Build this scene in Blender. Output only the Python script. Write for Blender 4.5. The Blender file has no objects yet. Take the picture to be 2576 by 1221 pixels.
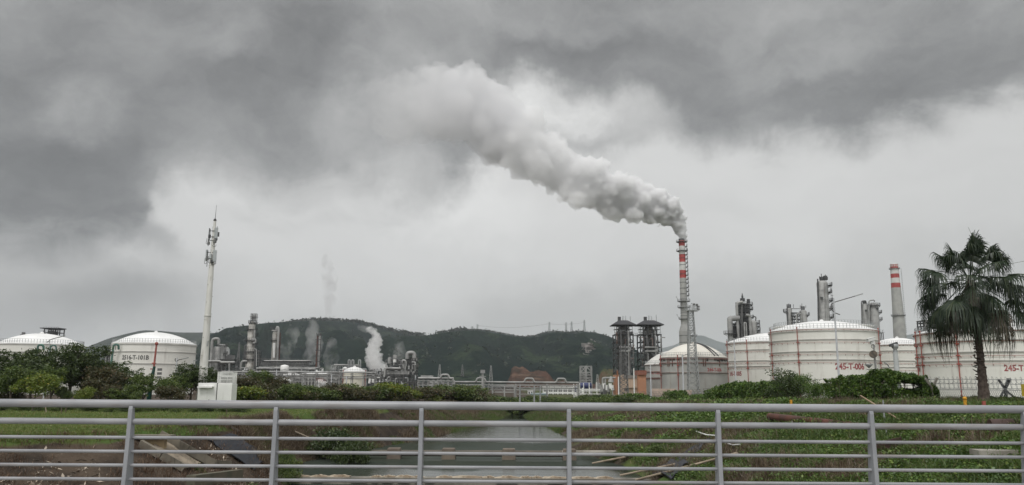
import bpy, math, random
import numpy as np
from mathutils import Vector, Matrix

# ------------------------------------------------------------------ camera
SC = bpy.context.scene
COL = SC.collection
F = 1950.0            # focal length in units of a 2576 px wide picture
PITCH = math.atan((967 - 610.5) / F)
ROLL = math.radians(0.37)
CAMZ = 6.0
CP, SP = math.cos(PITCH), math.sin(PITCH)
FWD = Vector((0, CP, SP)); UP0 = Vector((0, -SP, CP)); RT0 = Vector((1, 0, 0))
RT = RT0 * math.cos(ROLL) + UP0 * math.sin(ROLL)
UP = UP0 * math.cos(ROLL) - RT0 * math.sin(ROLL)
cam_d = bpy.data.cameras.new('camera'); cam = bpy.data.objects.new('camera', cam_d); COL.objects.link(cam)
cam_d.sensor_width = 36; cam_d.lens = 36 * F / 2576; cam_d.clip_start = 0.1; cam_d.clip_end = 20000
cam.matrix_world = Matrix(((RT.x, UP.x, -FWD.x, 0), (RT.y, UP.y, -FWD.y, 0), (RT.z, UP.z, -FWD.z, CAMZ), (0, 0, 0, 1)))
SC.camera = cam

def ray(u, v):
    return FWD + RT * ((u - 1288) / F) + UP * ((610.5 - v) / F)
def W(u, v, D):
    """world point seen at (u, v) of the 2576 px picture, D metres ahead"""
    d = ray(u, v); t = D / d.y
    return Vector((d.x * t, D, CAMZ + d.z * t))
def G(u, v, z=0.0):
    d = ray(u, v); t = (z - CAMZ) / d.z
    return Vector((d.x * t, d.y * t, z))
def azel(u, v):
    d = ray(u, v).normalized()
    return math.atan2(d.x, d.y), math.asin(d.z)

SC.view_settings.view_transform = 'Standard'; SC.view_settings.look = 'None'
SC.view_settings.exposure = 0.0; SC.view_settings.gamma = 1.0
cy = SC.cycles
cy.use_denoising = True
try: cy.denoiser = 'OPENIMAGEDENOISE'
except Exception: pass
cy.use_adaptive_sampling = True; cy.adaptive_threshold = 0.008
cy.max_bounces = 10; cy.diffuse_bounces = 3; cy.glossy_bounces = 3; cy.transmission_bounces = 2
cy.volume_bounces = 8; cy.transparent_max_bounces = 12
cy.volume_step_rate = 1.0; cy.volume_max_steps = 256
cy.caustics_reflective = False; cy.caustics_refractive = False

# ------------------------------------------------------------------ node helpers
class NT:
    def __init__(s, nt): s.nt = nt
    def n(s, t, **kw):
        nd = s.nt.nodes.new(t)
        for k, v in kw.items(): setattr(nd, k, v)
        return nd
    def put(s, sock, v):
        if hasattr(v, 'is_linked') or hasattr(v, 'links'): s.nt.links.new(v, sock)
        elif v is not None: sock.default_value = v
    def m(s, op, a, b=None, c=None, clamp=False):
        nd = s.n('ShaderNodeMath', operation=op); nd.use_clamp = clamp
        for i, x in enumerate((a, b, c)):
            if x is not None: s.put(nd.inputs[i], x)
        return nd.outputs[0]
    def vm(s, op, a, b=None, scale=None):
        nd = s.n('ShaderNodeVectorMath', operation=op)
        s.put(nd.inputs[0], a)
        if b is not None: s.put(nd.inputs[1], b)
        if scale is not None: s.put(nd.inputs['Scale'], scale)
        return nd
    def noise(s, vec, scale, detail=5, rough=.55, dist=0.0, out='Fac'):
        nd = s.n('ShaderNodeTexNoise'); s.put(nd.inputs['Vector'], vec)
        nd.inputs['Scale'].default_value = scale; nd.inputs['Detail'].default_value = detail
        nd.inputs['Roughness'].default_value = rough; nd.inputs['Distortion'].default_value = dist
        return nd.outputs[out]
    def mr(s, v, a, b, c=0.0, d=1.0, smooth=True):
        nd = s.n('ShaderNodeMapRange'); nd.interpolation_type = 'SMOOTHSTEP' if smooth else 'LINEAR'
        for i, x in enumerate((v, a, b, c, d)): s.put(nd.inputs[i], x)
        return nd.outputs[0]
    def mix(s, f, a, b, mode='MIX'):
        nd = s.n('ShaderNodeMix', data_type='RGBA', blend_type=mode); nd.clamp_factor = True
        s.put(nd.inputs[0], f)
        for i, x in ((6, a), (7, b)):
            if isinstance(x, (tuple, list)) and len(x) == 3: x = (*x, 1)
            s.put(nd.inputs[i], x)
        return nd.outputs[2]

# ------------------------------------------------------------------ sky (world): overcast cloud deck over a Nishita sky
SUN_EL, SUN_AZ = math.radians(58), math.radians(205)      # behind the camera, to the left
world = bpy.data.worlds.new('World'); SC.world = world; world.use_nodes = True
wt = world.node_tree; wt.nodes.clear(); N = NT(wt)
out = N.n('ShaderNodeOutputWorld'); bg = N.n('ShaderNodeBackground'); bg.inputs['Strength'].default_value = 0.1
wt.links.new(bg.outputs[0], out.inputs[0])
sky = N.n('ShaderNodeTexSky', sky_type='NISHITA'); sky.sun_disc = False
sky.sun_elevation = SUN_EL; sky.sun_rotation = SUN_AZ
geo = N.n('ShaderNodeTexCoord').outputs['Generated']
sep = N.n('ShaderNodeSeparateXYZ'); wt.links.new(geo, sep.inputs[0])
DX, DY, DZ = sep.outputs
# warp the direction with noise so that no edge stays straight
w1 = N.noise(geo, 3.2, 6, .55, out='Color')
w2 = N.noise(geo, 11.0, 5, .6, out='Color')
wv = N.vm('ADD', N.vm('SCALE', N.vm('SUBTRACT', w1, (.5, .5, .5)).outputs[0], scale=.26).outputs[0],
          N.vm('SCALE', N.vm('SUBTRACT', w2, (.5, .5, .5)).outputs[0], scale=.075).outputs[0]).outputs[0]
dirw = N.vm('NORMALIZE', N.vm('ADD', geo, wv).outputs[0]).outputs[0]
sw = N.n('ShaderNodeSeparateXYZ'); wt.links.new(dirw, sw.inputs[0])
AZ = N.m('ARCTAN2', sw.outputs[0], sw.outputs[1])
EL = N.m('ARCSINE', sw.outputs[2])
A0, A1 = -0.75, 0.75
def curve(pts, inp, lo, hi):
    """float curve through (az, value) points"""
    fc = N.n('ShaderNodeFloatCurve'); c = fc.mapping.curves[0]
    ps = [((a - A0) / (A1 - A0), (e - lo) / (hi - lo)) for a, e in pts]
    while len(c.points) < len(ps): c.points.new(.5, .5)
    for p, (x, y) in zip(c.points, sorted(ps)): p.location = (min(max(x, 0), 1), min(max(y, 0), 1))
    fc.mapping.update()
    N.put(fc.inputs['Value'], N.mr(inp, A0, A1, smooth=False))
    return N.m('ADD', N.m('MULTIPLY', fc.outputs[0], hi - lo), lo)
def border(px): return curve([azel(u, v) for u, v in px], AZ, 0.0, 0.6)
def blob(u, v, ru, rv, ang=0.0, soft=1.0):
    a, e = azel(u, v); ra, re = ru / F * math.cos(a) ** 1.5, rv / F * math.cos(a)
    dx = N.m('SUBTRACT', AZ, a); dy = N.m('SUBTRACT', EL, e); c, s = math.cos(ang), math.sin(ang)
    x = N.m('ADD', N.m('MULTIPLY', dx, c / ra), N.m('MULTIPLY', dy, s / ra))
    y = N.m('ADD', N.m('MULTIPLY', dx, -s / re), N.m('MULTIPLY', dy, c / re))
    r2 = N.m('ADD', N.m('MULTIPLY', x, x), N.m('MULTIPLY', y, y))
    return N.mr(N.m('SQRT', r2), 1.0 + .5 * soft, 1.0 - .7 * soft, 0, 1)
# lower bright band, its brightness falling a little to the horizon
low = N.mr(EL, 0.0, 0.19, 0.49, 0.70)
texa = N.noise(N.vm('MULTIPLY', dirw, (1, 1, 2.6)).outputs[0], 2.6, 7, .52)
low = N.m('MULTIPLY', low, N.mr(texa, .3, .7, .90, 1.06, False))
# deck of darker cloud: lower edge follows the photographed one
B1 = border([(-700, 600), (-100, 630), (150, 650), (340, 635), (430, 540), (600, 570), (800, 585), (950, 575), (1050, 530), (1140, 470), (1220, 425), (1320, 410), (1500, 435), (1650, 405),
             (1820, 400), (2000, 395), (2130, 410), (2280, 375), (2420, 340), (2576, 300), (3000, 240)])
texd = N.noise(N.vm('MULTIPLY', geo, (1, 1, 1.5)).outputs[0], 15.0, 8, .62, .6)
dd = N.m('ADD', N.m('SUBTRACT', EL, B1), N.m('MULTIPLY', N.m('SUBTRACT', texd, .5), .075))
deck = N.mr(dd, -0.010, 0.070)
texb = N.noise(N.vm('MULTIPLY', dirw, (1, 1, 1.9)).outputs[0], 2.1, 8, .56)
texc = N.noise(N.vm('MULTIPLY', dirw, (1, 1, 1.6)).outputs[0], 6.5, 7, .6)
dk = N.m('ADD', .315, N.m('ADD', N.m('MULTIPLY', N.m('SUBTRACT', texb, .5), .42), N.m('ADD', N.m('MULTIPLY', N.m('SUBTRACT', texc, .5), .30), N.m('MULTIPLY', N.m('SUBTRACT', texd, .5), .13))))
def lay(base, f, k): return N.m('MULTIPLY', base, N.m('ADD', 1.0, N.m('MULTIPLY', f, k)))
for (u, v, ru, rv, an, k) in [
        (180, 470, 270, 180, .25, -.34), (400, 590, 110, 50, -.5, -.28), (1260, 30, 700, 60, 0, .16),
        (300, 260, 420, 260, .1, -.13), (230, 240, 90, 70, .3, .40), (580, 110, 90, 60, .2, .28), (700, 180, 200, 130, .4, -.18), (700, 490, 420, 90, 0, .46),
        (1450, 270, 190, 70, -.15, 1.35), (1400, 440, 200, 60, 0, .45), (950, 330, 200, 160, .5, .22), (2150, 310, 460, 60, 0, -.20), (1700, 190, 300, 70, -.2, -.12),
        (2000, 110, 190, 60, .3, .22), (2450, 180, 200, 120, 0, -.14), (1130, 370, 120, 45, 0, -.18), (1500, 120, 260, 50, 0, -.18)]:
    dk = lay(dk, blob(u, v, ru, rv, an), k)
cl = N.m('ADD', N.m('MULTIPLY', low, N.m('SUBTRACT', 1.0, deck)), N.m('MULTIPLY', dk, deck))
for (u, v, ru, rv, an, k) in [
        (380, 620, 140, 50, -.45, -.34), (120, 600, 240, 70, 0, -.30), (620, 505, 560, 45, 0, .10), (1150, 480, 170, 90, -.4, .10), (250, 830, 520, 90, 0, -.12), (120, 720, 380, 100, -.2, -.26), (80, 860, 420, 90, .1, -.18), (520, 740, 260, 70, .2, -.07), (1650, 800, 700, 90, 0, -.08), (2300, 700, 400, 60, 0, -.05)]:
    cl = lay(cl, blob(u, v, ru, rv, an), k)
# overhead and behind the camera, out of view, added cloud brightness lights the scene
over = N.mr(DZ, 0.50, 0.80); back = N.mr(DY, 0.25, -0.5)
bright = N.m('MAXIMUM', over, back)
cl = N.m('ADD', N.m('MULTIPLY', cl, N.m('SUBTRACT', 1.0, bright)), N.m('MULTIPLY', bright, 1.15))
tint = N.mix(N.mr(cl, .15, .6), (.99, 1.0, 1.0), (1.0, 1.0, .985))
cc = N.n('ShaderNodeVectorMath', operation='SCALE'); wt.links.new(tint, cc.inputs[0]); wt.links.new(N.m('MULTIPLY', cl, 9.6), cc.inputs['Scale'])
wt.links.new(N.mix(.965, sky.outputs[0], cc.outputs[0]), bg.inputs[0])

# ------------------------------------------------------------------ sun through the overcast
sd = bpy.data.lights.new('sun', 'SUN'); so = bpy.data.objects.new('sun', sd); COL.objects.link(so)
sd.energy = 1.4; sd.angle = math.radians(16); sd.color = (1, .975, .94)
sdir = Vector((math.sin(SUN_AZ) * math.cos(SUN_EL), math.cos(SUN_AZ) * math.cos(SUN_EL), math.sin(SUN_EL)))
so.rotation_euler = sdir.to_track_quat('Z', 'Y').to_euler()

# ------------------------------------------------------------------ materials
MT = {}
def pm(name, c1, c2=None, scale=1.0, rough=.6, metal=0.0, streak=0.0, sc=(.12, .08, .05), bump=0.0, bscale=8.0, detail=5, lo=.38, hi=.62, isl=0.0, spec=.4, stretch=(1, 1, .12)):
    """mottled surface: c1/c2 by noise, optional vertical streaks of colour sc"""
    if name in MT: return MT[name]
    m = bpy.data.materials.new(name); m.use_nodes = True; nt = m.node_tree; b = nt.nodes['Principled BSDF']; n = NT(nt)
    co = n.n('ShaderNodeTexCoord').outputs['Object']
    c2 = c2 or tuple(x * .8 for x in c1)
    col = n.mix(n.mr(n.noise(co, scale, detail), lo, hi), c1, c2)
    if streak:
        s = n.noise(n.vm('MULTIPLY', co, stretch).outputs[0], scale * 6, 4, .6)
        g = n.noise(co, scale * 1.3, 3)
        col = n.mix(n.m('MULTIPLY', n.mr(n.m('ADD', s, n.m('MULTIPLY', g, .5)), .80, 1.0), streak), col, sc)
    if isl:
        r = n.n('ShaderNodeNewGeometry').outputs['Random Per Island']
        col = n.mix(n.mr(r, 0, 1, 0, isl, False), col, tuple(x * 1.9 for x in c1))
    n.put(b.inputs['Base Color'], col)
    b.inputs['Roughness'].default_value = rough; b.inputs['Metallic'].default_value = metal
    b.inputs['Specular IOR Level'].default_value = spec
    if bump:
        bp = n.n('ShaderNodeBump'); bp.inputs['Strength'].default_value = bump
        n.put(bp.inputs['Height'], n.noise(co, bscale, 6, .6)); nt.links.new(bp.outputs[0], b.inputs['Normal'])
    MT[name] = m; return m

def leafmat(name, c1, c2, c3=None, scale=.6, amt=.35):
    m = bpy.data.materials.new(name); m.use_nodes = True; nt = m.node_tree; nt.nodes.clear(); n = NT(nt)
    o = n.n('ShaderNodeOutputMaterial')
    co = n.n('ShaderNodeTexCoord').outputs['Object']
    r = n.n('ShaderNodeNewGeometry').outputs['Random Per Island']
    col = n.mix(n.mr(n.noise(co, scale, 4, .6), .4, .6), c1, c2)
    col = n.mix(n.m('MULTIPLY', n.mr(r, 0, 1, 0, 1, False), .5), col, tuple(x * 1.5 for x in c2))
    if c3: col = n.mix(n.mr(r, 1 - amt, 1 - amt + .03), col, c3)
    d = n.n('ShaderNodeBsdfDiffuse'); n.put(d.inputs[0], col)
    t = n.n('ShaderNodeBsdfTranslucent'); n.put(t.inputs[0], col)
    g = n.n('ShaderNodeBsdfGlossy'); g.inputs['Roughness'].default_value = .45; g.inputs['Color'].default_value = (.9, .9, .9, 1)
    a = n.n('ShaderNodeMixShader'); a.inputs[0].default_value = .25; nt.links.new(d.outputs[0], a.inputs[1]); nt.links.new(t.outputs[0], a.inputs[2])
    b = n.n('ShaderNodeMixShader'); b.inputs[0].default_value = .04; nt.links.new(a.outputs[0], b.inputs[1]); nt.links.new(g.outputs[0], b.inputs[2])
    nt.links.new(b.outputs[0], o.inputs[0]); MT[name] = m; return m

WHITE = pm('white_paint', (.74, .73, .68), (.68, .67, .62), .15, .5, streak=.38, sc=(.40, .37, .32))
WHITEB = pm('white_coated_panel', (.76, .76, .74), (.70, .70, .68), .6, .5, streak=.25, sc=(.45, .44, .40))
ROOFW = pm('roof_white', (.80, .80, .79), (.72, .72, .71), .3, .5)
GREYT = pm('weathered_grey_tank', (.40, .395, .37), (.32, .315, .30), .18, .6, streak=.35, sc=(.22, .19, .16))
RING = pm('ring_paint', (.48, .47, .44), (.38, .37, .35), .3, .6)
RUSTG = pm('rusted_girder', (.10, .055, .045), (.20, .14, .12), .5, .8)
RED = pm('red_pipe_paint', (.34, .085, .065), (.25, .07, .055), .5, .6)
STEEL = pm('dull_steel', (.15, .15, .148), (.10, .10, .10), .4, .55, .2, streak=.3, sc=(.10, .08, .07))
STEELL = pm('light_steel', (.33, .33, .32), (.22, .22, .215), .3, .5, .15, streak=.35, sc=(.16, .12, .10))
STEELD = pm('dark_steel', (.075, .078, .08), (.05, .05, .052), .4, .6, .2)
PIPEW = pm('pale_pipe_cladding', (.34, .34, .33), (.22, .22, .215), .3, .45, .2)
GALV = pm('galvanised_steel', (.34, .35, .35), (.26, .27, .27), .8, .5, .3)
CONC = pm('concrete', (.33, .31, .27), (.22, .20, .17), .8, .85, streak=.3, sc=(.10, .09, .07), bump=.3)
SREDM = pm('stack_red', (.36, .045, .04), (.29, .04, .035), .2, .6)
SWHT = pm('stack_white', (.58, .575, .55), (.50, .49, .47), .2, .6, streak=.3, sc=(.3, .28, .25))
STKG = pm('stack_concrete', (.36, .36, .34), (.28, .28, .27), .12, .75, streak=.3, sc=(.18, .17, .16))
RUSTP = pm('rusty_pipe', (.125, .05, .035), (.075, .038, .03), .9, .8, bump=.2)

# ------------------------------------------------------------------ object helpers
ORG = {}
def empty(name, loc, label, cat, group=None):
    o = bpy.data.objects.new(name, None); COL.objects.link(o); o.location = loc; o.empty_display_size = .5
    ORG[o.name] = Vector(loc); tag(o, label, cat, group); return o
def tag(o, label=None, cat=None, group=None, kind=None):
    if label: o['label'] = label
    if cat: o['category'] = cat
    if group: o['group'] = group
    if kind: o['kind'] = kind
    return o
def newobj(name, me, parent=None, org=None):
    o = bpy.data.objects.new(name, me); COL.objects.link(o)
    if parent is not None:
        o.parent = parent; ORG[o.name] = ORG[parent.name]
    else:
        org = Vector(org) if org is not None else Vector((0, 0, 0)); o.location = org; ORG[o.name] = org
    return o
def rig(p, q):
    d = (q - p); L = d.length
    if L < 1e-9: d = Vector((0, 0, 1))
    d.normalize(); a = Vector((0, 0, 1)) if abs(d.z) < .9 else Vector((1, 0, 0))
    s = d.cross(a).normalized(); return d, s, s.cross(d)
class MB:
    """collects shapes given in world coordinates; build() links them as ONE mesh object"""
    def __init__(s): s.v = []; s.f = []; s.smooth = []
    def add(s, vs, fs, sm=False):
        k = len(s.v); s.v += [tuple(x) for x in vs]; s.f += [tuple(i + k for i in f) for f in fs]; s.smooth += [sm] * len(fs)
    def box(s, c, sz, rz=0.0):
        c = Vector(c); x, y, z = sz[0] / 2, sz[1] / 2, sz[2] / 2; ca, sa = math.cos(rz), math.sin(rz)
        vs = [(c.x + a * x * ca - b * y * sa, c.y + a * x * sa + b * y * ca, c.z + d * z) for d in (-1, 1) for b in (-1, 1) for a in (-1, 1)]
        s.add(vs, [(0, 2, 3, 1), (4, 5, 7, 6), (0, 1, 5, 4), (2, 6, 7, 3), (0, 4, 6, 2), (1, 3, 7, 5)])
    def bar(s, p, q, w, h=None):
        p, q = Vector(p), Vector(q); h = h or w; d, a, b = rig(p, q)
        vs = [e + a * (i * w / 2) + b * (j * h / 2) for e in (p, q) for i, j in ((-1, -1), (1, -1), (1, 1), (-1, 1))]
        s.add(vs, [(3, 2, 1, 0), (4, 5, 6, 7), (0, 1, 5, 4), (1, 2, 6, 5), (2, 3, 7, 6), (3, 0, 4, 7)])
    def tube(s, pts, r, n=8, cap=True):
        pts = [Vector(p) for p in pts]; rs = r if isinstance(r, (list, tuple)) else [r] * len(pts); vs = []; L = len(pts); pa = None
        for i, p in enumerate(pts):
            d = (pts[min(i + 1, L - 1)] - pts[max(i - 1, 0)]).normalized()
            if pa is None: _, a, b = rig(Vector((0, 0, 0)), d)
            else:
                a = (pa - d * pa.dot(d))
                a = a.normalized() if a.length > 1e-6 else rig(Vector((0, 0, 0)), d)[1]
                b = a.cross(d)
            pa = a
            vs += [p + (a * math.cos(t) + b * math.sin(t)) * rs[i] for t in [2 * math.pi * k / n for k in range(n)]]
        fs = [(i * n + k, i * n + (k + 1) % n, (i + 1) * n + (k + 1) % n, (i + 1) * n + k) for i in range(L - 1) for k in range(n)]
        s.add(vs, fs, True)
        if cap: s.add(vs[:n], [tuple(range(n))]); s.add(vs[-n:], [tuple(reversed(range(n)))])
    def lathe(s, c, prof, n=24, a0=0.0, a1=None, sm=True):
        """profile [(r, z)] around the vertical through c"""
        c = Vector(c); full = a1 is None; a1 = 2 * math.pi if full else a1; m = n if full else n + 1
        vs = [(c.x + r * math.cos(a0 + (a1 - a0) * k / n), c.y + r * math.sin(a0 + (a1 - a0) * k / n), c.z + z) for r, z in prof for k in range(m)]
        fs = []
        for i in range(len(prof) - 1):
            for k in range(n):
                j = (k + 1) % m; fs.append((i * m + k, i * m + j, (i + 1) * m + j, (i + 1) * m + k))
        s.add(vs, fs, sm)
    def cyl(s, c, r, h, n=16, r2=None):
        r2 = r if r2 is None else r2; s.lathe(c, [(0, 0), (r, 0)], n, sm=False); s.lathe(c, [(r, 0), (r2, h)], n); s.lathe(c, [(r2, h), (0, h)], n, sm=False)
    def ball(s, c, r, n=10, sz=1.0):
        c = Vector(c); s.lathe(c, [(r * math.sin(math.pi * i / 8), -r * sz * math.cos(math.pi * i / 8)) for i in range(9)], n)
    def hoop(s, c, R, r, n=32, a0=0, a1=None, sq=False):
        full = a1 is None; a1 = 2 * math.pi if full else a1; c = Vector(c)
        s.lathe(c, [(R - r, -r), (R + r, -r), (R + r, r), (R - r, r), (R - r, -r)], n, a0, None if full else a1, sm=False)
    def build(s, name, mat, parent=None, org=None, bevel=0):
        if parent is not None: o0 = ORG[parent.name]
        else: o0 = Vector(org) if org is not None else Vector((0, 0, 0))
        me = bpy.data.meshes.new(name)
        me.from_pydata([(x - o0.x, y - o0.y, z - o0.z) for x, y, z in s.v], [], s.f)
        me.polygons.foreach_set('use_smooth', s.smooth); me.materials.append(mat); me.update()
        ob = newobj(name, me, parent, org)
        if bevel:
            bv = ob.modifiers.new('bevel', 'BEVEL'); bv.width = bevel; bv.segments = 2; bv.limit_method = 'ANGLE'
        return ob
def one(name, mb, mat, label, cat, group=None, org=None, kind=None, bevel=0):
    """a thing that is a single mesh"""
    if org is None:
        a = np.array(mb.v); org = (float(a[:, 0].mean()), float(a[:, 1].mean()), float(a[:, 2].min()))
    return tag(mb.build(name, mat, None, org, bevel), label, cat, group, kind)
def arc(c, r, a0, a1, n=8, ax='xz'):
    c = Vector(c); P = []
    for k in range(n + 1):
        a = math.radians(a0 + (a1 - a0) * k / n)
        P.append(c + (Vector((r * math.cos(a), 0, r * math.sin(a))) if ax == 'xz' else Vector((0, r * math.cos(a), r * math.sin(a)))))
    return P
def rounded(pts, r, n=5):
    """polyline with rounded corners"""
    pts = [Vector(p) for p in pts]; out_ = [pts[0]]
    for a, b, c in zip(pts, pts[1:], pts[2:]):
        d1, d2 = (a - b), (c - b); k = min(r, d1.length * .48, d2.length * .48); p, q = b + d1.normalized() * k, b + d2.normalized() * k
        for i in range(n + 1):
            t = i / n; out_.append(p * (1 - t) ** 2 + b * 2 * t * (1 - t) + q * t * t)
    return out_ + [pts[-1]]

# numpy mesh for big leaf / blade clouds
def npmesh(name, V, Fq, mat, smooth=False):
    me = bpy.data.meshes.new(name); nv, nf, k = len(V), len(Fq), Fq.shape[1]
    me.vertices.add(nv); me.vertices.foreach_set('co', V.astype(np.float32).ravel())
    me.loops.add(nf * k); me.loops.foreach_set('vertex_index', Fq.astype(np.int32).ravel())
    me.polygons.add(nf); me.polygons.foreach_set('loop_start', np.arange(0, nf * k, k, dtype=np.int32))
    me.polygons.foreach_set('use_smooth', np.full(nf, smooth)); me.materials.append(mat); me.update(calc_edges=True); me.validate(); return me
def leaves(rng, P, size, up=.3, asp=.5, nrm=None):
    """a folded rhombus-like quad at each point"""
    n = len(P); size = np.broadcast_to(size, (n,))[:, None]
    a = rng.normal(size=(n, 3)); a[:, 2] *= .6; a /= np.linalg.norm(a, axis=1)[:, None]
    b = rng.normal(size=(n, 3))
    if nrm is not None: b = np.cross(a, nrm + .5 * b)
    else:
        nn = rng.normal(size=(n, 3)); nn[:, 2] += up * 3; b = np.cross(a, nn)
    b /= np.linalg.norm(b, axis=1)[:, None] + 1e-9
    V = np.stack([P - a * size, P + b * size * asp - a * size * .1, P + a * size, P - b * size * asp - a * size * .1], 1).reshape(-1, 3)
    return V, np.arange(4 * n).reshape(n, 4)
def blades(rng, P, h, w, lean=.35):
    """grass blade: a tapering bent strip (two quads ending narrow)"""
    n = len(P); h = np.broadcast_to(h, (n,))[:, None]; w = np.broadcast_to(w, (n,))[:, None]
    a = rng.uniform(0, 2 * np.pi, n); dx = np.stack([np.cos(a), np.sin(a), 0 * a], 1); b = rng.uniform(0, 2 * np.pi, n)
    ln = np.stack([np.cos(b), np.sin(b), 0 * b], 1) * rng.uniform(.1, 1, n)[:, None] * lean
    z = np.array([0, 0, 1.0]); m = P + h * (.55 * z + ln * .35); t = P + h * (z * (1 - .35 * np.linalg.norm(ln, axis=1)[:, None]) + ln * 1.1)
    V = np.stack([P - dx * w, P + dx * w, m + dx * w * .8, m - dx * w * .8, t + dx * w * .12, t - dx * w * .12], 1).reshape(-1, 3)
    k = np.arange(n)[:, None] * 6
    return V, np.concatenate([k + np.array([[0, 1, 2, 3]]), k + np.array([[3, 2, 4, 5]])])
def joinVF(parts):
    V, Fs, k = [], [], 0
    for v, f in parts: V.append(v); Fs.append(f + k); k += len(v)
    return np.concatenate(V), np.concatenate(Fs)

# vectorised value noise
_rg = np.random.default_rng(11); _T = _rg.random(65536)
def vnoise(x, y, seed=0):
    xi, yi = np.floor(x).astype(int), np.floor(y).astype(int); fx, fy = x - xi, y - yi
    fx, fy = fx * fx * (3 - 2 * fx), fy * fy * (3 - 2 * fy)
    h = lambda i, j: _T[(i * 73 + j * 7919 + seed * 131 + (i * j) % 977) % 65536]
    return (h(xi, yi) * (1 - fx) + h(xi + 1, yi) * fx) * (1 - fy) + (h(xi, yi + 1) * (1 - fx) + h(xi + 1, yi + 1) * fx) * fy
def fbm(x, y, o=5, seed=0, g=.5):
    s, a, t = 0, 1, 0
    for i in range(o): s = s + a * vnoise(x * 2 ** i + 17.3 * i, y * 2 ** i - 9.1 * i, seed + i); t += a; a *= g
    return s / t

# ------------------------------------------------------------------ terrain
_yl = [-60, 10, 25, 30, 34, 38, 40, 50, 58, 66, 77, 95, 110, 137, 150, 185, 230, 400]
XE = np.interp  # left bank edge and shoreline, right shoreline and bank edge as functions of y
def xle(y): return np.interp(y, [0, 25, 30, 34, 38, 41, 50, 58, 66, 77, 95, 120, 160, 230], [-60, -48, -41, -34, -26.5, -21.0, -18.8, -17.8, -18.5, -14.5, -12.5, -11, -10, -14])
def xls(y): return np.interp(y, [0, 25, 34, 42, 50, 62, 74, 89, 110, 137, 150, 175, 230], [-17, -17, -16.5, -15, -15, -16.4, -13.4, -9.2, -7, -2.6, -1.5, .5, -3])
def xrs(y): return np.interp(y, [0, 25, 45, 51, 59, 68, 76, 89, 110, 137, 150, 175, 230], [13, 11, 9.2, 8.7, 8.9, 7, 5.6, 6.6, 6.2, 3.2, 3.4, 3.6, 2])
def xre(y): return np.interp(y, [0, 25, 50, 95, 170, 230], [27, 25, 22, 20, 20, 20])
def zleft(y): return np.interp(y, [0, 60, 85, 130, 400], [3.4, 3.35, 3.3, 2.6, 2.2])
def zright(y): return np.interp(y, [0, 50, 95, 170, 400], [4.9, 4.75, 3.7, 2.2, 2.0])
def H(x, y):
    x = np.asarray(x, float); y = np.asarray(y, float)
    L = np.clip((x - xle(y)) / (xls(y) - xle(y)), 0, 1); zl = zleft(y) * (1 - L)
    R = np.clip((x - xrs(y)) / (xre(y) - xrs(y)), 0, 1); zr = zright(y) * R ** .8
    mid = (x > xls(y)) & (x < xrs(y))
    z = np.where(x < xls(y), zl, np.where(mid, 0, zr))
    inl, inr = (x - xls(y)), (xrs(y) - x)
    z = np.where(mid, -np.clip(np.minimum(inl, inr) * .35, 0, 1.3), z)
    n = fbm(x * .35, y * .35, 4, 3) - .5; n2 = fbm(x * 1.4, y * 1.4, 3, 9) - .5
    sl = ((L > 0) & (L < 1)) | ((R > 0) & (R < 1))
    z = z + np.where(mid, 0, n * np.where(sl, .8, .25) + n2 * np.where(sl, .3, .06))
    end = np.clip((y - 205) / 25, 0, 1)                       # the channel bends out of sight behind the reeds
    return z * (1 - end) + end * (np.where(x < 0, 2.3, 2.1) + n * .3)
def grid(xs, ys, hf):
    X, Y = np.meshgrid(xs, ys); Z = hf(X, Y); V = np.stack([X, Y, Z], -1).reshape(-1, 3); nx, ny = len(xs), len(ys)
    i = (np.arange(ny - 1)[:, None] * nx + np.arange(nx - 1)[None, :]).ravel()
    return V, np.stack([i, i + 1, i + nx + 1, i + nx], 1)
xs = np.concatenate([-np.geomspace(11000, 60, 44)[:-1], np.arange(-60, -32, 1.2), np.arange(-32, 36, .45), np.arange(36, 62, 1.2), np.geomspace(62, 11000, 44)])
ys = np.concatenate([np.arange(-120, 12.6, 9), np.arange(13, 95, .45), np.arange(95, 180, 1.2), np.arange(180, 260, 4), np.geomspace(262, 12000, 44)])
V_, F_ = grid(xs, ys, H)

def groundmat():
    m = bpy.data.materials.new('ground_earth_grass'); m.use_nodes = True; nt = m.node_tree; b = nt.nodes['Principled BSDF']; n = NT(nt)
    co = n.n('ShaderNodeTexCoord').outputs['Object']; s = n.n('ShaderNodeSeparateXYZ'); n.put(s.inputs[0], co)
    dirt = n.mix(n.mr(n.noise(co, .5, 7, .65), .38, .62), (.036, .028, .022), (.082, .062, .046))
    dirt = n.mix(n.mr(n.noise(co, 5.0, 5, .7), .62, .72), dirt, (.16, .13, .10))
    gr = n.mix(n.mr(n.noise(co, .22, 6, .6), .35, .65), (.058, .10, .024), (.085, .105, .032))
    gr = n.mix(n.mr(n.noise(co, .12, 4, .6), .60, .72), gr, (.14, .11, .055))
    h = n.m('ADD', s.outputs[2], n.m('MULTIPLY', n.m('SUBTRACT', n.noise(co, .8, 4), .5), .5))
    left = n.mr(s.outputs[0], -3, -6)
    g = n.m('MULTIPLY', n.mr(h, 2.86, 3.05), left)
    g = n.m('MAXIMUM', g, n.m('MULTIPLY', n.mr(s.outputs[0], 4, 9), n.mr(n.noise(co, .25, 4), .42, .58)))
    n.put(b.inputs['Base Color'], n.mix(g, dirt, gr)); b.inputs['Roughness'].default_value = .95; b.inputs['Specular IOR Level'].default_value = .15
    bp = n.n('ShaderNodeBump'); bp.inputs['Strength'].default_value = .7; bp.inputs['Distance'].default_value = .15
    n.put(bp.inputs['Height'], n.noise(co, 3.0, 8, .7)); nt.links.new(bp.outputs[0], b.inputs['Normal']); return m
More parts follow.
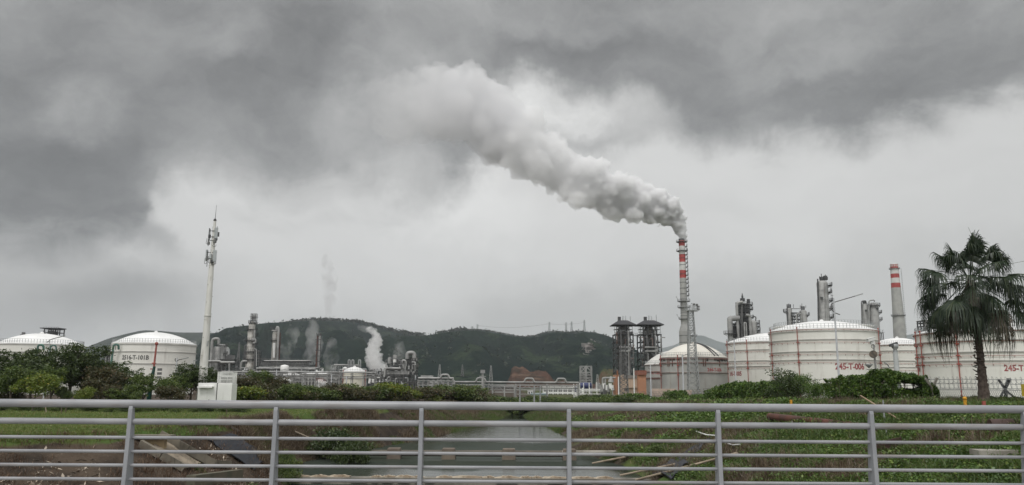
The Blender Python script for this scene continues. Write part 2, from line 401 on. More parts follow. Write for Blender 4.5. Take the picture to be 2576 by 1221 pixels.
tag(newobj('ground', npmesh('ground', V_, F_, groundmat(), True)), kind='structure')

# water: upper pool to the weir, lower pool towards the bridge
def watermat():
    m = bpy.data.materials.new('canal_water'); m.use_nodes = True; nt = m.node_tree; b = nt.nodes['Principled BSDF']; n = NT(nt)
    co = n.n('ShaderNodeTexCoord').outputs['Object']
    st = n.vm('MULTIPLY', co, (1, 2.2, 1)).outputs[0]
    sy = n.n('ShaderNodeSeparateXYZ'); n.put(sy.inputs[0], co); wob = n.m('ADD', sy.outputs[1], n.m('MULTIPLY', n.m('SUBTRACT', n.noise(co, .12, 3), .5), 16.0))
    sheen_band = n.m('MULTIPLY', n.mr(wob, 82, 87), n.mr(wob, 124, 116)); sheen_band = n.m('MAXIMUM', sheen_band, n.mr(wob, 134, 142)); sheen_band = n.m('MAXIMUM', sheen_band, n.m('MULTIPLY', n.m('MULTIPLY', n.mr(wob, 60, 58), n.mr(sy.outputs[0], -12, -7)), .5))  # bands across the canal where a brighter sky reflection is painted in by position
    patch = n.m('MULTIPLY', sheen_band, n.mr(n.noise(n.vm('MULTIPLY', co, (.06, .5, 1)).outputs[0], 1.0, 4, .6, 1.0), .24, .38))
    bp = n.n('ShaderNodeBump'); n.put(bp.inputs['Strength'], n.m('ADD', n.m('MULTIPLY', patch, .13), .05)); bp.inputs['Distance'].default_value = .05
    n.put(bp.inputs['Height'], n.noise(st, 2.6, 5, .62))
    nt.nodes.remove(b); o = nt.nodes['Material Output']; df = n.n('ShaderNodeBsdfDiffuse'); gl = n.n('ShaderNodeBsdfGlossy'); mx_ = n.n('ShaderNodeMixShader'); fr = n.n('ShaderNodeFresnel'); fr.inputs['IOR'].default_value = 1.33
    n.put(df.inputs[0], n.mix(n.noise(co, .15, 4), (.034, .046, .040), (.055, .060, .046))); gl.inputs['Roughness'].default_value = .07
    for q in (gl, fr): nt.links.new(bp.outputs[0], q.inputs['Normal'])
    sheen_streak = n.mr(n.noise(n.vm('MULTIPLY', co, (.35, 3.2, 1)).outputs[0], 1.0, 5, .7, .4), .40, .58, .85, 1.0); k = n.m('ADD', .11, n.m('MULTIPLY', n.m('MULTIPLY', patch, .89), sheen_streak)); n.put(mx_.inputs[0], n.m('MULTIPLY', n.m('MULTIPLY', fr.outputs[0], 4.0, clamp=True), k)); nt.links.new(df.outputs[0], mx_.inputs[1]); nt.links.new(gl.outputs[0], mx_.inputs[2]); nt.links.new(mx_.outputs[0], o.inputs['Surface']); return m  # reflection share raised in the painted bands, with streaks standing for ripples
WM = watermat()
wy = np.concatenate([np.arange(52.4, 240, 3.0)]); V_, F_ = grid(np.arange(-30, 31, 3.0), wy, lambda X, Y: X * 0)
tag(newobj('water', npmesh('water', V_, F_, WM, True)), kind='structure')
V_, F_ = grid(np.arange(-30, 31, 3.0), np.arange(-60, 54, 2.5), lambda X, Y: X * 0 - .35)
tag(newobj('water_lower', npmesh('water_lower', V_, F_, WM, True)), kind='structure')

# ------------------------------------------------------------------ hills
def hillmat(name, c1, c2, c3, s=1.0):
    m = bpy.data.materials.new(name); m.use_nodes = True; nt = m.node_tree; b = nt.nodes['Principled BSDF']; n = NT(nt)
    co = n.n('ShaderNodeTexCoord').outputs['Object']
    st_ = n.vm('MULTIPLY', co, (1, .35, 1.6)).outputs[0]
    col = n.mix(n.mr(n.noise(st_, .0055 * s, 7, .62, .8), .40, .60), c1, c2)
    col = n.mix(n.mr(n.noise(st_, .022 * s, 6, .7, .5), .50, .66), col, c3)
    col = n.mix(n.mr(n.noise(co, .11 * s, 4, .7), .55, .68), col, tuple(x * .55 for x in c1))
    b.inputs['Roughness'].default_value = 1; b.inputs['Specular IOR Level'].default_value = 0
    n.put(b.inputs['Base Color'], col)
    bp = n.n('ShaderNodeBump'); bp.inputs['Strength'].default_value = 1; bp.inputs['Distance'].default_value = 9
    n.put(bp.inputs['Height'], n.noise(co, .05 * s, 6, .7)); nt.links.new(bp.outputs[0], b.inputs['Normal']); return m
def hill(name, prof, D0, Dr, mat, seed, amp, nx=420, ny=110, base=2.0, wood=0):
    """range whose crest, Dr metres away, shows the given skyline; its foot is at D0"""
    us = [p[0] for p in prof]; P = [W(u, v, Dr) for u, v in prof]; px = np.array([p.x for p in P]); pz = np.array([p.z for p in P])
    X1 = np.linspace(px[0], px[-1], nx); rr = np.interp(X1, px, pz)
    k = np.ones(9) / 9; rp = np.pad(rr, 4, 'edge'); rr = np.convolve(rp, k, 'valid')
    T = np.linspace(0, 1.5, ny); V = []
    Xg, Tg = np.meshgrid(X1, T); Yg = D0 + (Dr - D0) * Tg
    t = np.clip(Tg, 0, 1); shape = np.where(Tg <= 1, (t ** 1.15), 1 - (Tg - 1) * .9)
    gl = 1 - 2 * np.abs(fbm(Xg / 210 + Tg * .8, Tg * .9 + 3, 5, seed) - .5) * 2
    env = np.sin(np.clip(Tg, 0, 1) * np.pi) ** .8
    # spurs: the crest height a bit of the way along the slope bends sideways
    Z = base + (rr[None, :] - base) * np.clip(shape + env * amp * (gl - .35), 0, 1.0)
    cap = base + (rr[None, :] - base) * (Yg / Dr) - 1.5; Z = np.where(Tg < .999, np.minimum(Z, cap), Z)      # no spur stands above the crest seen from the canal
    V = np.stack([Xg * np.where(Tg < 1, .35 + .65 * Yg / Dr, 1), Yg, Z], -1).reshape(-1, 3)
    i = (np.arange(ny - 1)[:, None] * nx + np.arange(nx - 1)[None, :]).ravel(); Fq = np.stack([i, i + 1, i + nx + 1, i + nx], 1)
    o = tag(newobj(name, npmesh(name, V, Fq, mat, True)), kind='structure')
    return V.reshape(ny, nx, 3), T
HM = hillmat('wooded_hillside', (.008, .016, .015), (.015, .026, .021), (.032, .047, .029))
HM2 = hillmat('distant_hillside', (.014, .022, .018), (.022, .031, .022), (.032, .042, .026), .6)
HP = [(420, 935), (480, 900), (545, 866), (600, 843), (650, 829), (700, 819), (750, 810), (800, 806), (860, 808), (905, 812), (940, 822), (1000, 837), (1050, 844), (1090, 843), (1130, 835), (1170, 830),
      (1215, 830), (1260, 838), (1300, 847), (1345, 846), (1375, 836), (1410, 834), (1432, 839), (1445, 833), (1475, 833), (1505, 842), (1530, 858), (1560, 885), (1600, 915), (1660, 940), (1740, 955)]
HV, HT = hill('hills', HP, 850, 2000, HM, 5, .50)
HP2 = [(120, 940), (200, 895), (226, 872), (270, 852), (320, 838), (360, 830), (405, 832), (450, 836), (520, 836), (600, 840), (700, 850), (900, 880)]
hill('hills_far', HP2, 2300, 3200, HM2, 21, .2, 260, 60)
HP3 = [(1500, 930), (1580, 895), (1650, 878), (1700, 868), (1735, 848), (1758, 838), (1785, 850), (1820, 862), (1880, 868), (1960, 872), (2050, 868), (2150, 862), (2240, 852), (2300, 838), (2340, 836), (2420, 842), (2500, 838), (2600, 835), (2700, 850)]
hill('hills_hazy', HP3, 6500, 9500, HM2, 31, .14, 260, 50)
# ------------------------------------------------------------------ writing
def text_mesh(s, size, bold=0.0):
    c = bpy.data.curves.new('writing', 'FONT'); c.body = s; c.size = size; c.align_x = 'CENTER'; c.align_y = 'CENTER'; c.offset = bold; c.resolution_u = 3
    o = bpy.data.objects.new('writing', c); COL.objects.link(o); dg = bpy.context.evaluated_depsgraph_get(); dg.update()
    me = bpy.data.meshes.new_from_object(o.evaluated_get(dg)); bpy.data.objects.remove(o); return me
def writing_on_cyl(s, size, cx, cy_, R, ang, z, mat, parent, bold=.036, stretch=.86):
    """ang: bearing (0 = towards -y); text wraps round the shell, read from outside"""
    me = text_mesh(s, size, size * bold)
    import bmesh
    b = bmesh.new(); b.from_mesh(me); bmesh.ops.triangulate(b, faces=b.faces[:])
    bmesh.ops.subdivide_edges(b, edges=[e for e in b.edges if e.calc_length() > size * .4], cuts=2, use_grid_fill=False)
    o0 = ORG[parent.name]
    for v in b.verts:
        a = ang + v.co.x * stretch / R; v.co = Vector((cx + (R + .03) * math.sin(a), cy_ - (R + .03) * math.cos(a), z + v.co.y)) - o0
    b.to_mesh(me); b.free(); me.name = 'lettering'; me.materials.clear(); me.materials.append(mat)
    return newobj('lettering', me, parent)
INK = pm('black_lettering', (.06, .06, .06), (.16, .16, .155), 1.5); INKR = pm('red_lettering', (.27, .045, .055), (.38, .16, .15), 1.2)

# ------------------------------------------------------------------ storage tanks
def tank(uL, uR, vc, D, vrim, zb, label, dome, mat, parts, text=None, rings=(), group=None, roofm=None, dark=False, nrail=96, redp=(), ringm=None, rail=True, extra=None):
    rl, rr, rc = ray(uL, vc), ray(uR, vc), None
    tl, tr = math.atan2(rl.x, rl.y), math.atan2(rr.x, rr.y); th, de = (tl + tr) / 2, (tr - tl) / 2
    dist = D / math.cos(th); R = dist * math.sin(de); cx, cy_ = dist * math.sin(th), D
    fx, fy = (dist - R) * math.sin(th), (dist - R) * math.cos(th)
    um = 1288 + F * 0 ; p = None
    # the picture row of the near rim gives its height
    uc = (uL + uR) / 2
    def zat(v): return W(uc, v, fy).z
    zr = zat(vrim)
    th0 = empty('storage_tank', (cx, cy_, zb), label, 'storage tank', group)
    m = MB(); m.lathe((cx, cy_, zb), [(R, 0), (R, zr - zb)], 96); m.build('shell', mat, th0)
    m = MB(); prof = [(R + .12, -.12), (R + .12, .05)] + [(R * math.cos(a) if 0 else R * (1 - t), dome * (1 - (1 - t) ** 2) + .05) for t in [i / 12 for i in range(13)]]
    m.lathe((cx, cy_, zr), prof, 96); m.lathe((cx, cy_, zr + dome), [(0, .0), (.5, .0), (.5, .35), (.2, .5), (0, .5)], 12); m.build('roof', roofm or ROOFW, th0)
    if rings:
        m = MB()
        for v in rings:
            z = zat(v); m.lathe((cx, cy_, z), [(R, -.10), (R + .22, -.10), (R + .22, .08), (R, .08)], 96, sm=False)
        m.build('stiffening_ring', ringm or RING, th0)
    if rail:
        m = MB(); Rr = R - .15
        for k in range(nrail):
            a = 2 * math.pi * k / nrail; x, y = cx + Rr * math.cos(a), cy_ + Rr * math.sin(a); m.bar((x, y, zr), (x, y, zr + 1.15), .07)
        for h in (.6, 1.15): m.hoop((cx, cy_, zr + h), Rr, .03, 96)
        m.build('railing', GALV, th0)
    def onshell(u, r=R):
        # bearing on the near side whose vertical is seen at picture column u
        d = ray(u, vc); a = math.atan2(d.x, d.y); k = min(max(dist * math.sin(a - th) / r, -1), 1); return th + math.asin(k) + 0 * a if 0 else math.asin(k) + a
    for u in redp:
        # solve the point where the ray meets the shell
        d = ray(u, vc); a = math.atan2(d.x, d.y); k = min(max(dist * math.sin(a - th) / (R + .25), -.999), .999)
        t = dist * math.cos(a - th) - math.sqrt(max((R + .25) ** 2 - (dist * math.sin(a - th)) ** 2, 0)); x, y = t * math.sin(a), t * math.cos(a)
        m = MB(); m.tube([(x, y, zb), (x, y, zr + .25)], .10, 8); m.ball((x, y, zr + .3), .18)
        for v in rings[1:] if rings else ():
            m.box((x, y, zat(v) - .6), (.5, .5, .25))
        m.build('riser_pipe', RED, th0)
    if parts:      # red sprinkler rings a little under the girders
        m = MB()
        for v in parts:
            z = zat(v); m.hoop((cx, cy_, z), R + .22, .03, 96)
            for k in range(48):
                a = 2 * math.pi * k / 48; m.bar((cx + R * math.cos(a), cy_ + R * math.sin(a), z - .35), (cx + (R + .25) * math.cos(a), cy_ + (R + .25) * math.sin(a), z), .06)
        m.build('sprinkler_ring', RED, th0)
    if text:
        for s, u, v, size, ink in text:
            d = ray(u, v); a = math.atan2(d.x, d.y); q = dist * math.sin(a - th); t = dist * math.cos(a - th) - math.sqrt(max(R * R - q * q, .01))
            x, y = t * math.sin(a) - cx, t * math.cos(a) - cy_; ang = math.atan2(x, -y); z = CAMZ + d.z / d.y * (t * math.cos(a))
            writing_on_cyl(s, size, cx, cy_, R, ang, z, ink, th0)
    return th0, cx, cy_, R, zr, zat
GT = 'white domed storage tanks behind the fence'
tank(1938, 2216, 920, 200, 826, 2.0, 'big white domed tank lettered 245-T-006 behind the bushes', 2.6, WHITE, (829, 861, 891, 912),
     [('245-T-006', 2140, 923, 2.0, INKR)], (832, 854, 884, 905), GT, redp=(1943, 2010, 2216))
# its neighbours
tank(1829, 2072, 925, 243, 857, 2.0, 'white tank lettered 45-T-005, half behind the largest white tank', 3.0, WHITE, (862, 884, 913, 926),
     [('245-T-005', 1848, 941, 1.8, INKR)], (860, 879, 907, 921), GT, redp=(1831, 1881))
tank(1950, 2206, 920, 248, 815, 2.0, 'taller white tank whose rail shows just over the roof of the largest tank', 1.2, WHITE, (), None, (820,), GT)
tank(2306, 2700, 920, 150, 829, 2.0, 'widest white tank behind the palm, lettered 245-T-0 at the picture edge', 2.0, WHITE, (833, 858, 895, 916),
     [('245-T-003', 2569, 927, 1.45, INKR), ('T-004', 2311, 931, 1.2, INKR)], (831, 855, 885, 907), GT, redp=(2309, 2321, 2412))
tank(2190, 2336, 920, 262, 866, 2.0, 'small white tank seen between the two big white tanks', 2.4, WHITE, (868, 886, 915, 932), None, (867, 882, 908, 924), GT, redp=())
t6 = tank(1660, 1830, 920, 226, 897, 2.0, 'weathered grey tank with rust stained rim lettered 244-T-006', 4.0, GREYT, (901, 912),
     [('244-T-006', 1799, 931, 1.35, INKR)], (903, 914, 938), 'grey storage tanks', roofm=pm('cream_roof', (.66, .64, .58), (.60, .57, .51), .3, .6), redp=(1662, 1705), ringm=RUSTG)
th0, cx, cy_, R, zr, zat = t6
GAP = pm('dark_gap', (.02, .018, .017)); rg = random.Random(3)
for k in range(46):       # gaps of broken insulation panels: shade painted as near-black boxes; tall ones are rust
    a = -math.pi / 2 + (k - 23) * .062
    if rg.random() < (.8 if k > 22 or 6 < k < 15 else .35):
        h = rg.choice([.6, .6, .8, 2.2]); w = rg.uniform(.4, .62) if h < 1 else .3
        m = MB(); m.box((cx + (R + .05) * math.cos(a), cy_ + (R + .05) * math.sin(a), zr - .45 - h / 2), (.16, w, h), a); m.build('rust_and_gap_patch', GAP if h < 1 else RUSTG, th0)
for da in (.10, .24):
    m = MB(); m.tube([(cx + R * (1 - t) * math.sin(.35 + da), cy_ - R * (1 - t) * math.cos(.35 + da), zr + 4.0 * (1 - (1 - t) ** 2) + .25) for t in [i / 10 for i in range(10)]], .16, 6); m.build('roof_pipe', STEELD, th0)
tank(1622, 1765, 920, 262, 916, 2.0, 'grey tank lettered 244-T-0, mostly hidden by the rust stained grey tank', 4.6, GREYT, (935, 953), [('244-T-005', 1648, 939, 1.25, INKR)], (918, 936, 951), 'grey storage tanks', redp=(), ringm=RUSTG,
     roofm=pm('pale_roof', (.62, .61, .58), (.55, .54, .51), .3, .6))
# left pair
t1 = tank(276, 491, 915, 240, 862, 2.4, 'white tank lettered 2516-T-101B behind the trees', 3.6, WHITE, (), [('2516-T-101B', 338, 900, 1.75, INK)], (866, 885, 915), 'white tanks on the left side')
th0, cx, cy_, R, zr, zat = t1
def riser(th, u, v, D, r, mat, bend=1):
    p = W(u, v, D); m = MB(); m.tube(rounded([(p.x - .5 * bend, p.y, 2.5), (p.x, p.y, p.z), (p.x + 1.3 * bend, p.y + .2, p.z), (p.x + 1.3 * bend, p.y + .6, p.z - 1.4)], .7), r, 8)
    for k in range(4): m.box((p.x - .1, p.y + .35, p.z - 2 - k * 2.4), (.25, .8, .15))
    m.build('riser_pipe', mat, th)
GREENP = pm('green_pipe', (.07, .17, .13), (.06, .13, .11), .6, .5)
riser(th0, 286, 867, 228, .3, GREENP); riser(th0, 278, 868, 230, .12, PIPEW)
p = W(394, 865, 225); m = MB(); m.tube([(p.x - .9, p.y, 2.5), (p.x - .2, p.y, p.z - 7), (p.x, p.y, p.z)], [.34, .30, .26], 8); m.ball(p, .5); m.box((p.x - .25, p.y, p.z - 5.6), (.9, .9, .3)); m.box((p.x - .5, p.y, p.z - 7.2), (1.0, 1.0, .3)); m.build('foam_pipe', RED, th0)
for k, u in enumerate((356, 371, 402, 418)):
    p = W(u, 850, 244); m = MB(); m.tube(arc((p.x, p.y, p.z - .3), .6, 0, 180, 6), .22, 6); m.bar((p.x - .6, p.y, p.z - .3), (p.x - .6, p.y, p.z - 1.6), .4); m.build('roof_vent', ROOFW, th0)
t0 = tank(-20, 208, 915, 225, 864, 2.4, 'white tank at the far left with a dark lattice frame beyond its roof', 3.2, WHITE, (), None, (866, 886, 915), 'white tanks on the left side')
riser(t0[0], 96, 868, 212, .28, GREENP); riser(t0[0], 128, 869, 214, .2, GREENP)
# centre tanks among the plant
tank(862, 920, 950, 300, 934, 2.0, 'small cream storage tank with rust red edges in front of the white steam', 1.6, pm('cream_paint', (.68, .65, .55), (.62, .59, .49), .2, .5), (), [('T-901', 880, 953, 1.0, INK)], (935, 952), redp=(863, 919), nrail=40, rail=True)
tank(941, 1004, 965, 330, 961, 2.0, 'low grey tank in front of the steel process structure', .9, GREYT, (), None, (961,), nrail=36)
tank(754, 836, 950, 330, 942, 2.0, 'low grey domed tank left of the cream tank', 1.4, GREYT, (), None, (942, 955), nrail=40)
tank(691, 762, 950, 345, 944, 2.0, 'low grey tank below the long air cooler', 1.3, GREYT, (), None, (944,), nrail=40)
tank(640, 690, 958, 350, 954, 2.0, 'little grey tank beside the bushes right of the white cabin', 1.0, GREYT, (), None, (954,), nrail=30)

# ------------------------------------------------------------------ columns, stacks, towers
def gx(u, v, D): return W(u, v, D)
def platform(th, c, r, mat=None, a0=0.0, a1=None, rail=1.1, w=1.2, name='platform', n=20):
    """annular walkway with a handrail round a vertical vessel"""
    m = MB(); c = Vector(c); full = a1 is None; e = a1 if a1 is not None else 2 * math.pi
    m.lathe(c, [(r, -.15), (r + w, -.15), (r + w, .05), (r, .05), (r, -.15)], n, a0, a1, sm=False)
    for h in (.55, rail): m.lathe((c.x, c.y, c.z + h), [(r + w - .08, 0), (r + w, 0), (r + w, .07), (r + w - .08, .07), (r + w - .08, 0)], n, a0, a1, sm=False)
    for k in range(n + (0 if full else 1)):
        a = a0 + (e - a0) * k / n; x, y = c.x + (r + w - .04) * math.cos(a), c.y + (r + w - .04) * math.sin(a); m.bar((x, y, c.z), (x, y, c.z + rail), .09)
        if k % 3 == 0: m.bar((c.x + r * math.cos(a), c.y + r * math.sin(a), c.z - 1.0), (x, y, c.z - .15), .12)
    m.build(name, mat or STEELD, th)
def ladder(th, x, y, z0, z1, mat=None, cage=True):
    m = MB()
    for s in (-.25, .25): m.bar((x + s, y, z0), (x + s, y, z1), .08)
    for k in range(int((z1 - z0) / .6)): m.bar((x - .25, y, z0 + k * .6), (x + .25, y, z0 + k * .6), .05)
    if cage:
        for k in range(int((z1 - z0) / 1.8)): m.lathe((x, y - .35, z0 + k * 1.8), [(.4, 0), (.46, 0), (.46, .08), (.4, .08)], 8, sm=False)
    m.build('ladder', mat or STEELD, th)
def column(th, u, v, D, vtop, r, zb=2.0, mat=None, plats=(), seg=(), name='vessel', domed=True, n=20, bands=True, side=1):
    """vertical vessel centred on picture column u; plats = [(v, half-angle or None, width)]"""
    p = W(u, v, D); zt = W(u, vtop, D).z; m = MB()
    prof = [(r, 0)]
    for vs, rs in seg: z = W(u, vs, D).z - zb; prof += [(prof[-1][0], z - abs(rs - prof[-1][0]) * .6), (rs, z + .0)]
    rt = prof[-1][0]; prof += [(rt, zt - zb - (rt * .5 if domed else 0))]
    if domed: prof += [(rt * math.cos(a), zt - zb - rt * .5 + rt * .5 * math.sin(a)) for a in (.4, .8, 1.2, 1.55)]
    else: prof += [(0, zt - zb)]
    m.lathe((p.x, p.y, zb), prof, n)
    if bands:
        z = zb + 3
        while z < zt - 2:
            rr = np.interp(z - zb, [q[1] for q in prof[:-4]] or [0], [q[0] for q in prof[:-4]] or [r]); m.lathe((p.x, p.y, z), [(rr, 0), (rr + .05, 0), (rr + .05, .18), (rr, .18)], n, sm=False); z += 3.4
    m.build(name, mat or STEELL, th)
    for vp, a, w in plats:
        z = W(u, vp, D).z; rr = np.interp(z - zb, [q[1] for q in prof], [q[0] for q in prof]) + .05
        if a is None: platform(th, (p.x, p.y, z), rr, w=w)
        else: platform(th, (p.x, p.y, z), rr, a0=(-a if side > 0 else math.pi - a), a1=(a if side > 0 else math.pi + a), w=w, n=8)
    return p, zt
def pipe(th, pts, r, mat=None, bend=None, name='pipe', n=8):
    m = MB(); m.tube(rounded(pts, bend or r * 2.5), r, n); m.build(name, mat or PIPEW, th)
def pp(th, D, uv, r, mat=None, bend=None, name='pipe', dy=0):
    pipe(th, [W(u, v, D) + Vector((0, dy, 0)) for u, v in uv], r, mat, bend, name)
def frame(th, u0, u1, vt, D, depth=8, zb=2.0, levels=(), nb=3, w=.35, mat=None, brace=True, rails=True, name='steel_frame', seed=0, decks=True):
    """open steel structure: columns, beams at each level (picture rows), decks, braces, handrails"""
    x0, x1 = W(u0, (vt + 960) / 2, D).x, W(u1, (vt + 960) / 2, D).x; zt = W((u0 + u1) / 2, vt, D).z; m = MB(); rl = MB(); rr = random.Random(seed)
    X = [x0 + (x1 - x0) * i / nb for i in range(nb + 1)]; Y = [D - depth / 2, D + depth / 2]; Z = sorted([W((u0 + u1) / 2, v, D).z for v in levels] + [zt])
    for x in X:
        for y in Y: m.bar((x, y, zb), (x, y, zt), w)
    zp = zb
    for z in Z:
        for y in Y: m.bar((x0, y, z), (x1, y, z), w * .8)
        for x in X: m.bar((x, Y[0], z), (x, Y[1], z), w * .8)
        if decks: m.box(((x0 + x1) / 2, D, z + .05), (abs(x1 - x0) + .8, depth + .8, .1))
        if brace:
            for i in range(nb):
                if rr.random() < .6:
                    a, b = (X[i], X[i + 1]) if rr.random() < .5 else (X[i + 1], X[i]); m.bar((a, Y[0], zp), (b, Y[0], z), w * .5)
                if rr.random() < .4: m.bar((X[i], Y[1], z), (X[i + 1], Y[1], zp), w * .5)
        if rails:
            for y in (Y[0] - .35,):
                for h in (.55, 1.1): rl.bar((x0 - .4, y, z + h), (x1 + .4, y, z + h), .07)
                k = 0; x = x0 - .4
                while x <= x1 + .4: rl.bar((x, y, z), (x, y, z + 1.1), .07); x += 1.4
        zp = z
    m.build(name, mat or STEELD, th)
    if rails: rl.build('handrail', mat or STEELD, th)
    return x0, x1, zt, Z

# --- tall red and white chimney (main stack)
D = 600; ax = W(1719.5, 740, D).x
ch = empty('chimney', (ax, D, 2.0), 'tall red and white steel chimney pouring out white smoke, with ring platforms', 'chimney')
def zc(v): return W(1719, v, D).z
def segm(v0, v1, r0, r1, mat, nm='shaft_band'):
    m = MB(); m.lathe((ax, D, zc(v1)), [(r1, 0), (r0, zc(v0) - zc(v1))], 28); m.build(nm, mat, ch)
rr_ = lambda v: float(np.interp(v, [600, 817, 834, 870, 1000], [2.35, 2.75, 4.35, 4.5, 4.6]))
bands = [(602, 619.5, SREDM), (619.5, 640.5, SWHT), (640.5, 660, SREDM), (660, 680.5, SWHT), (680.5, 700, SREDM)]
for a, b, mt in bands: segm(a, b, rr_(a), rr_(b), mt)
segm(700, 817, rr_(700), rr_(817), STKG, 'shaft'); segm(817, 834, 2.75, 4.35, STKG, 'shaft_cone'); m = MB(); m.lathe((ax, D, 2), [(4.7, 0), (4.35, zc(834) - 2)], 28); m.build('shaft_base', STKG, ch)
m = MB(); m.lathe((ax, D, zc(602)), [(1.9, -.5), (1.9, .2), (2.45, .2), (2.45, -1.2)], 28); m.build('mouth_rim', STEELD, ch)
m = MB()
for v in (631, 650, 667, 690, 711, 726, 740, 753, 788, 795, 845, 862): m.lathe((ax, D, zc(v)), [(rr_(v), -.15), (rr_(v) + .16, -.15), (rr_(v) + .16, .15), (rr_(v), .15)], 28, sm=False)
m.build('joint_ring', STEELD, ch)
for v, w in ((609, 2.0), (632, 2.0), (758.5, 2.2), (774, 2.2), (803, 1.6)): platform(ch, (ax, D, zc(v)), rr_(v), STEEL, w=w, n=24, rail=1.5)
for k in range(14):
    v = 621 + k * 10.2
    if v < 752: z = zc(v); r = rr_(v); platform(ch, (ax + .2, D, z), r, STEEL, a0=-.75, a1=.45, w=1.6, n=6, rail=1.9, name='ladder_landing')
ladder(ch, ax + 3.6, D - 1.2, zc(752), zc(611), STEEL)
for v, w in ((832, 2.4), (846, 4.2), (866, 3.4)): platform(ch, (ax + 1.0, D - 2, zc(v)), rr_(v) - .8, STEELD, a0=-.8, a1=.6, w=w, n=6)
for s, v in ((-1, 756), (1, 772), (-1, 801)): p = Vector((ax + s * 4.4, D - 1, zc(v))); m = MB(); m.bar(p, p + Vector((s * 1.4, 0, 2.4)), .16); m.box(p + Vector((s * 1.5, 0, 2.5)), (.7, .4, .4)); m.build('warning_lamp', STEEL, ch)

# --- right-hand concrete chimney
D = 700; pb, pt = W(2262, 840, D), W(2249, 665, D); ax2 = (pb.x + pt.x) / 2; ax2 = W(2256, 750, D).x
c2 = empty('chimney', (ax2, D, 2.0), 'grey concrete chimney with red and white bands at its top, left of the palm', 'chimney')
z2 = lambda v: W(2256, v, D).z; r2 = lambda v: float(np.interp(v, [665, 840, 1000], [3.35, 5.3, 7.0]))
for a, b, mt, nm in [(665, 676, SREDM, 'shaft_band'), (676, 689.6, SWHT, 'shaft_band'), (689.6, 700, SREDM, 'shaft_band'), (700, 712.6, SWHT, 'shaft_band'), (712.6, 724.6, SREDM, 'shaft_band'), (724.6, 975, STKG, 'shaft')]:
    m = MB(); m.lathe((ax2, D, z2(b)), [(r2(b), 0), (r2(a), z2(a) - z2(b))], 28); m.build(nm, mt, c2)
m = MB(); m.lathe((ax2, D, z2(665)), [(r2(665) - .5, -2), (r2(665) - .5, .2), (r2(665) + .15, .2), (r2(665) + .15, -.5)], 28)
for k in range(16):
    a = 2 * math.pi * k / 16; m.box((ax2 + (r2(669)) * math.cos(a), D + r2(669) * math.sin(a), z2(669.5)), (.25, .6, 1.7), a)
m.build('vent_slot', SWHT, c2)
platform(c2, (ax2, D, z2(677)), r2(677), STEEL, w=1.0, n=24); platform(c2, (ax2, D, z2(794.7)), r2(794.7), STEELD, w=1.2, n=24)
ladder(c2, ax2 + 4.9, D - 2.2, z2(838), z2(676), STEELD)

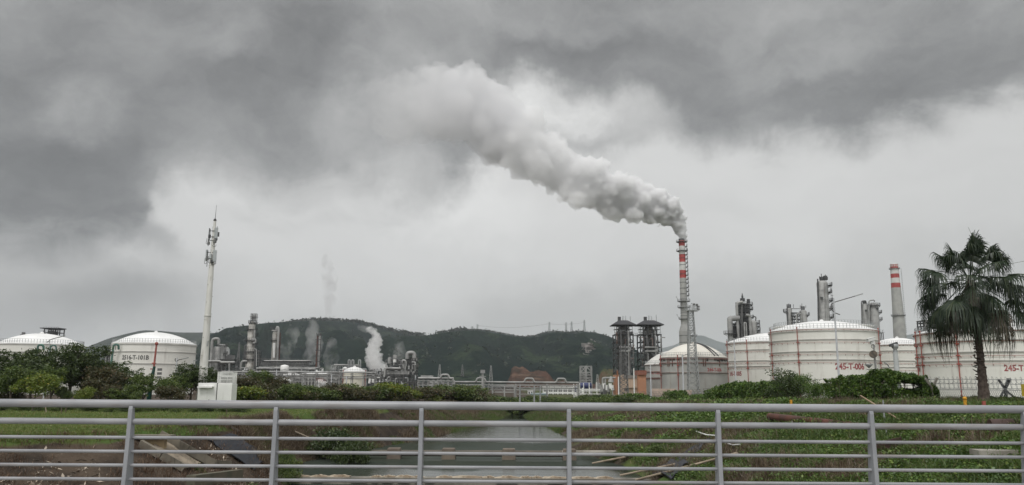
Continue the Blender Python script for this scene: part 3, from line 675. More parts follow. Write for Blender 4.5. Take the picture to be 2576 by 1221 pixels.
# --- twin dark towers with flared roofs
def coker(u0, u1, label, seed):
    D = 380; th = empty('process_tower', (W((u0 + u1) / 2, 960, D).x, D, 2.0), label, 'process tower', 'twin dark steel towers with flared roofs')
    uc = (u0 + u1) / 2; dep = 9; rr = random.Random(seed)
    x0, x1, zt, Z = frame(th, u0, u1, 843, D, dep, levels=(862, 875, 889, 905, 921, 937, 952), nb=3, w=.52, seed=seed)
    xa, xb = x0 + 1.6, x1 - 1.6; xc = (x0 + x1) / 2
    # the vessel inside and the upper, narrower cage
    m = MB(); m.cyl((xc, D, 2), 2.9, zt - 6, 24); m.lathe((xc, D, zt - 4), [(2.9, 0), (2.9, 5.5), (1.6, 8)], 24); m.build('vessel', pm('sooty_vessel', (.13, .115, .10), (.075, .068, .06), .25, .7, streak=.5, sc=(.05, .045, .04)), th)
    z1 = W(uc, 822, D).z; m = MB()
    for x in (xa, xa + (xb - xa) / 3, xa + 2 * (xb - xa) / 3, xb):
        for y in (D - 3, D + 3): m.bar((x, y, zt), (x, y, W(uc, 815, D).z), .3)
    for z in (zt + (z1 - zt) * .3, zt + (z1 - zt) * .65, z1):
        for y in (D - 3, D + 3): m.bar((xa, y, z), (xb, y, z), .25)
    for s, x in ((-1, xa), (1, xb)):
        m.box((x + s * .9, D, zt + (z1 - zt) * .62), (1.6, 5, .15)); m.bar((x + s * 1.7, D - 2.4, zt + .6), (x + s * 1.7, D - 2.4, z1 + .5), .14)
        m.bar((x + s * 1.7, D - 2.4, z1), (x + s * .2, D - 2.4, z1 + 2), .12)
    m.build('upper_frame', STEELD, th)
    # roof: shallow hipped canopy wider than the tower
    W0, W1 = W(uc, 820, D).z, W(uc, 808.5, D).z; hw = (x1 - x0) / 2 + 1.4; m = MB()
    vs = [(xc - hw, D - 6, W0), (xc + hw, D - 6, W0), (xc + hw, D + 6, W0), (xc - hw, D + 6, W0), (xc - hw * .38, D - 2, W1), (xc + hw * .38, D - 2, W1), (xc + hw * .38, D + 2, W1), (xc - hw * .38, D + 2, W1)]
    vs += [(x, y, z + .3) for x, y, z in vs]
    F4 = [(0, 1, 5, 4), (1, 2, 6, 5), (2, 3, 7, 6), (3, 0, 4, 7), (4, 5, 6, 7)]
    m.add(vs, [tuple(reversed(f)) for f in F4] + [tuple(i + 8 for i in f) for f in F4] + [(0, 8, 9, 1), (1, 9, 10, 2), (2, 10, 11, 3), (3, 11, 8, 0)]); m.build('roof', pm('roof_sheet_dark', (.045, .045, .05), (.03, .03, .034), .3, .7), th)
    m = MB(); m.box((xc - 1.6, D, W1 + 1.2), (1.4, 1.4, 1.8)); m.build('roof_box', STEELD, th)
    m = MB()
    for k in (-.2, .5, 1.4, 3.6): m.tube([(xc + k, D - 1, W1), (xc + k, D - 1, W1 + 2.2 + rr.random())], .09, 6)
    m.build('vent_pipe', STEELD, th)
    for k in range(12): x = xa + (xb - xa) * rr.random(); za, zb_ = zt + rr.uniform(-1, 2), z1 - rr.uniform(-2, 3); pipe(th, [(x, D - 3.4 + rr.random(), za), (x, D - 3.6, zb_), (x + rr.uniform(-1.5, 1.5), D - 3.2, zb_)], rr.uniform(.12, .24), rr.choice([STEEL, STEELD, GALV]))
    # the flat pipe loop two thirds up, stair flights, risers
    zl = W(uc, 875, D).z; m = MB(); yy = D - dep / 2 - .6; w2 = (x1 - x0) * .30
    loop = rounded([(xc - w2, yy, zl - .1), (xc + w2, yy, zl - .1), (xc + w2, yy, zl - 2.0), (xc - w2, yy, zl - 2.0)], .7); m.tube(loop, .42, 10); m.build('pipe_loop', PIPEW, th)
    m = MB()
    for i in range(8):
        za = Z[0] - 8 + i * 2.9; a, b = (xc, xc + 3.4) if i % 2 else (xc + 3.4, xc); m.bar((a, yy + .2, za), (b, yy + .2, za + 2.6), .3, .5)
    m.build('stairs', STEEL, th)
    for dx, r, mt in ((.72, .30, STEELL), (.80, .2, STEEL), (.30, .2, STEEL), (.18, .15, STEELD)):
        x = x0 + (x1 - x0) * dx; pipe(th, [(x, yy, 2), (x, yy, zt + rr.uniform(-3, 2)), (x, yy + 2, zt + 2)], r, mt)
    for k in range(30):
        x = x0 + (x1 - x0) * rr.random(); z = rr.uniform(8, zt - 3); h = rr.uniform(2, 6)
        pipe(th, [(x, D - dep / 2 - .2, z), (x, D - dep / 2 - .3, z + h), (x + rr.uniform(-2.5, 2.5), D - dep / 2 - .3, z + h)], rr.uniform(.1, .26), rr.choice([STEEL, STEELD, STEELL, RUSTG]))
    m = MB()
    for k in range(16): m.box((x0 + (x1 - x0) * rr.random(), D + rr.uniform(-4, 3.5), rr.choice(Z) + .7), (rr.uniform(.5, 1.5), 1, rr.uniform(.6, 1.6)))
    m.build('equipment', STEEL, th); return x0, x1, zt
a = coker(1546, 1590, 'left one of the two dark steel towers with flared roofs, over the orange building', 4)
b = coker(1608, 1660, 'right one of the two dark steel towers with flared roofs, over the grey tanks', 9)
D = 380; z = W(1600, 845, D).z; m = MB(); xl, xr = a[1] + .3, b[0] - .3
m.box(((xl + xr) / 2, D, z), (xr - xl, 1.6, .3))
for h in (.6, 1.2): m.bar((xl, D - .8, z + h), (xr, D - .8, z + h), .09)
k = xl
while k < xr: m.bar((k, D - .8, z), (k, D - .8, z + 1.2), .09); k += .8
one('footbridge', m, STEEL, 'small steel footbridge joining the twin dark towers', 'footbridge')

# --- lattice masts
def lattice(u, vb, vt, D, w0, w1, name, label, cat, group=None, mat=None, zb=2.0, top=True, cells=14, bw=.16):
    p = W(u, (vb + vt) / 2, D); zt = W(u, vt, D).z; m = MB(); th = empty(name, (p.x, D, zb), label, cat, group)
    def c(i, t): w = w0 + (w1 - w0) * t; s = ((-1, -1), (1, -1), (1, 1), (-1, 1))[i % 4]; return Vector((p.x + s[0] * w / 2, D + s[1] * w / 2, zb + (zt - zb) * t))
    for i in range(4): m.bar(c(i, 0), c(i, 1), bw)
    ts = [1 - (1 - k / cells) ** 1.0 for k in range(cells + 1)]
    for a, b in zip(ts, ts[1:]):
        for i in range(4): m.bar(c(i, a), c(i + 1, b), bw * .6); m.bar(c(i + 1, a), c(i, b), bw * .6); m.bar(c(i, b), c(i + 1, b), bw * .6)
    m.build('lattice_shaft', mat or GALV, th); return th, p, zt
th, p, zt = lattice(1741, 985, 782, 210, 2.9, 1.25, 'lighting_mast', 'grey lattice lighting mast with a crow nest in front of the grey tank', 'lighting mast', cells=18, bw=.17)
m = MB(); m.box((p.x + .1, 210, zt), (3.6, 2.6, .25)); m.build('platform', GALV, th)
m = MB()
for h in (.6, 1.2): m.hoop((p.x + .1, 210, zt + h), 1.7, .05, 16)
for k in range(16): a = k * math.pi / 8; m.bar((p.x + .1 + 1.7 * math.cos(a), 210 + 1.7 * math.sin(a), zt), (p.x + .1 + 1.7 * math.cos(a), 210 + 1.7 * math.sin(a), zt + 1.2), .07)
m.build('handrail', GALV, th)
for dx, dz in ((1.9, 1.0), (1.5, 1.5), (.7, 1.6), (1.9, .3)):
    m = MB(); m.box((p.x + dx, 209, zt + dz), (.55, .4, .5), .5); m.bar((p.x + dx, 209.2, zt + dz), (p.x + dx * .8, 209.4, zt), .08); m.build('floodlight', STEEL, th)
m = MB(); m.tube([(p.x - .9, 210, zt), (p.x - .95, 210, zt + 5.0)], .06, 6); m.build('lightning_rod', GALV, th)
lattice(1568, 990, 868, 222, 2.6, 1.3, 'lighting_mast', 'rusty lattice mast standing in front of the orange and beige building', 'lighting mast', cells=13, bw=.15, mat=STEEL)
# small pylons seen over the plant and on the hills
for u, vb, vt, D, lb in [(1106, 948, 917, 520, 'small pale pylon above the left end of the pipe bridge'), (1235, 966, 920, 480, 'slim lattice pylon above the pipe bridge right of the grey pole'), (1503, 965, 942, 470, 'thin pylon right of the blue topped steel frame'),
                         (1163, 960, 918, 900, 'faint grey pylon against the hillside above the pipe bridge'), (600, 925, 862, 900, 'faint dark pylon on the hillside left of the tallest column')]:
    lattice(u, vb, vt, D, 3.2 * D / 480, .5, 'pylon', lb, 'pylon', 'pylons', PIPEW if D < 600 else STEEL, cells=8, bw=.22 * D / 480)
pyl = []
for u, vb, vt, D, lb in [(1188, 834, 822, 2150, 'leftmost of the small pylons on the hill crest'), (1201, 832, 817, 2250, 'second pylon from the left on the hill crest'), (1382, 838, 811, 2100, 'red and white pylon on the crest before the four towers group'), (1424, 838, 812, 2150, 'stout pylon in the dip of the right hill crest'),
                         (1438, 836, 810, 2200, 'slender pylon right of the stout one in the crest dip'), (1470, 832, 806, 2300, 'rightmost pylon on the hill crest')]:
    zb = W(u, vb + 6, D).z; th, p, zt = lattice(u, vb, vt, D, 8, 1.6, 'pylon', lb, 'pylon', 'pylons on the hill crest', GALV, zb=zb, cells=7, bw=1.0)
    m = MB()
    for k, w in ((.80, 9), (.90, 7.5), (1.0, 6)): z = zb + (zt - zb) * k; m.bar((p.x - w / 2, D, z), (p.x + w / 2, D, z), .9)
    m.build('cross_arm', GALV, th); pyl.append(Vector((p.x, D, zb + (zt - zb) * .9)))
for i, (a, b) in enumerate(zip(pyl[1:], pyl[2:])):
    m = MB(); m.tube([a.lerp(b, t) - Vector((0, 0, 14 * 4 * t * (1 - t) * (b - a).length / 420)) for t in [k / 10 for k in range(11)]], .22, 4)
    one('power_line', m, STEEL, ['long power line sagging from the left pylons to the red and white one', 'power line between the red and white pylon and the stout one', 'short power line inside the dip of the crest', 'power line running to the rightmost crest pylon'][i], 'power line', 'power lines along the hill crest', org=a)

# --- right cluster: fractionator with big bent pipes (u 1830-1905)
D = 330; th = empty('process_unit', (W(1870, 860, D).x, D, 2.0), 'dark steel process unit with fat bent pipes above the 005 tank', 'process unit')
x0, x1, zt, Z = frame(th, 1866, 1886, 767, D, 4, levels=(777, 786, 800, 815, 830, 845), nb=2, w=.4, seed=3)
frame(th, 1842, 1868, 816, D + 3, 5, levels=(826, 838, 850), nb=2, w=.35, seed=5); frame(th, 1892, 1908, 841, D, 4, levels=(850,), nb=1, w=.3, seed=6)
column(th, 1876, 850, D + 5, 762, 2.2, mat=STEEL, plats=((768, None, 1.4), (779, .9, 1.4), (800, .9, 1.5)))
column(th, 1895, 850, D - 1, 806, 1.75, mat=STEELL, plats=((813, .8, 1.2), (822, .8, 1.2), (831, .8, 1.3), (838, .8, 1.2)))
column(th, 1849, 850, D + 2, 820, 1.1, mat=STEEL, plats=((821, None, .8), (834, None, 1.0)))
m = MB(); p = W(1868, 758, D); m.cyl(p, 1.0, 1.2); m.cyl(p + Vector((0, 0, 1.2)), .4, 1.2); m.cyl(p + Vector((0, 0, 2.4)), .2, .9); m.build('top_valve', STEELD, th)
m = MB()
for u in (1881, 1885): p = W(u, 764, D); m.cyl(p, .35, 1.9)
m.build('top_valve', STEELD, th)
pp(th, D - 3, [(1838, 862), (1836, 806), (1836, 802), (1860, 801)], 1.15, PIPEW, 2.6); pp(th, D - 3, [(1858, 865), (1853, 762), (1868, 760)], .6, PIPEW, 1.6)
pp(th, D - 4, [(1890, 865), (1886, 794), (1876, 793)], .65, PIPEW, 1.2); pp(th, D - 2, [(1867, 865), (1866, 768)], .45, STEEL); pp(th, D - 4, [(1874, 860), (1872, 812), (1877, 813), (1879, 860)], .35, PIPEW, .6)
pp(th, D - 2, [(1861, 865), (1860, 815), (1850, 812)], .3, STEEL); pp(th, D - 4, [(1902, 850), (1903, 840), (1922, 840), (1922, 850)], .3, PIPEW); pp(th, D, [(1900, 813), (1902, 798), (1896, 796)], .25, STEEL)
platform(th, W(1837, 840, D - 3), 1.2, w=1.6, n=12); frame(th, 1903, 1923, 847, D, 3, levels=(), nb=3, w=.2, rails=True, seed=8)
# --- twin columns u 1976-2036
D = 330; th = empty('process_unit', (W(2006, 830, D).x, D, 2.0), 'pair of short grey columns joined by a dark frame, left of the tallest column', 'process unit')
column(th, 1986, 800, D, 774, 1.15, mat=STEELL, plats=((773, None, .8), (785, .8, 1.2)), side=-1); column(th, 2021, 800, D, 780, 1.5, mat=STEELL, plats=((778, None, .7), (793, .8, 1.0)))
frame(th, 1995, 2015, 788, D, 3, levels=(796, 804, 812, 822), nb=2, w=.28, seed=12, rails=False)
pp(th, D - 2, [(1982, 835), (1980, 775)], .25, STEELD); pp(th, D - 2, [(2015, 835), (2015, 789), (2004, 789), (2004, 835)], .3, PIPEW); pp(th, D - 1, [(1990, 777), (2018, 777)], .15, STEEL)
for u, v in ((1984, 764), (1988, 768), (1996, 766), (2013, 768), (2017, 764), (2027, 769)):
    m = MB(); p = W(u, 775, D - 1); q = W(u, v, D - 1); m.tube([p, q], .1, 6); m.build('vent_pipe', STEELD, th)
# --- tallest column u 2074
D = 300; th = empty('distillation_column', (W(2071, 760, D).x, D, 2.0), 'tallest grey column standing behind the dome of the largest white tank', 'distillation column')
p, zt = column(th, 2071, 760, D, 706, 2.05, mat=STEELL, plats=((704.5, None, .7), (719, .75, 1.6), (736, .8, 1.3), (757, .5, 1.4), (777, .6, 1.3), (798, .7, 1.4)))
m = MB(); rr = random.Random(8)
for k in range(5): q = W(2062 + k * 5.0, 704, D); m.tube([q, q + Vector((0, 0, rr.uniform(1, 2.4)))], .13, 6)
m.box(W(2076, 700, D), (1.2, 1, 1.8)); m.build('vent_pipe', STEELD, th)
pp(th, D - 1, [(2059, 820), (2057, 702)], .28, STEELD, name='pipe'); pp(th, D - 2.2, [(2079, 812), (2077, 712)], .38, PIPEW); ladder(th, p.x + 3.2, D - .5, W(2071, 815, D).z, W(2071, 711, D).z)
m = MB(); q = W(2067, 753, D - 2.2); m.cyl(q, .5, .9, 12); m.build('manhole', STEELD, th)
# --- column pair u 2166-2216
D = 330; th = empty('process_unit', (W(2190, 800, D).x, D, 2.0), 'pair of thick grey columns between the curved lamp and the concrete chimney', 'process unit')
column(th, 2177, 800, D, 764, 1.35, mat=STEELL, plats=((763, None, .6),)); column(th, 2199, 800, D, 762, 1.95, mat=STEELL, plats=((770, None, .8), (787, .6, 1.2), (805, .6, 1.2)))
pp(th, D - 1, [(2169, 835), (2167, 758), (2178, 757), (2179, 763)], .25, STEEL); pp(th, D - 2, [(2187, 835), (2186, 757), (2199, 755), (2200, 760)], .25, PIPEW); pp(th, D, [(2187, 774), (2196, 773)], .2)
for u, v in ((2179, 784), (2208, 779)): m = MB(); m.cyl(W(u, v, D - 2.1), .45, .8, 12); m.build('manhole', STEELD, th)
frame(th, 2214, 2222, 838, D, 3, levels=(), nb=2, w=.25, seed=2)
# --- rooftop steelwork seen beyond the widest tank and at the far left
D = 320; th = empty('steel_structure', (W(2335, 815, D).x, D, 2.0), 'grey steel frame showing over the tank left of the palm crown', 'steel structure')
frame(th, 2322, 2345, 808, D, 5, levels=(814, 822, 832), nb=3, w=.4, mat=STEEL, seed=14); pp(th, D - 3, [(2330, 835), (2328, 806)], .4, PIPEW)
frame(th, 2346, 2368, 822, D, 5, levels=(830,), nb=3, w=.3, mat=STEEL, seed=15)
D = 420; th = empty('steel_structure', (W(132, 840, D).x, D, 2.0), 'dark lattice frame with flat roof rising beyond the far left tank', 'steel structure')
frame(th, 113, 147, 829, D, 6, levels=(838, 846, 855), nb=3, w=.42, seed=17, decks=False); m = MB(); p = W(134, 827, D); m.box(p, (9.8, 8, .45)); m.build('roof', STEELD, th)
m = MB(); m.box(W(131, 843, D), (3.4, 3, 4)); m.build('equipment', STEELD, th)
D = 420; p = W(57, 842, D); m = MB(); m.cyl((p.x, D, 2), 1.2, p.z - 2, 12); m.box((p.x + .4, D, p.z - 1), (1.4, 1, 4.4)); one('flue', m, STEEL, 'short dark flue standing beyond the roof of the far left tank', 'flue')
D = 300; th = empty('process_column', (W(272, 900, D).x, D, 2.0), 'thin grey column half hidden at the left edge of the 2516 tank', 'column'); column(th, 272, 900, D, 885, .9, mat=STEEL, plats=((889, None, .6), (905, None, .6))); pp(th, D - 2, [(266, 930), (266, 884), (273, 882), (275, 887)], .25, PIPEW)
# ------------------------------------------------------------------ left plant
D = 380; th = empty('process_unit', (W(545, 900, D).x, D, 2.0), 'grey vessels with a hooped pipe just right of the white mast', 'process unit')
column(th, 556, 900, D, 866, 2.2, mat=STEELL, plats=((870, None, .5), (890, .8, .6))); column(th, 547, 900, D - 2, 872, 1.5, mat=STEELL); column(th, 541, 900, D - 1, 872, 1.0, mat=STEELL)
pp(th, D - 4, [(530, 925), (534, 853), (551, 852), (550, 866)], .75, PIPEW, 2.3)
frame(th, 556, 592, 905, D, 8, levels=(912, 918, 926), nb=4, w=.3, seed=21, mat=STEEL)
pp(th, D - 5, [(524, 909), (553, 909), (556, 912), (591, 912)], .6, PIPEW); pp(th, D - 5, [(577, 912), (577, 935)], .45, PIPEW); pp(th, D - 5, [(505, 909), (531, 909)], .5, PIPEW)
m = MB(); rr = random.Random(2)
for k in range(9): q = W(560 + k * 3.6, 903 - rr.random() * 5, D); m.box(q, (.8, 1, 2.4))
m.build('equipment', STEEL, th)
# tallest left column
D = 360; th = empty('distillation_column', (W(631, 860, D).x, D, 2.0), 'tall stepped column with an open top cage in front of the wooded hill', 'distillation column')
DIRTY = pm('stained_column', (.40, .39, .36), (.26, .25, .23), .35, .6, .1, streak=.75, sc=(.13, .085, .06))
p, zt = column(th, 631, 870, D, 812, 2.0, mat=DIRTY, plats=((829, None, 1.0), (843, .9, 1.2), (857, None, .9), (867, .9, 1.5), (885, None, .9), (904, None, .7)), seg=((880, 1.75), (832, 1.5)), domed=True)
column(th, 633.5, 840, D, 808, .95, mat=DIRTY, zb=W(633, 835, D).z, plats=((813, None, .9),)); m = MB()
zz = lambda v: W(634, v, D).z
for dx, dy in ((-1, -1), (1, -1), (1, 1), (-1, 1)): m.bar((p.x + .6 + dx * 1.1, D + dy * 1.1, zz(813)), (p.x + .6 + dx * 1.1, D + dy * 1.1, zz(790)), .2)
for v in (790, 793, 797, 802, 807):
    for a, b in (((-1, -1), (1, -1)), ((1, -1), (1, 1)), ((1, 1), (-1, 1)), ((-1, 1), (-1, -1))): m.bar((p.x + .6 + a[0] * 1.2, D + a[1] * 1.2, zz(v)), (p.x + .6 + b[0] * 1.2, D + b[1] * 1.2, zz(v)), .14)
m.box((p.x + .6, D, zz(798)), (3, 3, .2)); m.build('top_cage', STEEL, th)
m = MB()
for k in range(4): m.tube([(p.x - .3 + k * .55, D, zz(806)), (p.x - .3 + k * .55, D, zz(791 + k))], .22, 6)
m.build('vent_pipe', PIPEW, th)
pp(th, D - 3, [(641, 830), (639, 856), (634, 856), (634, 853), (643, 853), (643, 862), (637, 863)], .4, PIPEW, 1.0); pp(th, D - 2, [(618, 915), (616, 870), (621, 868)], .3, STEEL); pp(th, D - 2, [(605, 940), (607, 909), (622, 909)], .5, PIPEW, 1.6)
pp(th, D - 2, [(645, 922), (645, 879), (638, 878)], .3, PIPEW); pp(th, D - 2, [(640, 922), (642, 832)], .22, STEEL); pp(th, D - 2, [(651, 925), (651, 882)], .2, STEEL)
frame(th, 616, 648, 884, D + 3, 5, levels=(892, 900, 909, 917), nb=3, w=.28, seed=23, mat=STEEL); m = MB(); m.cyl(W(618, 942, D - 3), .9, 3, 12); m.build('drum', WHITEB, th)
frame(th, 650, 672, 903, D + 3, 6, levels=(910, 917), nb=2, w=.3, seed=24, mat=STEEL)
# second left column
D = 380; th = empty('distillation_column', (W(692, 860, D).x, D, 2.0), 'grey column with a tall hooked pipe on its right side, second from the mast', 'distillation column')
p, zt = column(th, 692, 870, D, 834, 1.5, mat=DIRTY, plats=((834, None, 1.0), (857, None, .7), (872, .9, .8), (890, .9, .8)))
pp(th, D - 2, [(697, 910), (701, 828), (700, 824), (697, 823), (695, 830)], .55, PIPEW, .9); pp(th, D - 3, [(689, 900), (690, 863)], .5, WHITEB); pp(th, D, [(702, 908), (705, 838), (699, 838)], .3, RUSTP); pp(th, D - 2, [(684, 832), (697, 832)], .3, PIPEW)
m = MB()
for k in range(6): m.box(W(683 + k * 2.6, 829 - (k % 2) * 5, D), (1.4, 2, .5))
m.build('equipment', STEELD, th)
# thin rusty stack
D = 380; th = empty('flare_stack', (W(801, 880, D).x, D, 2.0), 'thin rust brown stack with pale pipes standing in the grey steam', 'flare stack')
for du, r, vt, mt in ((-3.0, .42, 846, RUSTP), (0, .45, 850, STEEL), (2.6, .5, 845, PIPEW), (4.8, .25, 842, STEELD)):
    a, b = W(799 + du, 925, D), W(802 + du, vt, D); m = MB(); m.tube([Vector(((a.x + b.x) / 2, D, a.z)), Vector(((a.x + b.x) / 2, D, b.z))], r, 8); m.build('flue_pipe', mt, th)
m = MB()
for v in (855, 868, 882, 896, 910): q = W(801, v, D); m.box(q, (2.6, 1.4, .22))
for k in range(5): m.bar(W(798 + k * 2, 848, D), W(797 + k * 2.6, 838 + (k % 2) * 3, D), .3)
m.build('clamp', STEELD, th); pp(th, D - 1, [(803, 920), (803, 926), (792, 927), (792, 935)], .5, PIPEW)
# long air cooler deck
D = 350; th = empty('air_cooler', (W(723, 925, D).x, D, 2.0), 'long elevated air cooler bank with a white top rail', 'air cooler')
x0, x1, zt, Z = frame(th, 664, 781, 910, D, 9, levels=(919, 928, 938), nb=13, w=.28, seed=31, mat=STEEL)
m = MB(); q0, q1 = W(664, 908, D - 5.4), W(782, 908, D - 5.4); m.tube([q0, q1], .30, 8); m.build('header_pipe', PIPEW, th)
for k in range(14):
    x = x0 + (x1 - x0) * (k + .5) / 14; m = MB(); m.cyl((x, D - 2.3, zt - 1.9), 1.0, .9, 14, 1.2); m.cyl((x, D - 2.3, zt - 2.2), .25, .3, 6); m.build('fan', GALV, th)
m = MB()
for k in range(30):
    x = x0 + (x1 - x0) * (k + .5) / 30; m.bar((x - .5, D - 4.7, zt - 1.9), (x, D - 4.7, zt - .3), .16); m.bar((x + .5, D - 4.7, zt - 1.9), (x, D - 4.7, zt - .3), .16)
m.build('fan_guard', PIPEW, th)
m = MB(); q = W(723, 926, D - 5); m.box(q, (x1 - x0 + 4, .5, 1.1)); q = W(723, 934, D - 5); m.box((q.x - 1, q.y, q.z), (x1 - x0, .4, .6)); m.build('girder', PIPEW, th)
for i, (ua, ub, v) in enumerate(((645, 679, 927), (690, 708, 927), (775, 792, 928))):
    D2 = 330; th = empty('air_cooler', (W((ua + ub) / 2, 940, D2).x, D2, 2.0), ['short air cooler with a pale rail beside the stepped column', 'smallest air cooler just left of the white drum tank', 'short air cooler bank at the foot of the rusty stack'][i], 'air cooler')
    x0, x1, zt, Z = frame(th, ua, ub, v + 3, D2, 4, levels=(v + 12, v + 20), nb=4, w=.22, seed=33 + i, mat=STEEL, rails=False)
    m = MB(); m.tube([W(ua, v, D2 - 3), W(ub, v, D2 - 3)], .34, 8); m.build('header_pipe', PIPEW, th)
    m = MB(); n_ = int((x1 - x0) / 1.3)
    for k in range(n_): x = x0 + (x1 - x0) * (k + .5) / n_; m.bar((x - .45, D2 - 2.4, zt - 1.9), (x, D2 - 2.4, zt - .2), .16); m.bar((x + .45, D2 - 2.4, zt - 1.9), (x, D2 - 2.4, zt - .2), .16)
    m.build('fan_guard', PIPEW, th)
# white upright drum
D = 300; th = empty('drum_tank', (W(715, 940, D).x, D, 2.0), 'white upright drum on legs in front of the long air cooler', 'drum tank')
p = W(715, 940, D); zt = W(715, 921, D).z; zb = W(715, 939, D).z; m = MB(); m.lathe((p.x, D, zb), [(0, -.5), (1.1, -.2), (1.55, 0), (1.55, zt - zb), (1.1, zt - zb + .3), (0, zt - zb + .5)], 20); m.build('vessel', WHITEB, th)
for s in ((-1, -1), (1, -1), (1, 1), (-1, 1)): m = MB(); m.bar((p.x + s[0], D + s[1], 2), (p.x + s[0], D + s[1], zb + .3), .2); m.build('leg', GALV, th)
# horizontal vessel and sphere-like drums
for i, (u, v, r, D, lb) in enumerate(((720, 962, 1.9, 290, 'white horizontal drum low in the pipework below the upright drum'), (806, 963, 1.6, 290, 'white domed vessel showing over the bushes under the rusty stack'), (814, 966, 1.3, 288, 'second smaller white vessel showing over the bushes under the rusty stack'))):
    p = W(u, v, D); m = MB(); m.ball(p, r, 16, .8); m.cyl((p.x, p.y, 2), r * .9, p.z - 2, 16); th = empty('vessel', (p.x, D, 2), lb, 'vessel'); m.build('tank_body', WHITEB, th)
    m = MB(); m.cyl((p.x, p.y, p.z + r * .75), .3, .8, 8); m.build('nozzle', GALV, th)
    m = MB(); k = -r
    while k < r: m.bar((p.x + k, p.y - r, p.z + r * .4), (p.x + k, p.y - r, p.z + r * .4 + 1), .09); k += .6
    m.bar((p.x - r, p.y - r, p.z + r * .4 + 1), (p.x + r, p.y - r, p.z + r * .4 + 1), .09); m.build('handrail', RED if i else GALV, th)
# low pipe bridges through the left plant
def rack(u0, u1, v, D, label, n, r=.3, drop=8, zb=2.0, mat=None, pm_=None, group='pipe racks', rows=2, hoops=(), w=.3, tr=False):
    a, b = W(u0, v, D), W(u1, v, D); th = empty('pipe_rack', ((a.x + b.x) / 2, D, zb), label, 'pipe rack', group); z = (a.z + b.z) / 2; mat = mat or STEELL
    for k in range(n + 1):
        x = a.x + (b.x - a.x) * k / n; m = MB()
        for y in (D - 1.5, D + 1.5): m.bar((x, y, zb), (x, y, z), w)
        m.bar((x, D - 1.8, z - .15), (x, D + 1.8, z - .15), w); m.bar((x, D - 1.8, z - 1.4), (x, D + 1.8, z - 1.4), w); m.build('support', mat, th)
    m = MB()
    for dz in (-.3, -1.5) if rows > 1 else (-.3,): m.bar((a.x, D - 1.6, z + dz), (b.x, D - 1.6, z + dz), w * .8)
    if tr:
        k = a.x; s = 1
        while k + 1.6 < b.x: m.bar((k, D - 1.6, z - .3 if s > 0 else z - 1.5), (k + 1.6, D - 1.6, z - 1.5 if s > 0 else z - .3), .12); k += 1.6; s = -s
    m.build('beam', mat, th)
    for j, (y, rr, dz) in enumerate(((-1.2, r, .15), (-.3, r * .7, .1), (.6, r * .9, .15), (-1.0, r * .7, -1.2))[:2 + rows]):
        pts = [Vector((a.x, D + y, z + dz + rr))]
        for hu in hoops if j < 2 else ():
            h = W(hu, v, D).x; hw = 1.3 if D < 250 else 2.2; pts += [Vector((h - hw, D + y, z + dz + rr)), Vector((h - hw * .7, D + y, z + dz + rr + 1.0)), Vector((h + hw * .7, D + y, z + dz + rr + 1.0)), Vector((h + hw, D + y, z + dz + rr))]
        pts.append(Vector((b.x, D + y, z + dz + rr))); pipe(th, pts, rr, pm_ or PIPEW, .4)
    return th, a, b, z
rack(560, 945, 939, 285, 'long low pipe rack running across the left plant above the bushes', 13, .22, group='pipe racks')
rack(590, 860, 950, 300, 'lower pipe rack behind the long one in the left plant', 9, .25)
for i, (u0, u1, v, D) in enumerate(((648, 700, 944, 330), (736, 800, 948, 310), (800, 862, 940, 340), (826, 858, 948, 330), (918, 960, 944, 345))):
    th = empty('steel_structure', (W((u0 + u1) / 2, 960, D).x, D, 2.0), ['grey pipe structure low between the white cabin and the upright drum', 'grey pipe structure between the two low grey tanks', 'grey pipe structure behind the bushes left of the cream tank', 'small steel frame touching the left edge of the cream tank', 'steel frame hugging the right edge of the cream tank'][i], 'steel structure')
    frame(th, u0, u1, v, D, 6, levels=(v + 8, v + 16), nb=max(3, int((u1 - u0) / 8)), w=.26, seed=50 + i, mat=STEEL); rr = random.Random(60 + i)
    for k in range(9):
        u = rr.uniform(u0, u1); pp(th, D - 3.6, [(u, 975), (u, v + rr.uniform(-4, 10)), (u + rr.uniform(-14, 14), v + rr.uniform(-4, 10))], rr.uniform(.12, .32), rr.choice([PIPEW, PIPEW, GALV, STEELL]))
for i, (u0, u1, v, D) in enumerate(((600, 662, 932, 345), (660, 760, 934, 365), (756, 862, 936, 360), (918, 985, 936, 350))):
    th = empty('steel_structure', (W((u0 + u1) / 2, 960, D).x, D, 2.0), ['dark pipework frame behind the foot of the tallest left column', 'dark pipework frame under the long air cooler', 'dark pipework frame under the rusty stack', 'dark pipework frame in the steam right of the cream tank'][i], 'steel structure')
    frame(th, u0, u1, v, D, 8, levels=(v + 7, v + 14, v + 22), nb=int((u1 - u0) / 7), w=.3, seed=150 + i, mat=STEELD if i % 2 else STEEL); rr = random.Random(160 + i)
    for k in range(int((u1 - u0) / 4)):
        u = rr.uniform(u0, u1); v2 = v + rr.uniform(-9, 14); pp(th, D - 4.5, [(u, 975), (u, v2), (u + rr.uniform(-12, 12), v2)], rr.uniform(.14, .34), rr.choice([PIPEW, STEEL, GALV, STEELL, STEELD]))
    for k in range(int((u1 - u0) / 12)): m = MB(); q = W(rr.uniform(u0, u1), rr.choice([v + 2, v + 10, v + 18]), D - 4.2); m.cyl(q, rr.uniform(.4, .9), rr.uniform(1, 2.4), 10); m.build('drum', rr.choice([WHITEB, STEELL, STEEL]), th)
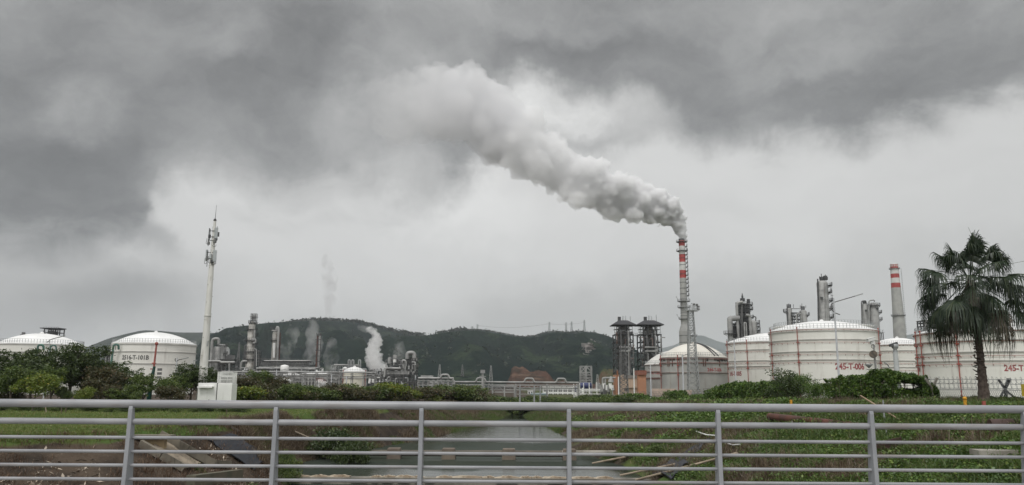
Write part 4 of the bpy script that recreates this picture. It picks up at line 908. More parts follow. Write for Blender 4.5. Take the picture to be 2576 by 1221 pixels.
# faint grey structures by the hill foot
D = 520; th = empty('steel_structure', (W(870, 930, D).x, D, 2.0), 'faint grey framework behind the cream tank at the foot of the hill', 'steel structure')
frame(th, 836, 902, 921, D, 8, levels=(930, 938), nb=6, w=.35, seed=44, mat=GALV, decks=False); pp(th, D - 5, [(840, 918), (906, 919)], .4, PIPEW)
for u in (876, 885, 902): pp(th, D - 6, [(u, 935), (u, 906), (u + 5, 906), (u + 5, 935)], .4, GALV)
p = W(868, 930, 330); m = MB(); m.ball(p, 1.1, 14); m.cyl((p.x, p.y, 2), .5, p.z - 2, 8); one('vessel', m, WHITEB, 'small white ball shaped vessel peeping over the roof of the cream tank', 'vessel')
# steel process structure with white hoops (u 985-1050)
D = 320; th = empty('process_unit', (W(1018, 930, D).x, D, 2.0), 'big open steel process structure with two white hooped pipes right of the steam', 'process unit')
x0, x1, zt, Z = frame(th, 1030, 1048, 901, D, 6, levels=(908, 915, 922, 930, 938, 946, 955, 963), nb=2, w=.34, mat=STEEL, seed=71)
frame(th, 970, 1028, 939, D - 2, 8, levels=(946, 953, 961), nb=6, w=.32, mat=STEEL, seed=72); frame(th, 982, 1030, 905, D + 3, 6, levels=(914, 923, 931), nb=5, w=.3, mat=STEEL, seed=73)
frame(th, 938, 972, 949, D, 6, levels=(957, 965), nb=4, w=.28, mat=STEEL, seed=74); frame(th, 1030, 1047, 960, D - 5, 4, levels=(966,), nb=3, w=.25, mat=STEEL, seed=75)
pp(th, D - 4, [(1024.5, 903), (1024.5, 888), (1042, 888), (1042, 902)], .85, PIPEW, 2.2); pp(th, D - 4, [(1012, 915), (1012, 907), (1020, 907), (1020, 928)], .5, PIPEW, 1.2); pp(th, D - 4, [(1036, 912), (1044, 911), (1044, 934)], .4, PIPEW)
column(th, 1042, 905, D - 2, 899, 1.2, mat=WHITEB, zb=W(1042, 908, D).z); column(th, 1011, 920, D - 3, 914, 1.0, mat=WHITEB, zb=W(1011, 928, D).z); column(th, 980, 915, D, 899, .8, mat=STEELL, zb=W(980, 915, D).z)
pp(th, D - 7, [(967, 949), (969, 927), (1008, 927)], .38, PIPEW); m = MB(); m.tube([W(967, 927, D - 7), W(1007, 927, D - 7)], .4, 8); m.build('header_pipe', PIPEW, th)
m = MB()
for k in range(8): q = W(975 + k * 4.3, 931, D - 6); m.cyl(q, .55, .5, 10, .7)
m.build('fan', PIPEW, th); m = MB(); m.box(W(1000, 938, D - 6), (9.5, .6, 1.2)); m.build('girder', PIPEW, th); rr = random.Random(77)
for k in range(34):
    u, v = rr.uniform(970, 1046), rr.uniform(905, 958); pp(th, D - rr.uniform(3.5, 7), [(u, v + rr.uniform(5, 18)), (u, v), (u + rr.uniform(-9, 9), v)], rr.uniform(.1, .32), rr.choice([PIPEW, PIPEW, GALV, STEELL, STEEL]))
for k in range(10): m = MB(); q = W(rr.uniform(975, 1045), rr.choice([903, 912, 921, 929, 937, 944]), D - 3); m.cyl(q, rr.uniform(.3, .7), rr.uniform(.8, 2), 10); m.build('drum', rr.choice([WHITEB, STEELL]), th)
pp(th, D - 8, [(935, 957), (943, 956), (948, 951), (956, 951)], .35, PIPEW); pp(th, D - 8, [(929, 965), (931, 953)], .5, WHITEB); pp(th, D - 8, [(938, 963), (939, 954)], .5, WHITEB)
# building with pale pipes right of it (u 1053-1140)
D = 260; th = empty('plant_building', (W(1085, 970, D).x, D, 2.0), 'grey clad box building under the high end of the pipe bridge', 'building')
m = MB(); q0, q1 = W(1077, 960, D), W(1100, 960, D); m.box(((q0.x + q1.x) / 2, D, (2 + q0.z) / 2), (q1.x - q0.x, 4, q0.z - 2)); m.build('wall', STEELL, th)
m = MB(); q0, q1 = W(1062, 949, D + 3), W(1087, 949, D + 3); m.box(((q0.x + q1.x) / 2, D + 3, q0.z), (q1.x - q0.x + .6, 3, 1.1)); m.build('roof_box', PIPEW, th)
m = MB(); q = W(1095, 979, D - 12); m.box(q, (4, 3, .25)); m.box(q - Vector((0, 0, 1)), (3.6, 2.6, 1.8)); one('shed', m, WHITEB, 'low white roofed shed among the bushes below the pipe bridge', 'shed')
# the pipe bridge in the centre
rack(1053, 1141, 956, 225, 'higher left section of the pipe bridge above the bushes', 7, .3, hoops=(1120,), group='pipe bridge sections')
rack(1140, 1455, 966, 205, 'long pipe bridge with raised hoops crossing the middle of the picture', 4, .24, hoops=(1170, 1208, 1331, 1411) if 0 else (1210, 1331, 1411), group='pipe bridge sections', zb=.8, tr=True, w=.34)
th = empty('pipe_support_frame', (W(1290, 990, 200).x, 200, .8), 'braced trestle of grey steel carrying the middle of the pipe bridge', 'support frame'); m = MB()
A = [W(u, 985, 201).x for u in (1238, 1269, 1294, 1308)]; zt = W(1270, 972, 201).z; zm = W(1270, 987, 201).z
for x in A: m.bar((x, 203, .5), (x, 203, zt), .3)
m.bar((A[0], 203, zt), (A[2], 203, zt), .25); m.bar((A[0], 203, zm), (A[2], 203, zm), .25); m.bar((A[0], 203, zm), ((A[0] + A[1]) / 2, 203, zt), .16); m.bar((A[1], 203, zm), ((A[0] + A[1]) / 2, 203, zt), .16); m.build('trestle', STEELL, th)
for k, (u0, u1, v) in enumerate(((1141, 1146, 0),)):
    pp(th, 202, [(1143, 970), (1143, 958), (1138, 957)], .22, PIPEW)
def post(u, vb, vt, D, r, name, label, cat, mat=None, group=None, zb=2.0, cap=False):
    p = W(u, (vb + vt) / 2, D); z = W(u, vt, D).z; m = MB(); m.tube([(p.x, D, zb), (p.x, D, z)], [r * 1.2, r], 10)
    if cap: m.box((p.x, D, z), (r * 4, r * 4, r * 3)); m.box((p.x, D, z - 1.2), (r * 6, .2, .2))
    return one(name, m, mat or GALV, label, cat, group, org=(p.x, D, zb))
post(1214, 995, 935, 198, .28, 'vent_stack', 'slim pale vent stack rising through the pipe bridge', 'vent stack', PIPEW, cap=True)
# white four storey building
D = 320; a, b = W(1367, 990, D), W(1452, 990, D); zt = W(1400, 975, D).z; zb = W(1400, 1003, D).z - 4
bd = empty('office_building', ((a.x + b.x) / 2, D, zb), 'white office block with rows of dark windows beyond the pipe bridge', 'building')
m = MB(); m.box(((a.x + b.x) / 2, D + 5, (zt + zb) / 2), (b.x - a.x, 10, zt - zb)); m.build('wall', WHITEB, bd); m = MB(); m.box(((a.x + b.x) / 2, D + 5, zt + .15), (b.x - a.x + .4, 10.4, .3)); m.build('roof', WHITEB, bd)
WIN = pm('dark_window', (.045, .05, .055), (.03, .035, .04), 2, .15)
for r_ in range(3):
    z = zt - 1.2 - r_ * 1.75
    for k in range(7):
        x = a.x + (b.x - a.x) * (k + .35) / 7 + .3
        for s in (-.38, .38): m = MB(); m.box((x + s, D - .02, z), (.62, .12, .95)); m.build('window', WIN, bd)
def hut(u0, u1, vt, D, label, wallm, roofm=None, zb=2.0, dep=4, win=0, gable=.0):
    a, b = W(u0, vt, D), W(u1, vt, D); h = empty('building', ((a.x + b.x) / 2, D, zb), label, 'building'); m = MB(); m.box(((a.x + b.x) / 2, D + dep / 2, (a.z + zb) / 2), (b.x - a.x, dep, a.z - zb)); m.build('wall', wallm, h)
    m = MB(); m.box(((a.x + b.x) / 2, D + dep / 2, a.z + .12), (b.x - a.x + .5, dep + .5, .24)); m.build('roof', roofm or ROOFW, h)
    for k in range(win): x = a.x + (b.x - a.x) * (k + .5) / win; m = MB(); m.box((x, D - .02, a.z - .9), ((b.x - a.x) / win * .5, .12, .8)); m.build('window', WIN, h)
    return h
hut(1328, 1341, 983, 330, 'tiny white hut with two windows left of the white office block', WHITEB, win=2)
hut(1336, 1374, 991, 290, 'low building with pale blue roof in front of the white office block', pm('pale_teal_wall', (.30, .38, .38)), pm('pale_blue_roof', (.46, .55, .58)), win=5)
hut(1296, 1336, 993, 300, 'long yellowish wall building left of the low blue roofed one', pm('ochre_wall', (.34, .31, .16), (.26, .24, .13), .5), pm('dull_roof', (.25, .25, .22)), win=9)
# blue horizontal tanks
BLUE = pm('dark_blue_paint', (.030, .040, .115), (.022, .03, .09), .3, .45)
for i, (u0, u1, v0, v1, D, lb) in enumerate(((1459, 1488, 963, 979, 240, 'dark blue horizontal tank on white legs below the open steel frame'), (1446, 1454, 974, 990, 260, 'dark blue tank end beside the white office block'))):
    a, b = W(u0, (v0 + v1) / 2, D), W(u1, (v0 + v1) / 2, D); r = (v1 - v0) / 2 * D / F; th = empty('blue_tank', ((a.x + b.x) / 2, D, 2), lb, 'tank'); m = MB(); m.tube([a, a + Vector((.3, 0, 0)), b - Vector((.3, 0, 0)), b], [r * .8, r, r, r * .8], 20); m.build('tank_body', BLUE, th)
    for t in (.2, .8): q = a.lerp(b, t); m = MB(); m.box((q.x, D, (2 + q.z - r * .5) / 2), (.4, r * 1.6, q.z - r * .5 - 2)); m.build('leg', WHITEB, th)
D = 230; th = empty('steel_structure', (W(1475, 980, D).x, D, 2), 'white pipe framework in front of the dark blue tank', 'steel structure')
for u in (1444, 1452, 1459, 1469, 1483, 1502): pp(th, D, [(u, 1003), (u - 1, 960 + (u % 5))], .13, WHITEB)
for v in (980, 984, 992): pp(th, D, [(1455, v), (1510, v)], .12, WHITEB)
# open steel frame tower (u 1459-1488)
D = 300; th = empty('steel_structure', (W(1474, 950, D).x, D, 2), 'open pale steel frame tower above the dark blue tank', 'steel structure')
x0, x1, zt, Z = frame(th, 1460, 1487, 922, D, 4, levels=(937, 944, 951, 958, 963), nb=2, w=.42, mat=STEELL, seed=81, rails=False, decks=False)
zm = W(1474, 937, D).z; m = MB(); xm = (x0 + x1) / 2
for a, b in ((x0, xm), (x1, xm)): m.bar((a, D - 2, zm), (b, D - 2, zt), .3); m.bar((xm, D - 2, zm + 1), ((a + b) / 2, D - 2, zt), .18)
m.build('brace', STEELL, th); m = MB()
for s in (-1, 1): m.cyl((xm + s * 1.3, D, zm - 4), .8, 3.2, 10)
m.build('drum', STEEL, th)
# switch gear and pipework between frame and orange building
D = 250; th = empty('process_unit', (W(1525, 980, D).x, D, 2), 'small valves and pipework left of the orange building', 'process unit'); rr = random.Random(91)
pp(th, D, [(1516, 970), (1516, 952), (1521, 951), (1548, 951)], .3, PIPEW); pp(th, D, [(1522, 993), (1523, 952)], .28, PIPEW); m = MB(); q = W(1537, 962, D); m.lathe(q, [(.95, 0), (.9, .5), (.5, 1.2), (.3, 1.8), (0, 1.9)], 12); m.build('hood', STEELL, th)
for k in range(18): u = rr.uniform(1505, 1545); v = rr.uniform(965, 985); pp(th, D + rr.uniform(-3, 3), [(u, 998), (u, v), (u + rr.uniform(-6, 6), v)], rr.uniform(.08, .25), rr.choice([PIPEW, GALV, STEEL]))
for k in range(8): m = MB(); q = W(1504 + k * 5.2, 978 + (k % 3) * 4, D - 2); m.cyl(q, .5, 1.6, 10); m.build('drum', rr.choice([WHITEB, STEELL]), th)
# orange and beige building
D = 250; OR = pm('orange_render', (.46, .23, .135), (.40, .20, .12), .25, .8, streak=.35, sc=(.22, .13, .09)); BE = pm('beige_render', (.48, .37, .28), (.42, .32, .24), .3, .85, streak=.5, sc=(.24, .18, .14)); BR = pm('brick_red_parapet', (.26, .10, .065), (.22, .09, .06))
th = empty('plant_building', (W(1590, 985, D).x, D, 2), 'orange and beige rendered building below the twin dark towers', 'building')
def wallbox(u0, u1, v0, D, mat, dep=6, nm='wall', zb=2.0):
    a, b = W(u0, v0, D), W(u1, v0, D); m = MB(); m.box(((a.x + b.x) / 2, D + dep / 2, (a.z + zb) / 2), (b.x - a.x, dep, a.z - zb)); m.build(nm, mat, th); return a, b
wallbox(1548, 1556, 943.5, D, OR); wallbox(1556, 1570, 943, D + 1.5, BE); wallbox(1570, 1608, 945, D + 1, BE); wallbox(1604.5, 1625, 936, D - 1, OR)
a, b = W(1604, 935, D - 1.2), W(1626, 935, D - 1.2); m = MB(); m.box(((a.x + b.x) / 2, D + 1.8, a.z - .35), (b.x - a.x, 6.6, 1.4)); m.build('parapet', BR, th)
a, b = W(1570, 945, D), W(1605, 945, D); m = MB(); m.box(((a.x + b.x) / 2, D + 3.8, a.z - .4), (b.x - a.x, 6, 1.0)); m.build('cornice', pm('grey_cornice', (.22, .20, .18)), th)
a, b = W(1570, 974, D + 1), W(1606, 974, D + 1); m = MB(); m.box(((a.x + b.x) / 2, D + .7, a.z), (b.x - a.x, .5, .5)); m.build('ledge', BE, th)
for u in (1572, 1575.5, 1579): m = MB(); m.box(W(u, 981, D + .95), (.28, .2, .75)); m.build('window', WIN, th)
a, b = W(1553.5, 965, D), W(1553.5, 945, D); m = MB(); m.box((a.x, D - .05, 7), (.5, .2, 7)); m.build('vent_panel', pm('dark_orange', (.25, .11, .06)), th)
# bund wall before the grey tanks
m = MB(); a, b = W(1637, 978, 205), W(1700, 978, 205); c_ = W(1708, 982, 200)
m.box(((a.x + b.x) / 2, 205, (2 + a.z) / 2), (b.x - a.x, .5, a.z - 2)); m.box((b.x + 2.0, 204.5, (2 + c_.z) / 2), (4, .5, c_.z - 2)); one('bund_wall', m, pm('pinkish_concrete', (.46, .36, .30), (.38, .30, .25), .5, .9, streak=.5, sc=(.25, .17, .13)), 'low pinkish concrete wall at the foot of the grey tanks', 'wall')
m = MB(); a, b = W(1455, 993, 215), W(1548, 993, 215); m.box(((a.x + b.x) / 2, 215, (1.6 + a.z) / 2), (b.x - a.x, .4, a.z - 1.6)); one('low_wall', m, CONC, 'low grey wall under the blue tank and pipework', 'wall')
# excavated red earth on the hill foot
def mound(name, pts, D, dep, mat, hmul=1.0, seed=0):
    us = [p[0] for p in pts]; X = [W(u, v, D).x for u, v in pts]; Zt = [W(u, v, D).z for u, v in pts]; xs_ = np.linspace(X[0], X[-1], 120); zt = np.interp(xs_, X, Zt); T = np.linspace(0, 1.4, 40); Xg, Tg = np.meshgrid(xs_, T)
    st = (np.floor(np.clip(Tg, 0, 1) * 5 + fbm(Xg / 25, Tg * 2, 3, seed)) / 5.6); sh = np.where(Tg <= 1, np.clip(.45 * Tg + .55 * st, 0, 1), 1 - (Tg - 1)); Z = 1 + (zt[None] - 1) * sh + (fbm(Xg / 9, Tg * 9, 4, seed + 3) - .5) * 9 * (zt[None] > 3)
    V = np.stack([Xg, D - dep + dep * Tg, Z], -1).reshape(-1, 3); nx = 120; i = (np.arange(39)[:, None] * nx + np.arange(nx - 1)[None]).ravel(); return tag(newobj(name, npmesh(name, V, np.stack([i, i + 1, i + nx + 1, i + nx], 1), mat, False)), kind='structure')
EARTH = pm('red_excavated_earth', (.088, .052, .040), (.050, .038, .030), .045, 1, streak=.9, sc=(.15, .10, .075), stretch=(.12, .12, 1.2), spec=0, bump=1, bscale=.15, detail=7)
mound('terrain_red_earth', [(1272, 972), (1283, 950), (1287, 930), (1296, 925), (1318, 926), (1340, 931), (1350, 936), (1362, 937), (1378, 940), (1388, 948), (1400, 958), (1440, 966), (1500, 972)], 800, 70, EARTH, seed=4)
mound('terrain_earth_scar', [(1500, 960), (1512, 938), (1524, 929), (1540, 928), (1552, 940), (1562, 955)], 860, 60, pm('reddish_scrub_earth', (.12, .065, .045), (.05, .06, .03), .06, 1, spec=0), seed=8)
ROCK = pm('pale_cliff_rock', (.34, .31, .29), (.16, .15, .14), .05, 1, spec=0, bump=1, bscale=.2)
m = MB(); rr = random.Random(14); c_ = W(1480, 875, 1950)
# bare rock face, set on the hillside where the ray meets it
def hill_hit(u, v):
    d = ray(u, v); d = Vector((d.x / d.y, 1, d.z / d.y)); best = None
    P = HV.reshape(-1, 3); y = P[:, 1]; ex = P[:, 0] - d.x * y; ez = P[:, 2] - CAMZ - d.z * y; k = np.argmin(ex ** 2 + (ez * 1.5) ** 2 + (y - y.min()) * .0); return Vector(P[k].tolist())
for k in range(60):
    u, v = 1482 + rr.gauss(0, 7), 876 + rr.gauss(0, 5) ; v += -(u - 1482) * .5
    q = hill_hit(u, v); s_ = rr.uniform(3, 7); m.add([q + Vector((rr.uniform(-1, 1) * s_, rr.uniform(-6, -1), rr.uniform(-1, 1) * s_)) for _ in range(6)], [(0, 1, 2), (2, 3, 4), (4, 5, 0), (0, 2, 4), (1, 3, 5)])
one('rock_face', m, ROCK, 'pale bare rock face high on the right end of the wooded hill', 'rock face')
# ------------------------------------------------------------------ telecom mast with cabin (D 75)
D = 82.0
pm0, ptop = W(516, 960, D), W(541, 553, D); mx = (pm0.x * .35 + ptop.x * .65); mx = W(522, 800, D).x
zg = 3.2
mast = empty('telecom_mast', (mx, D, zg), 'tall tapering white telecom mast with grey antenna panels near its top', 'telecom mast')
MASTM = pm('white_mast_paint', (.66, .65, .62), (.58, .57, .54), .5, .5, streak=.55, sc=(.26, .24, .20))
zm = lambda v: W(525, v, D).z
m = MB(); m.tube([(mx, D, zg), (mx, D, zm(962)), (mx, D, zm(800)), (mx, D, zm(670)), (mx, D, zm(553))], [.55, .46, .33, .257, .126], 14); m.build('pole', MASTM, mast)
m = MB(); m.lathe((mx, D, zm(553)), [(.16, -.15), (.16, 0), (.02, .18)], 10); m.tube([(mx, D, zm(553)), (mx + .05, D, zm(516))], [.03, .012], 6); m.build('lightning_rod', STEELD, mast)
for k in range(22):
    m = MB(); z = zm(940) + k * .62; r = float(np.interp(z, [zg, zm(553)], [.5, .12])); a = (k % 3) * 2.1 - 1.9; m.bar((mx + r * math.cos(a) * .9, D + r * math.sin(a) * .9, z), (mx + (r + .12) * math.cos(a), D + (r + .12) * math.sin(a), z), .035); m.build('step_bolt', STEEL, mast)
m = MB()
for v in (925, 795, 668, 605): z = zm(v); r = float(np.interp(z, [zg, zm(553)], [.52, .13])); m.lathe((mx, D, z), [(r, -.05), (r + .05, -.05), (r + .05, .05), (r, .05)], 14)
m.build('flange', MASTM, mast)
PANEL = pm('antenna_panel', (.38, .40, .41), (.34, .36, .37), .8, .5)
px_ = D / F
def ant(du, v0, v1, w, dep, rz, dy, nm='antenna_panel', mt=None):
    m = MB(); z0, z1 = zm(v0), zm(v1); m.box((mx + du * px_, D + dy, (z0 + z1) / 2), (w, dep, abs(z1 - z0)), rz); m.build(nm, mt or PANEL, mast, bevel=.02)
ant(8.0, 574, 601, .34, .12, .35, -.25); ant(-10.5, 576, 606, .16, .12, 1.2, -.1); ant(-4, 569, 584, .16, .16, .8, .2)
ant(9.0, 631, 660, .38, .12, .3, -.3); ant(-13.5, 629, 658, .2, .12, 1.1, -.1)
ant(13, 585, 596, .16, .2, .2, -.15, 'radio_unit', STEELD); ant(-8, 592, 600, .26, .22, .3, -.3, 'radio_unit', STEELD); ant(6, 604, 613, .24, .22, 0, -.3, 'radio_unit', STEEL); ant(-9, 609, 616, .22, .2, .2, -.25, 'radio_unit', STEEL); ant(9, 600, 606, .2, .2, 0, -.2, 'radio_unit', STEELD)
ant(-1, 640, 652, .22, .16, 0, -.36, 'radio_unit', PANEL); ant(-10, 645, 655, .18, .16, 0, -.2, 'radio_unit', STEEL); ant(3, 655, 663, .26, .26, 0, -.3, 'radio_unit', STEELD)
m = MB()
for v, w in ((582, .9), (597, .9), (606, .7), (636, 1.1), (652, 1.1)): m.bar((mx - w / 2, D - .18, zm(v)), (mx + w / 2, D - .18, zm(v)), .06)
for du, v0, v1 in ((-11, 575, 620), (-10, 632, 672), (9, 571, 612), (10, 630, 664)): m.bar((mx + du * px_, D - .18, zm(v0)), (mx + du * px_, D - .18, zm(v1)), .05)
m.build('bracket', STEELD, mast)
rc = random.Random(31)
for k, (du, v) in enumerate(((-9, 615), (-12, 612), (6, 618), (-13, 662), (6, 664), (9, 663), (-3, 660))):
    x = mx + du * px_; m = MB(); m.tube(arc((x, D - .3, zm(v)), .13 + .03 * (k % 3), 180, 380, 8), .022, 5); m.tube([(x - .13, D - .3, zm(v)), (x - .1, D - .25, zm(v) + .5)], .022, 5); m.build('cable', STEELD, mast)
m = MB(); m.tube([(mx - .5, D - .6, zm(925)), (mx - .95, D - .4, zm(923)), (mx - .95, D - .3, zm(908))], .03, 6); m.tube([(mx - .5, D - .6, zm(908)), (mx - .95, D - .4, zm(908))], .03, 6); m.bar((mx + .36, D - .4, zm(872)), (mx + .42, D - .4, zm(858)), .12); m.build('bracket', GALV, mast)
# cabin
D = 79.5; xa, xb, xm = W(497, 990, D).x, W(583, 990, D).x, W(545.5, 990, D).x; zt = W(550, 964, D).z; zt2 = W(580, 966, D).z; dep = 1.5
cb = empty('equipment_cabin', ((xa + xb) / 2, D, zg), 'white equipment cabin with a door and small canopy under the telecom mast', 'cabin')
m = MB(); m.box(((xa + xm) / 2 - .03, D + dep / 2, (zg - .1 + zt) / 2), (xm - xa - .06, dep, zt - zg + .1)); m.build('left_box', WHITEB, cb, bevel=.03)
m = MB(); m.box(((xm + xb) / 2 + .02, D + dep / 2 - .05, (zg - .1 + zt2) / 2), (xb - xm - .04, dep, zt2 - zg + .1)); m.build('right_box', WHITEB, cb, bevel=.03)
m = MB(); m.box((xm - .01, D + .02, (zt + zg) / 2), (.09, .08, zt - zg)); m.build('seam_strip', STEEL, cb)
m = MB(); m.box((xa + (xm - xa) * .45, D - .012, zg + .95), (.82, .03, 1.75)); dr = m.build('door', WHITEB, cb, bevel=.008)
m = MB(); m.box((xa + (xm - xa) * .62, D - .05, zg + .95), (.04, .05, .35)); m.build('handle', STEEL, dr)
m = MB(); z = W(520, 973, D).z; m.box((xa + (xm - xa) * .43, D - .22, z), (1.5, .42, .05)); m.box((xa + (xm - xa) * .43, D - .42, z - .06), (1.5, .03, .12)); m.build('canopy', WHITEB, cb)
m = MB(); m.box((xa + (xm - xa) * .64, D + .5, zt + .05), (.45, .5, .1)); m.build('roof_plate', STEEL, cb)
# barred cage on the right box
xc0, xc1 = W(547, 950, D).x, W(584, 950, D).x; zc1 = W(570, 936.5, D).z; zc0 = zt2
cg = empty('barred_cage', ((xc0 + xc1) / 2, D, zc0), 'white barred cage standing on the right half of the cabin roof', 'cage')
m = MB()
for y in (D + .05, D + dep - .15):
    for k in range(17): x = xc0 + (xc1 - xc0) * k / 16; m.bar((x, y, zc0), (x, y, zc1), .035)
    for t in (0.03, .35, .7, 1): m.bar((xc0, y, zc0 + (zc1 - zc0) * t), (xc1, y, zc0 + (zc1 - zc0) * t), .045)
for x in (xc0, xc1):
    for k in range(1, 8): y = D + .05 + (dep - .2) * k / 8; m.bar((x, y, zc0), (x, y, zc1), .03)
    for t in (0.03, 1): m.bar((x, D + .05, zc0 + (zc1 - zc0) * t), (x, D + dep - .15, zc0 + (zc1 - zc0) * t), .045)
m.build('bars', WHITEB, cg)
for t in (.32, .72):
    ac = empty('air_conditioner', (xc0 + (xc1 - xc0) * t, D + .8, zc0), ['left of the two air conditioner units inside the roof cage', 'right of the two air conditioner units inside the roof cage'][t > .5], 'air conditioner'); m = MB(); m.box((xc0 + (xc1 - xc0) * t, D + .8, zc0 + .4), (.62, .35, .75)); m.build('casing', WHITEB, ac, bevel=.02)
    m = MB(); m.lathe((xc0 + (xc1 - xc0) * t, D + .6, zc0 + .4), [(0, -.28), (.28, -.28), (.28, .28), (0, .28)], 4); m.build('fan_grille', STEELD, ac)

# ------------------------------------------------------------------ green sign pole in the trees, street lamps
D = 82; p = W(390, 960, D); th = empty('sign_pole', (p.x, D, 2.9), 'thick dark green pole with small sign boxes among the left trees', 'sign pole')
m = MB(); m.tube([(p.x - .55, D, 2.7), (p.x - .4, D, W(390, 960, D).z), (p.x - .2, D, W(390, 922, D).z)], [.27, .2, .13], 10); m.build('pole', pm('dark_green_paint', (.012, .055, .045), (.01, .045, .035), 1, .4), th)
for v, s in ((930, 1.0), (940, 1.0), (950, .8)): m = MB(); m.box((p.x + .38, D, W(390, v, D).z), (.4, .2, .26)); m.build('sign_box', STEEL, th)
def lamp(u, vb, vt, D, arm, label, zb=2.0, hook=None, r=.08, double=None, armr=.05):
    """arm: picture points of the arm from the pole outwards, the last stretch is the lamp head"""
    p = W(u, (vb + vt) / 2, D); z = W(u, vt, D).z; th = empty('street_lamp', (p.x, D, zb), label, 'street lamp', 'street lamps'); m = MB(); m.tube([(p.x, D, zb), (p.x, D, z)], [r * 1.6, r], 8); m.build('pole', pm('lamp_pole', (.50, .51, .53), (.44, .45, .47), 1, .45), th)
    off = p.x - W(u, vt, D).x
    for pts in [arm] + ([hook] if hook else []):
        P = [W(a, b, D) + Vector((0, 0, 0)) for a, b in pts]; m = MB(); m.tube(rounded(P, .8, 6), armr, 6); m.build('arm', STEEL, th)
    if arm:
        a, b = W(*arm[-2], D), W(*arm[-1], D); q = b - (b - a).normalized() * min((b - a).length * .55, 1.6); m = MB(); m.bar(q, b, .22, .09); m.build('lamp_head', GALV, th)
    return th
lamp(2105, 985, 750, 105, [(2113, 792), (2099, 787), (2089, 776), (2092, 764), (2101, 760), (2135, 750), (2170, 739.5)], 'tall street lamp with a curved black bracket in front of the largest white tank', zb=2.6, r=.11, armr=.07)
lamp(1718, 985, 893, 150, [(1718, 896), (1742, 886)], 'street lamp in front of the rust stained grey tank, left of the lattice mast', zb=2.0, r=.12, hook=[(1711, 899), (1714, 905), (1722, 907)])
lamp(1637, 990, 918, 165, [(1640, 920), (1650, 914)], 'slim street lamp in front of the half hidden grey tank', zb=2.0, r=.11, hook=[(1642, 919), (1632, 922), (1631, 927), (1638, 930)])
lamp(1848, 930, 852, 170, [(1880, 849), (1836, 853)], 'curved lamp bracket peeping over the roof edge of the 005 tank', zb=2.0, r=.1, hook=[(1836, 853), (1830, 862), (1833, 869), (1842, 873)])
lamp(1950, 985, 920, 120, [(1950, 925), (1945, 918), (1936, 916)], 'small white hooked lamp between the two lettered white tanks', zb=2.4, r=.06)
lamp(118, 990, 858, 100, [(118, 862), (128, 854), (163, 845)], 'grey lamp arm over the tree left of the big dark tree', zb=3, r=.05)
lamp(442, 990, 900, 90, [(444, 911), (448, 906), (474, 900)], 'white street lamp in front of the lettered left tank', zb=3, r=.06, hook=[(444, 911), (440, 906), (442, 902)])
lamp(1013, 990, 963, 190, [(1013, 966), (1023, 962)], 'slim white lamp in front of the pipes of the steel process structure', r=.1)
lamp(1009, 1000, 960, 190, [(1009, 962), (1012, 958)], 'white lamp standing in the bushes under the process structure', r=.1)
lamp(872, 1000, 950, 190, [(1009, 962), (1012, 958)], 'unused', r=.1) if 0 else None
lamp(1010, 1000, 955, 190, [], 'unused') if 0 else None
for u, vt, ua, lb in ((871, 947, 878, 'pale lamp post at the left edge of the cream tank'), (870 - 37, 943, 842, 'pale lamp post in front of the low grey domed tank'), (694, 930, 720, 'lamp post with a long arm above the bushes right of the cabin')):
    lamp(u, 1000, vt, 180, [(u, vt + 4), (ua, vt - 1)], lb, r=.12)
lamp(1594, 990, 928, 190, [], 'tall white pole before the beige building') if 0 else None
for u, vt, D, lb in ((1595, 927, 190, 'white lamp pole standing before the beige building wall'), (1556, 948, 190, 'white pole at the left corner of the orange building'), (1308, 966, 150, 'grey pole crossing the right part of the braced trestle'), (1359, 970, 150, 'grey pole right of the low blue roofed building'), (1345 - 1, 968, 140, 'grey pole in front of the left end of the white office block')):
    p = W(u, (990 + vt) / 2, D); z = W(u, vt, D).z; m = MB(); m.tube([(p.x, D, 1.6), (p.x, D, z)], [.17, .12], 8); one('pole', m, WHITEB if D > 160 else GALV, lb, 'pole', org=(p.x, D, 1.6))
# CCTV poles by the fence
D = 62; p = W(2204, 930, D); th = empty('camera_pole', (p.x, D, 4.4), 'pole with white surveillance camera and round mirror behind the vine hedge', 'camera pole'); zq = lambda v: W(2204, v, D).z
m = MB(); m.tube([(p.x, D, 4.2), (p.x - .05, D, zq(868))], .08, 8); m.build('pole', STEELL, th); m = MB(); m.box((p.x - .15, D, zq(862)), (.3, .25, .3)); m.build('bracket', WHITEB, th)
m = MB(); a = Vector((p.x - .62, D - .2, zq(858))); b = Vector((p.x + .05, D, zq(852))); m.bar(a, b, .26, .2); m.bar(a + Vector((-.05, 0, .13)), b + Vector((0, 0, .13)), .3, .03); m.build('camera', WHITEB, th)
m = MB(); m.tube(arc((p.x - .12, D - .05, zq(872)), .15, 0, 360, 12), .02, 5); m.build('cable', STEELD, th)
m = MB(); c_ = Vector((p.x - .22, D - .15, zq(892))); m.tube([c_ + Vector((0, -.05, 0)), c_ + Vector((.03, .05, 0))], .30, 18); m.build('mirror_back', pm('brown_mirror', (.16, .13, .10), (.08, .07, .06), 4, .4), th)
m = MB(); m.tube([(p.x - .75, D, zq(930)), (p.x - .1, D, zq(929)), (p.x + .6, D, zq(930))], .03, 6); m.tube([(p.x - .6, D, zq(938)), (p.x - .15, D, zq(929))], .025, 6); m.build('bracket', STEEL, th)
m = MB(); m.lathe((p.x - .55, D, zq(920)), [(.05, -.2), (.32, .08), (.3, .12), (0, .02)], 12); m.build('floodlight', GALV, th)
D = 90; p = W(2256, 930, D); th = empty('camera_pole', (p.x, D, 3.9), 'thick pale pole topped by a dark camera between the two large white tanks', 'camera pole'); zq = lambda v: W(2256, v, D).z
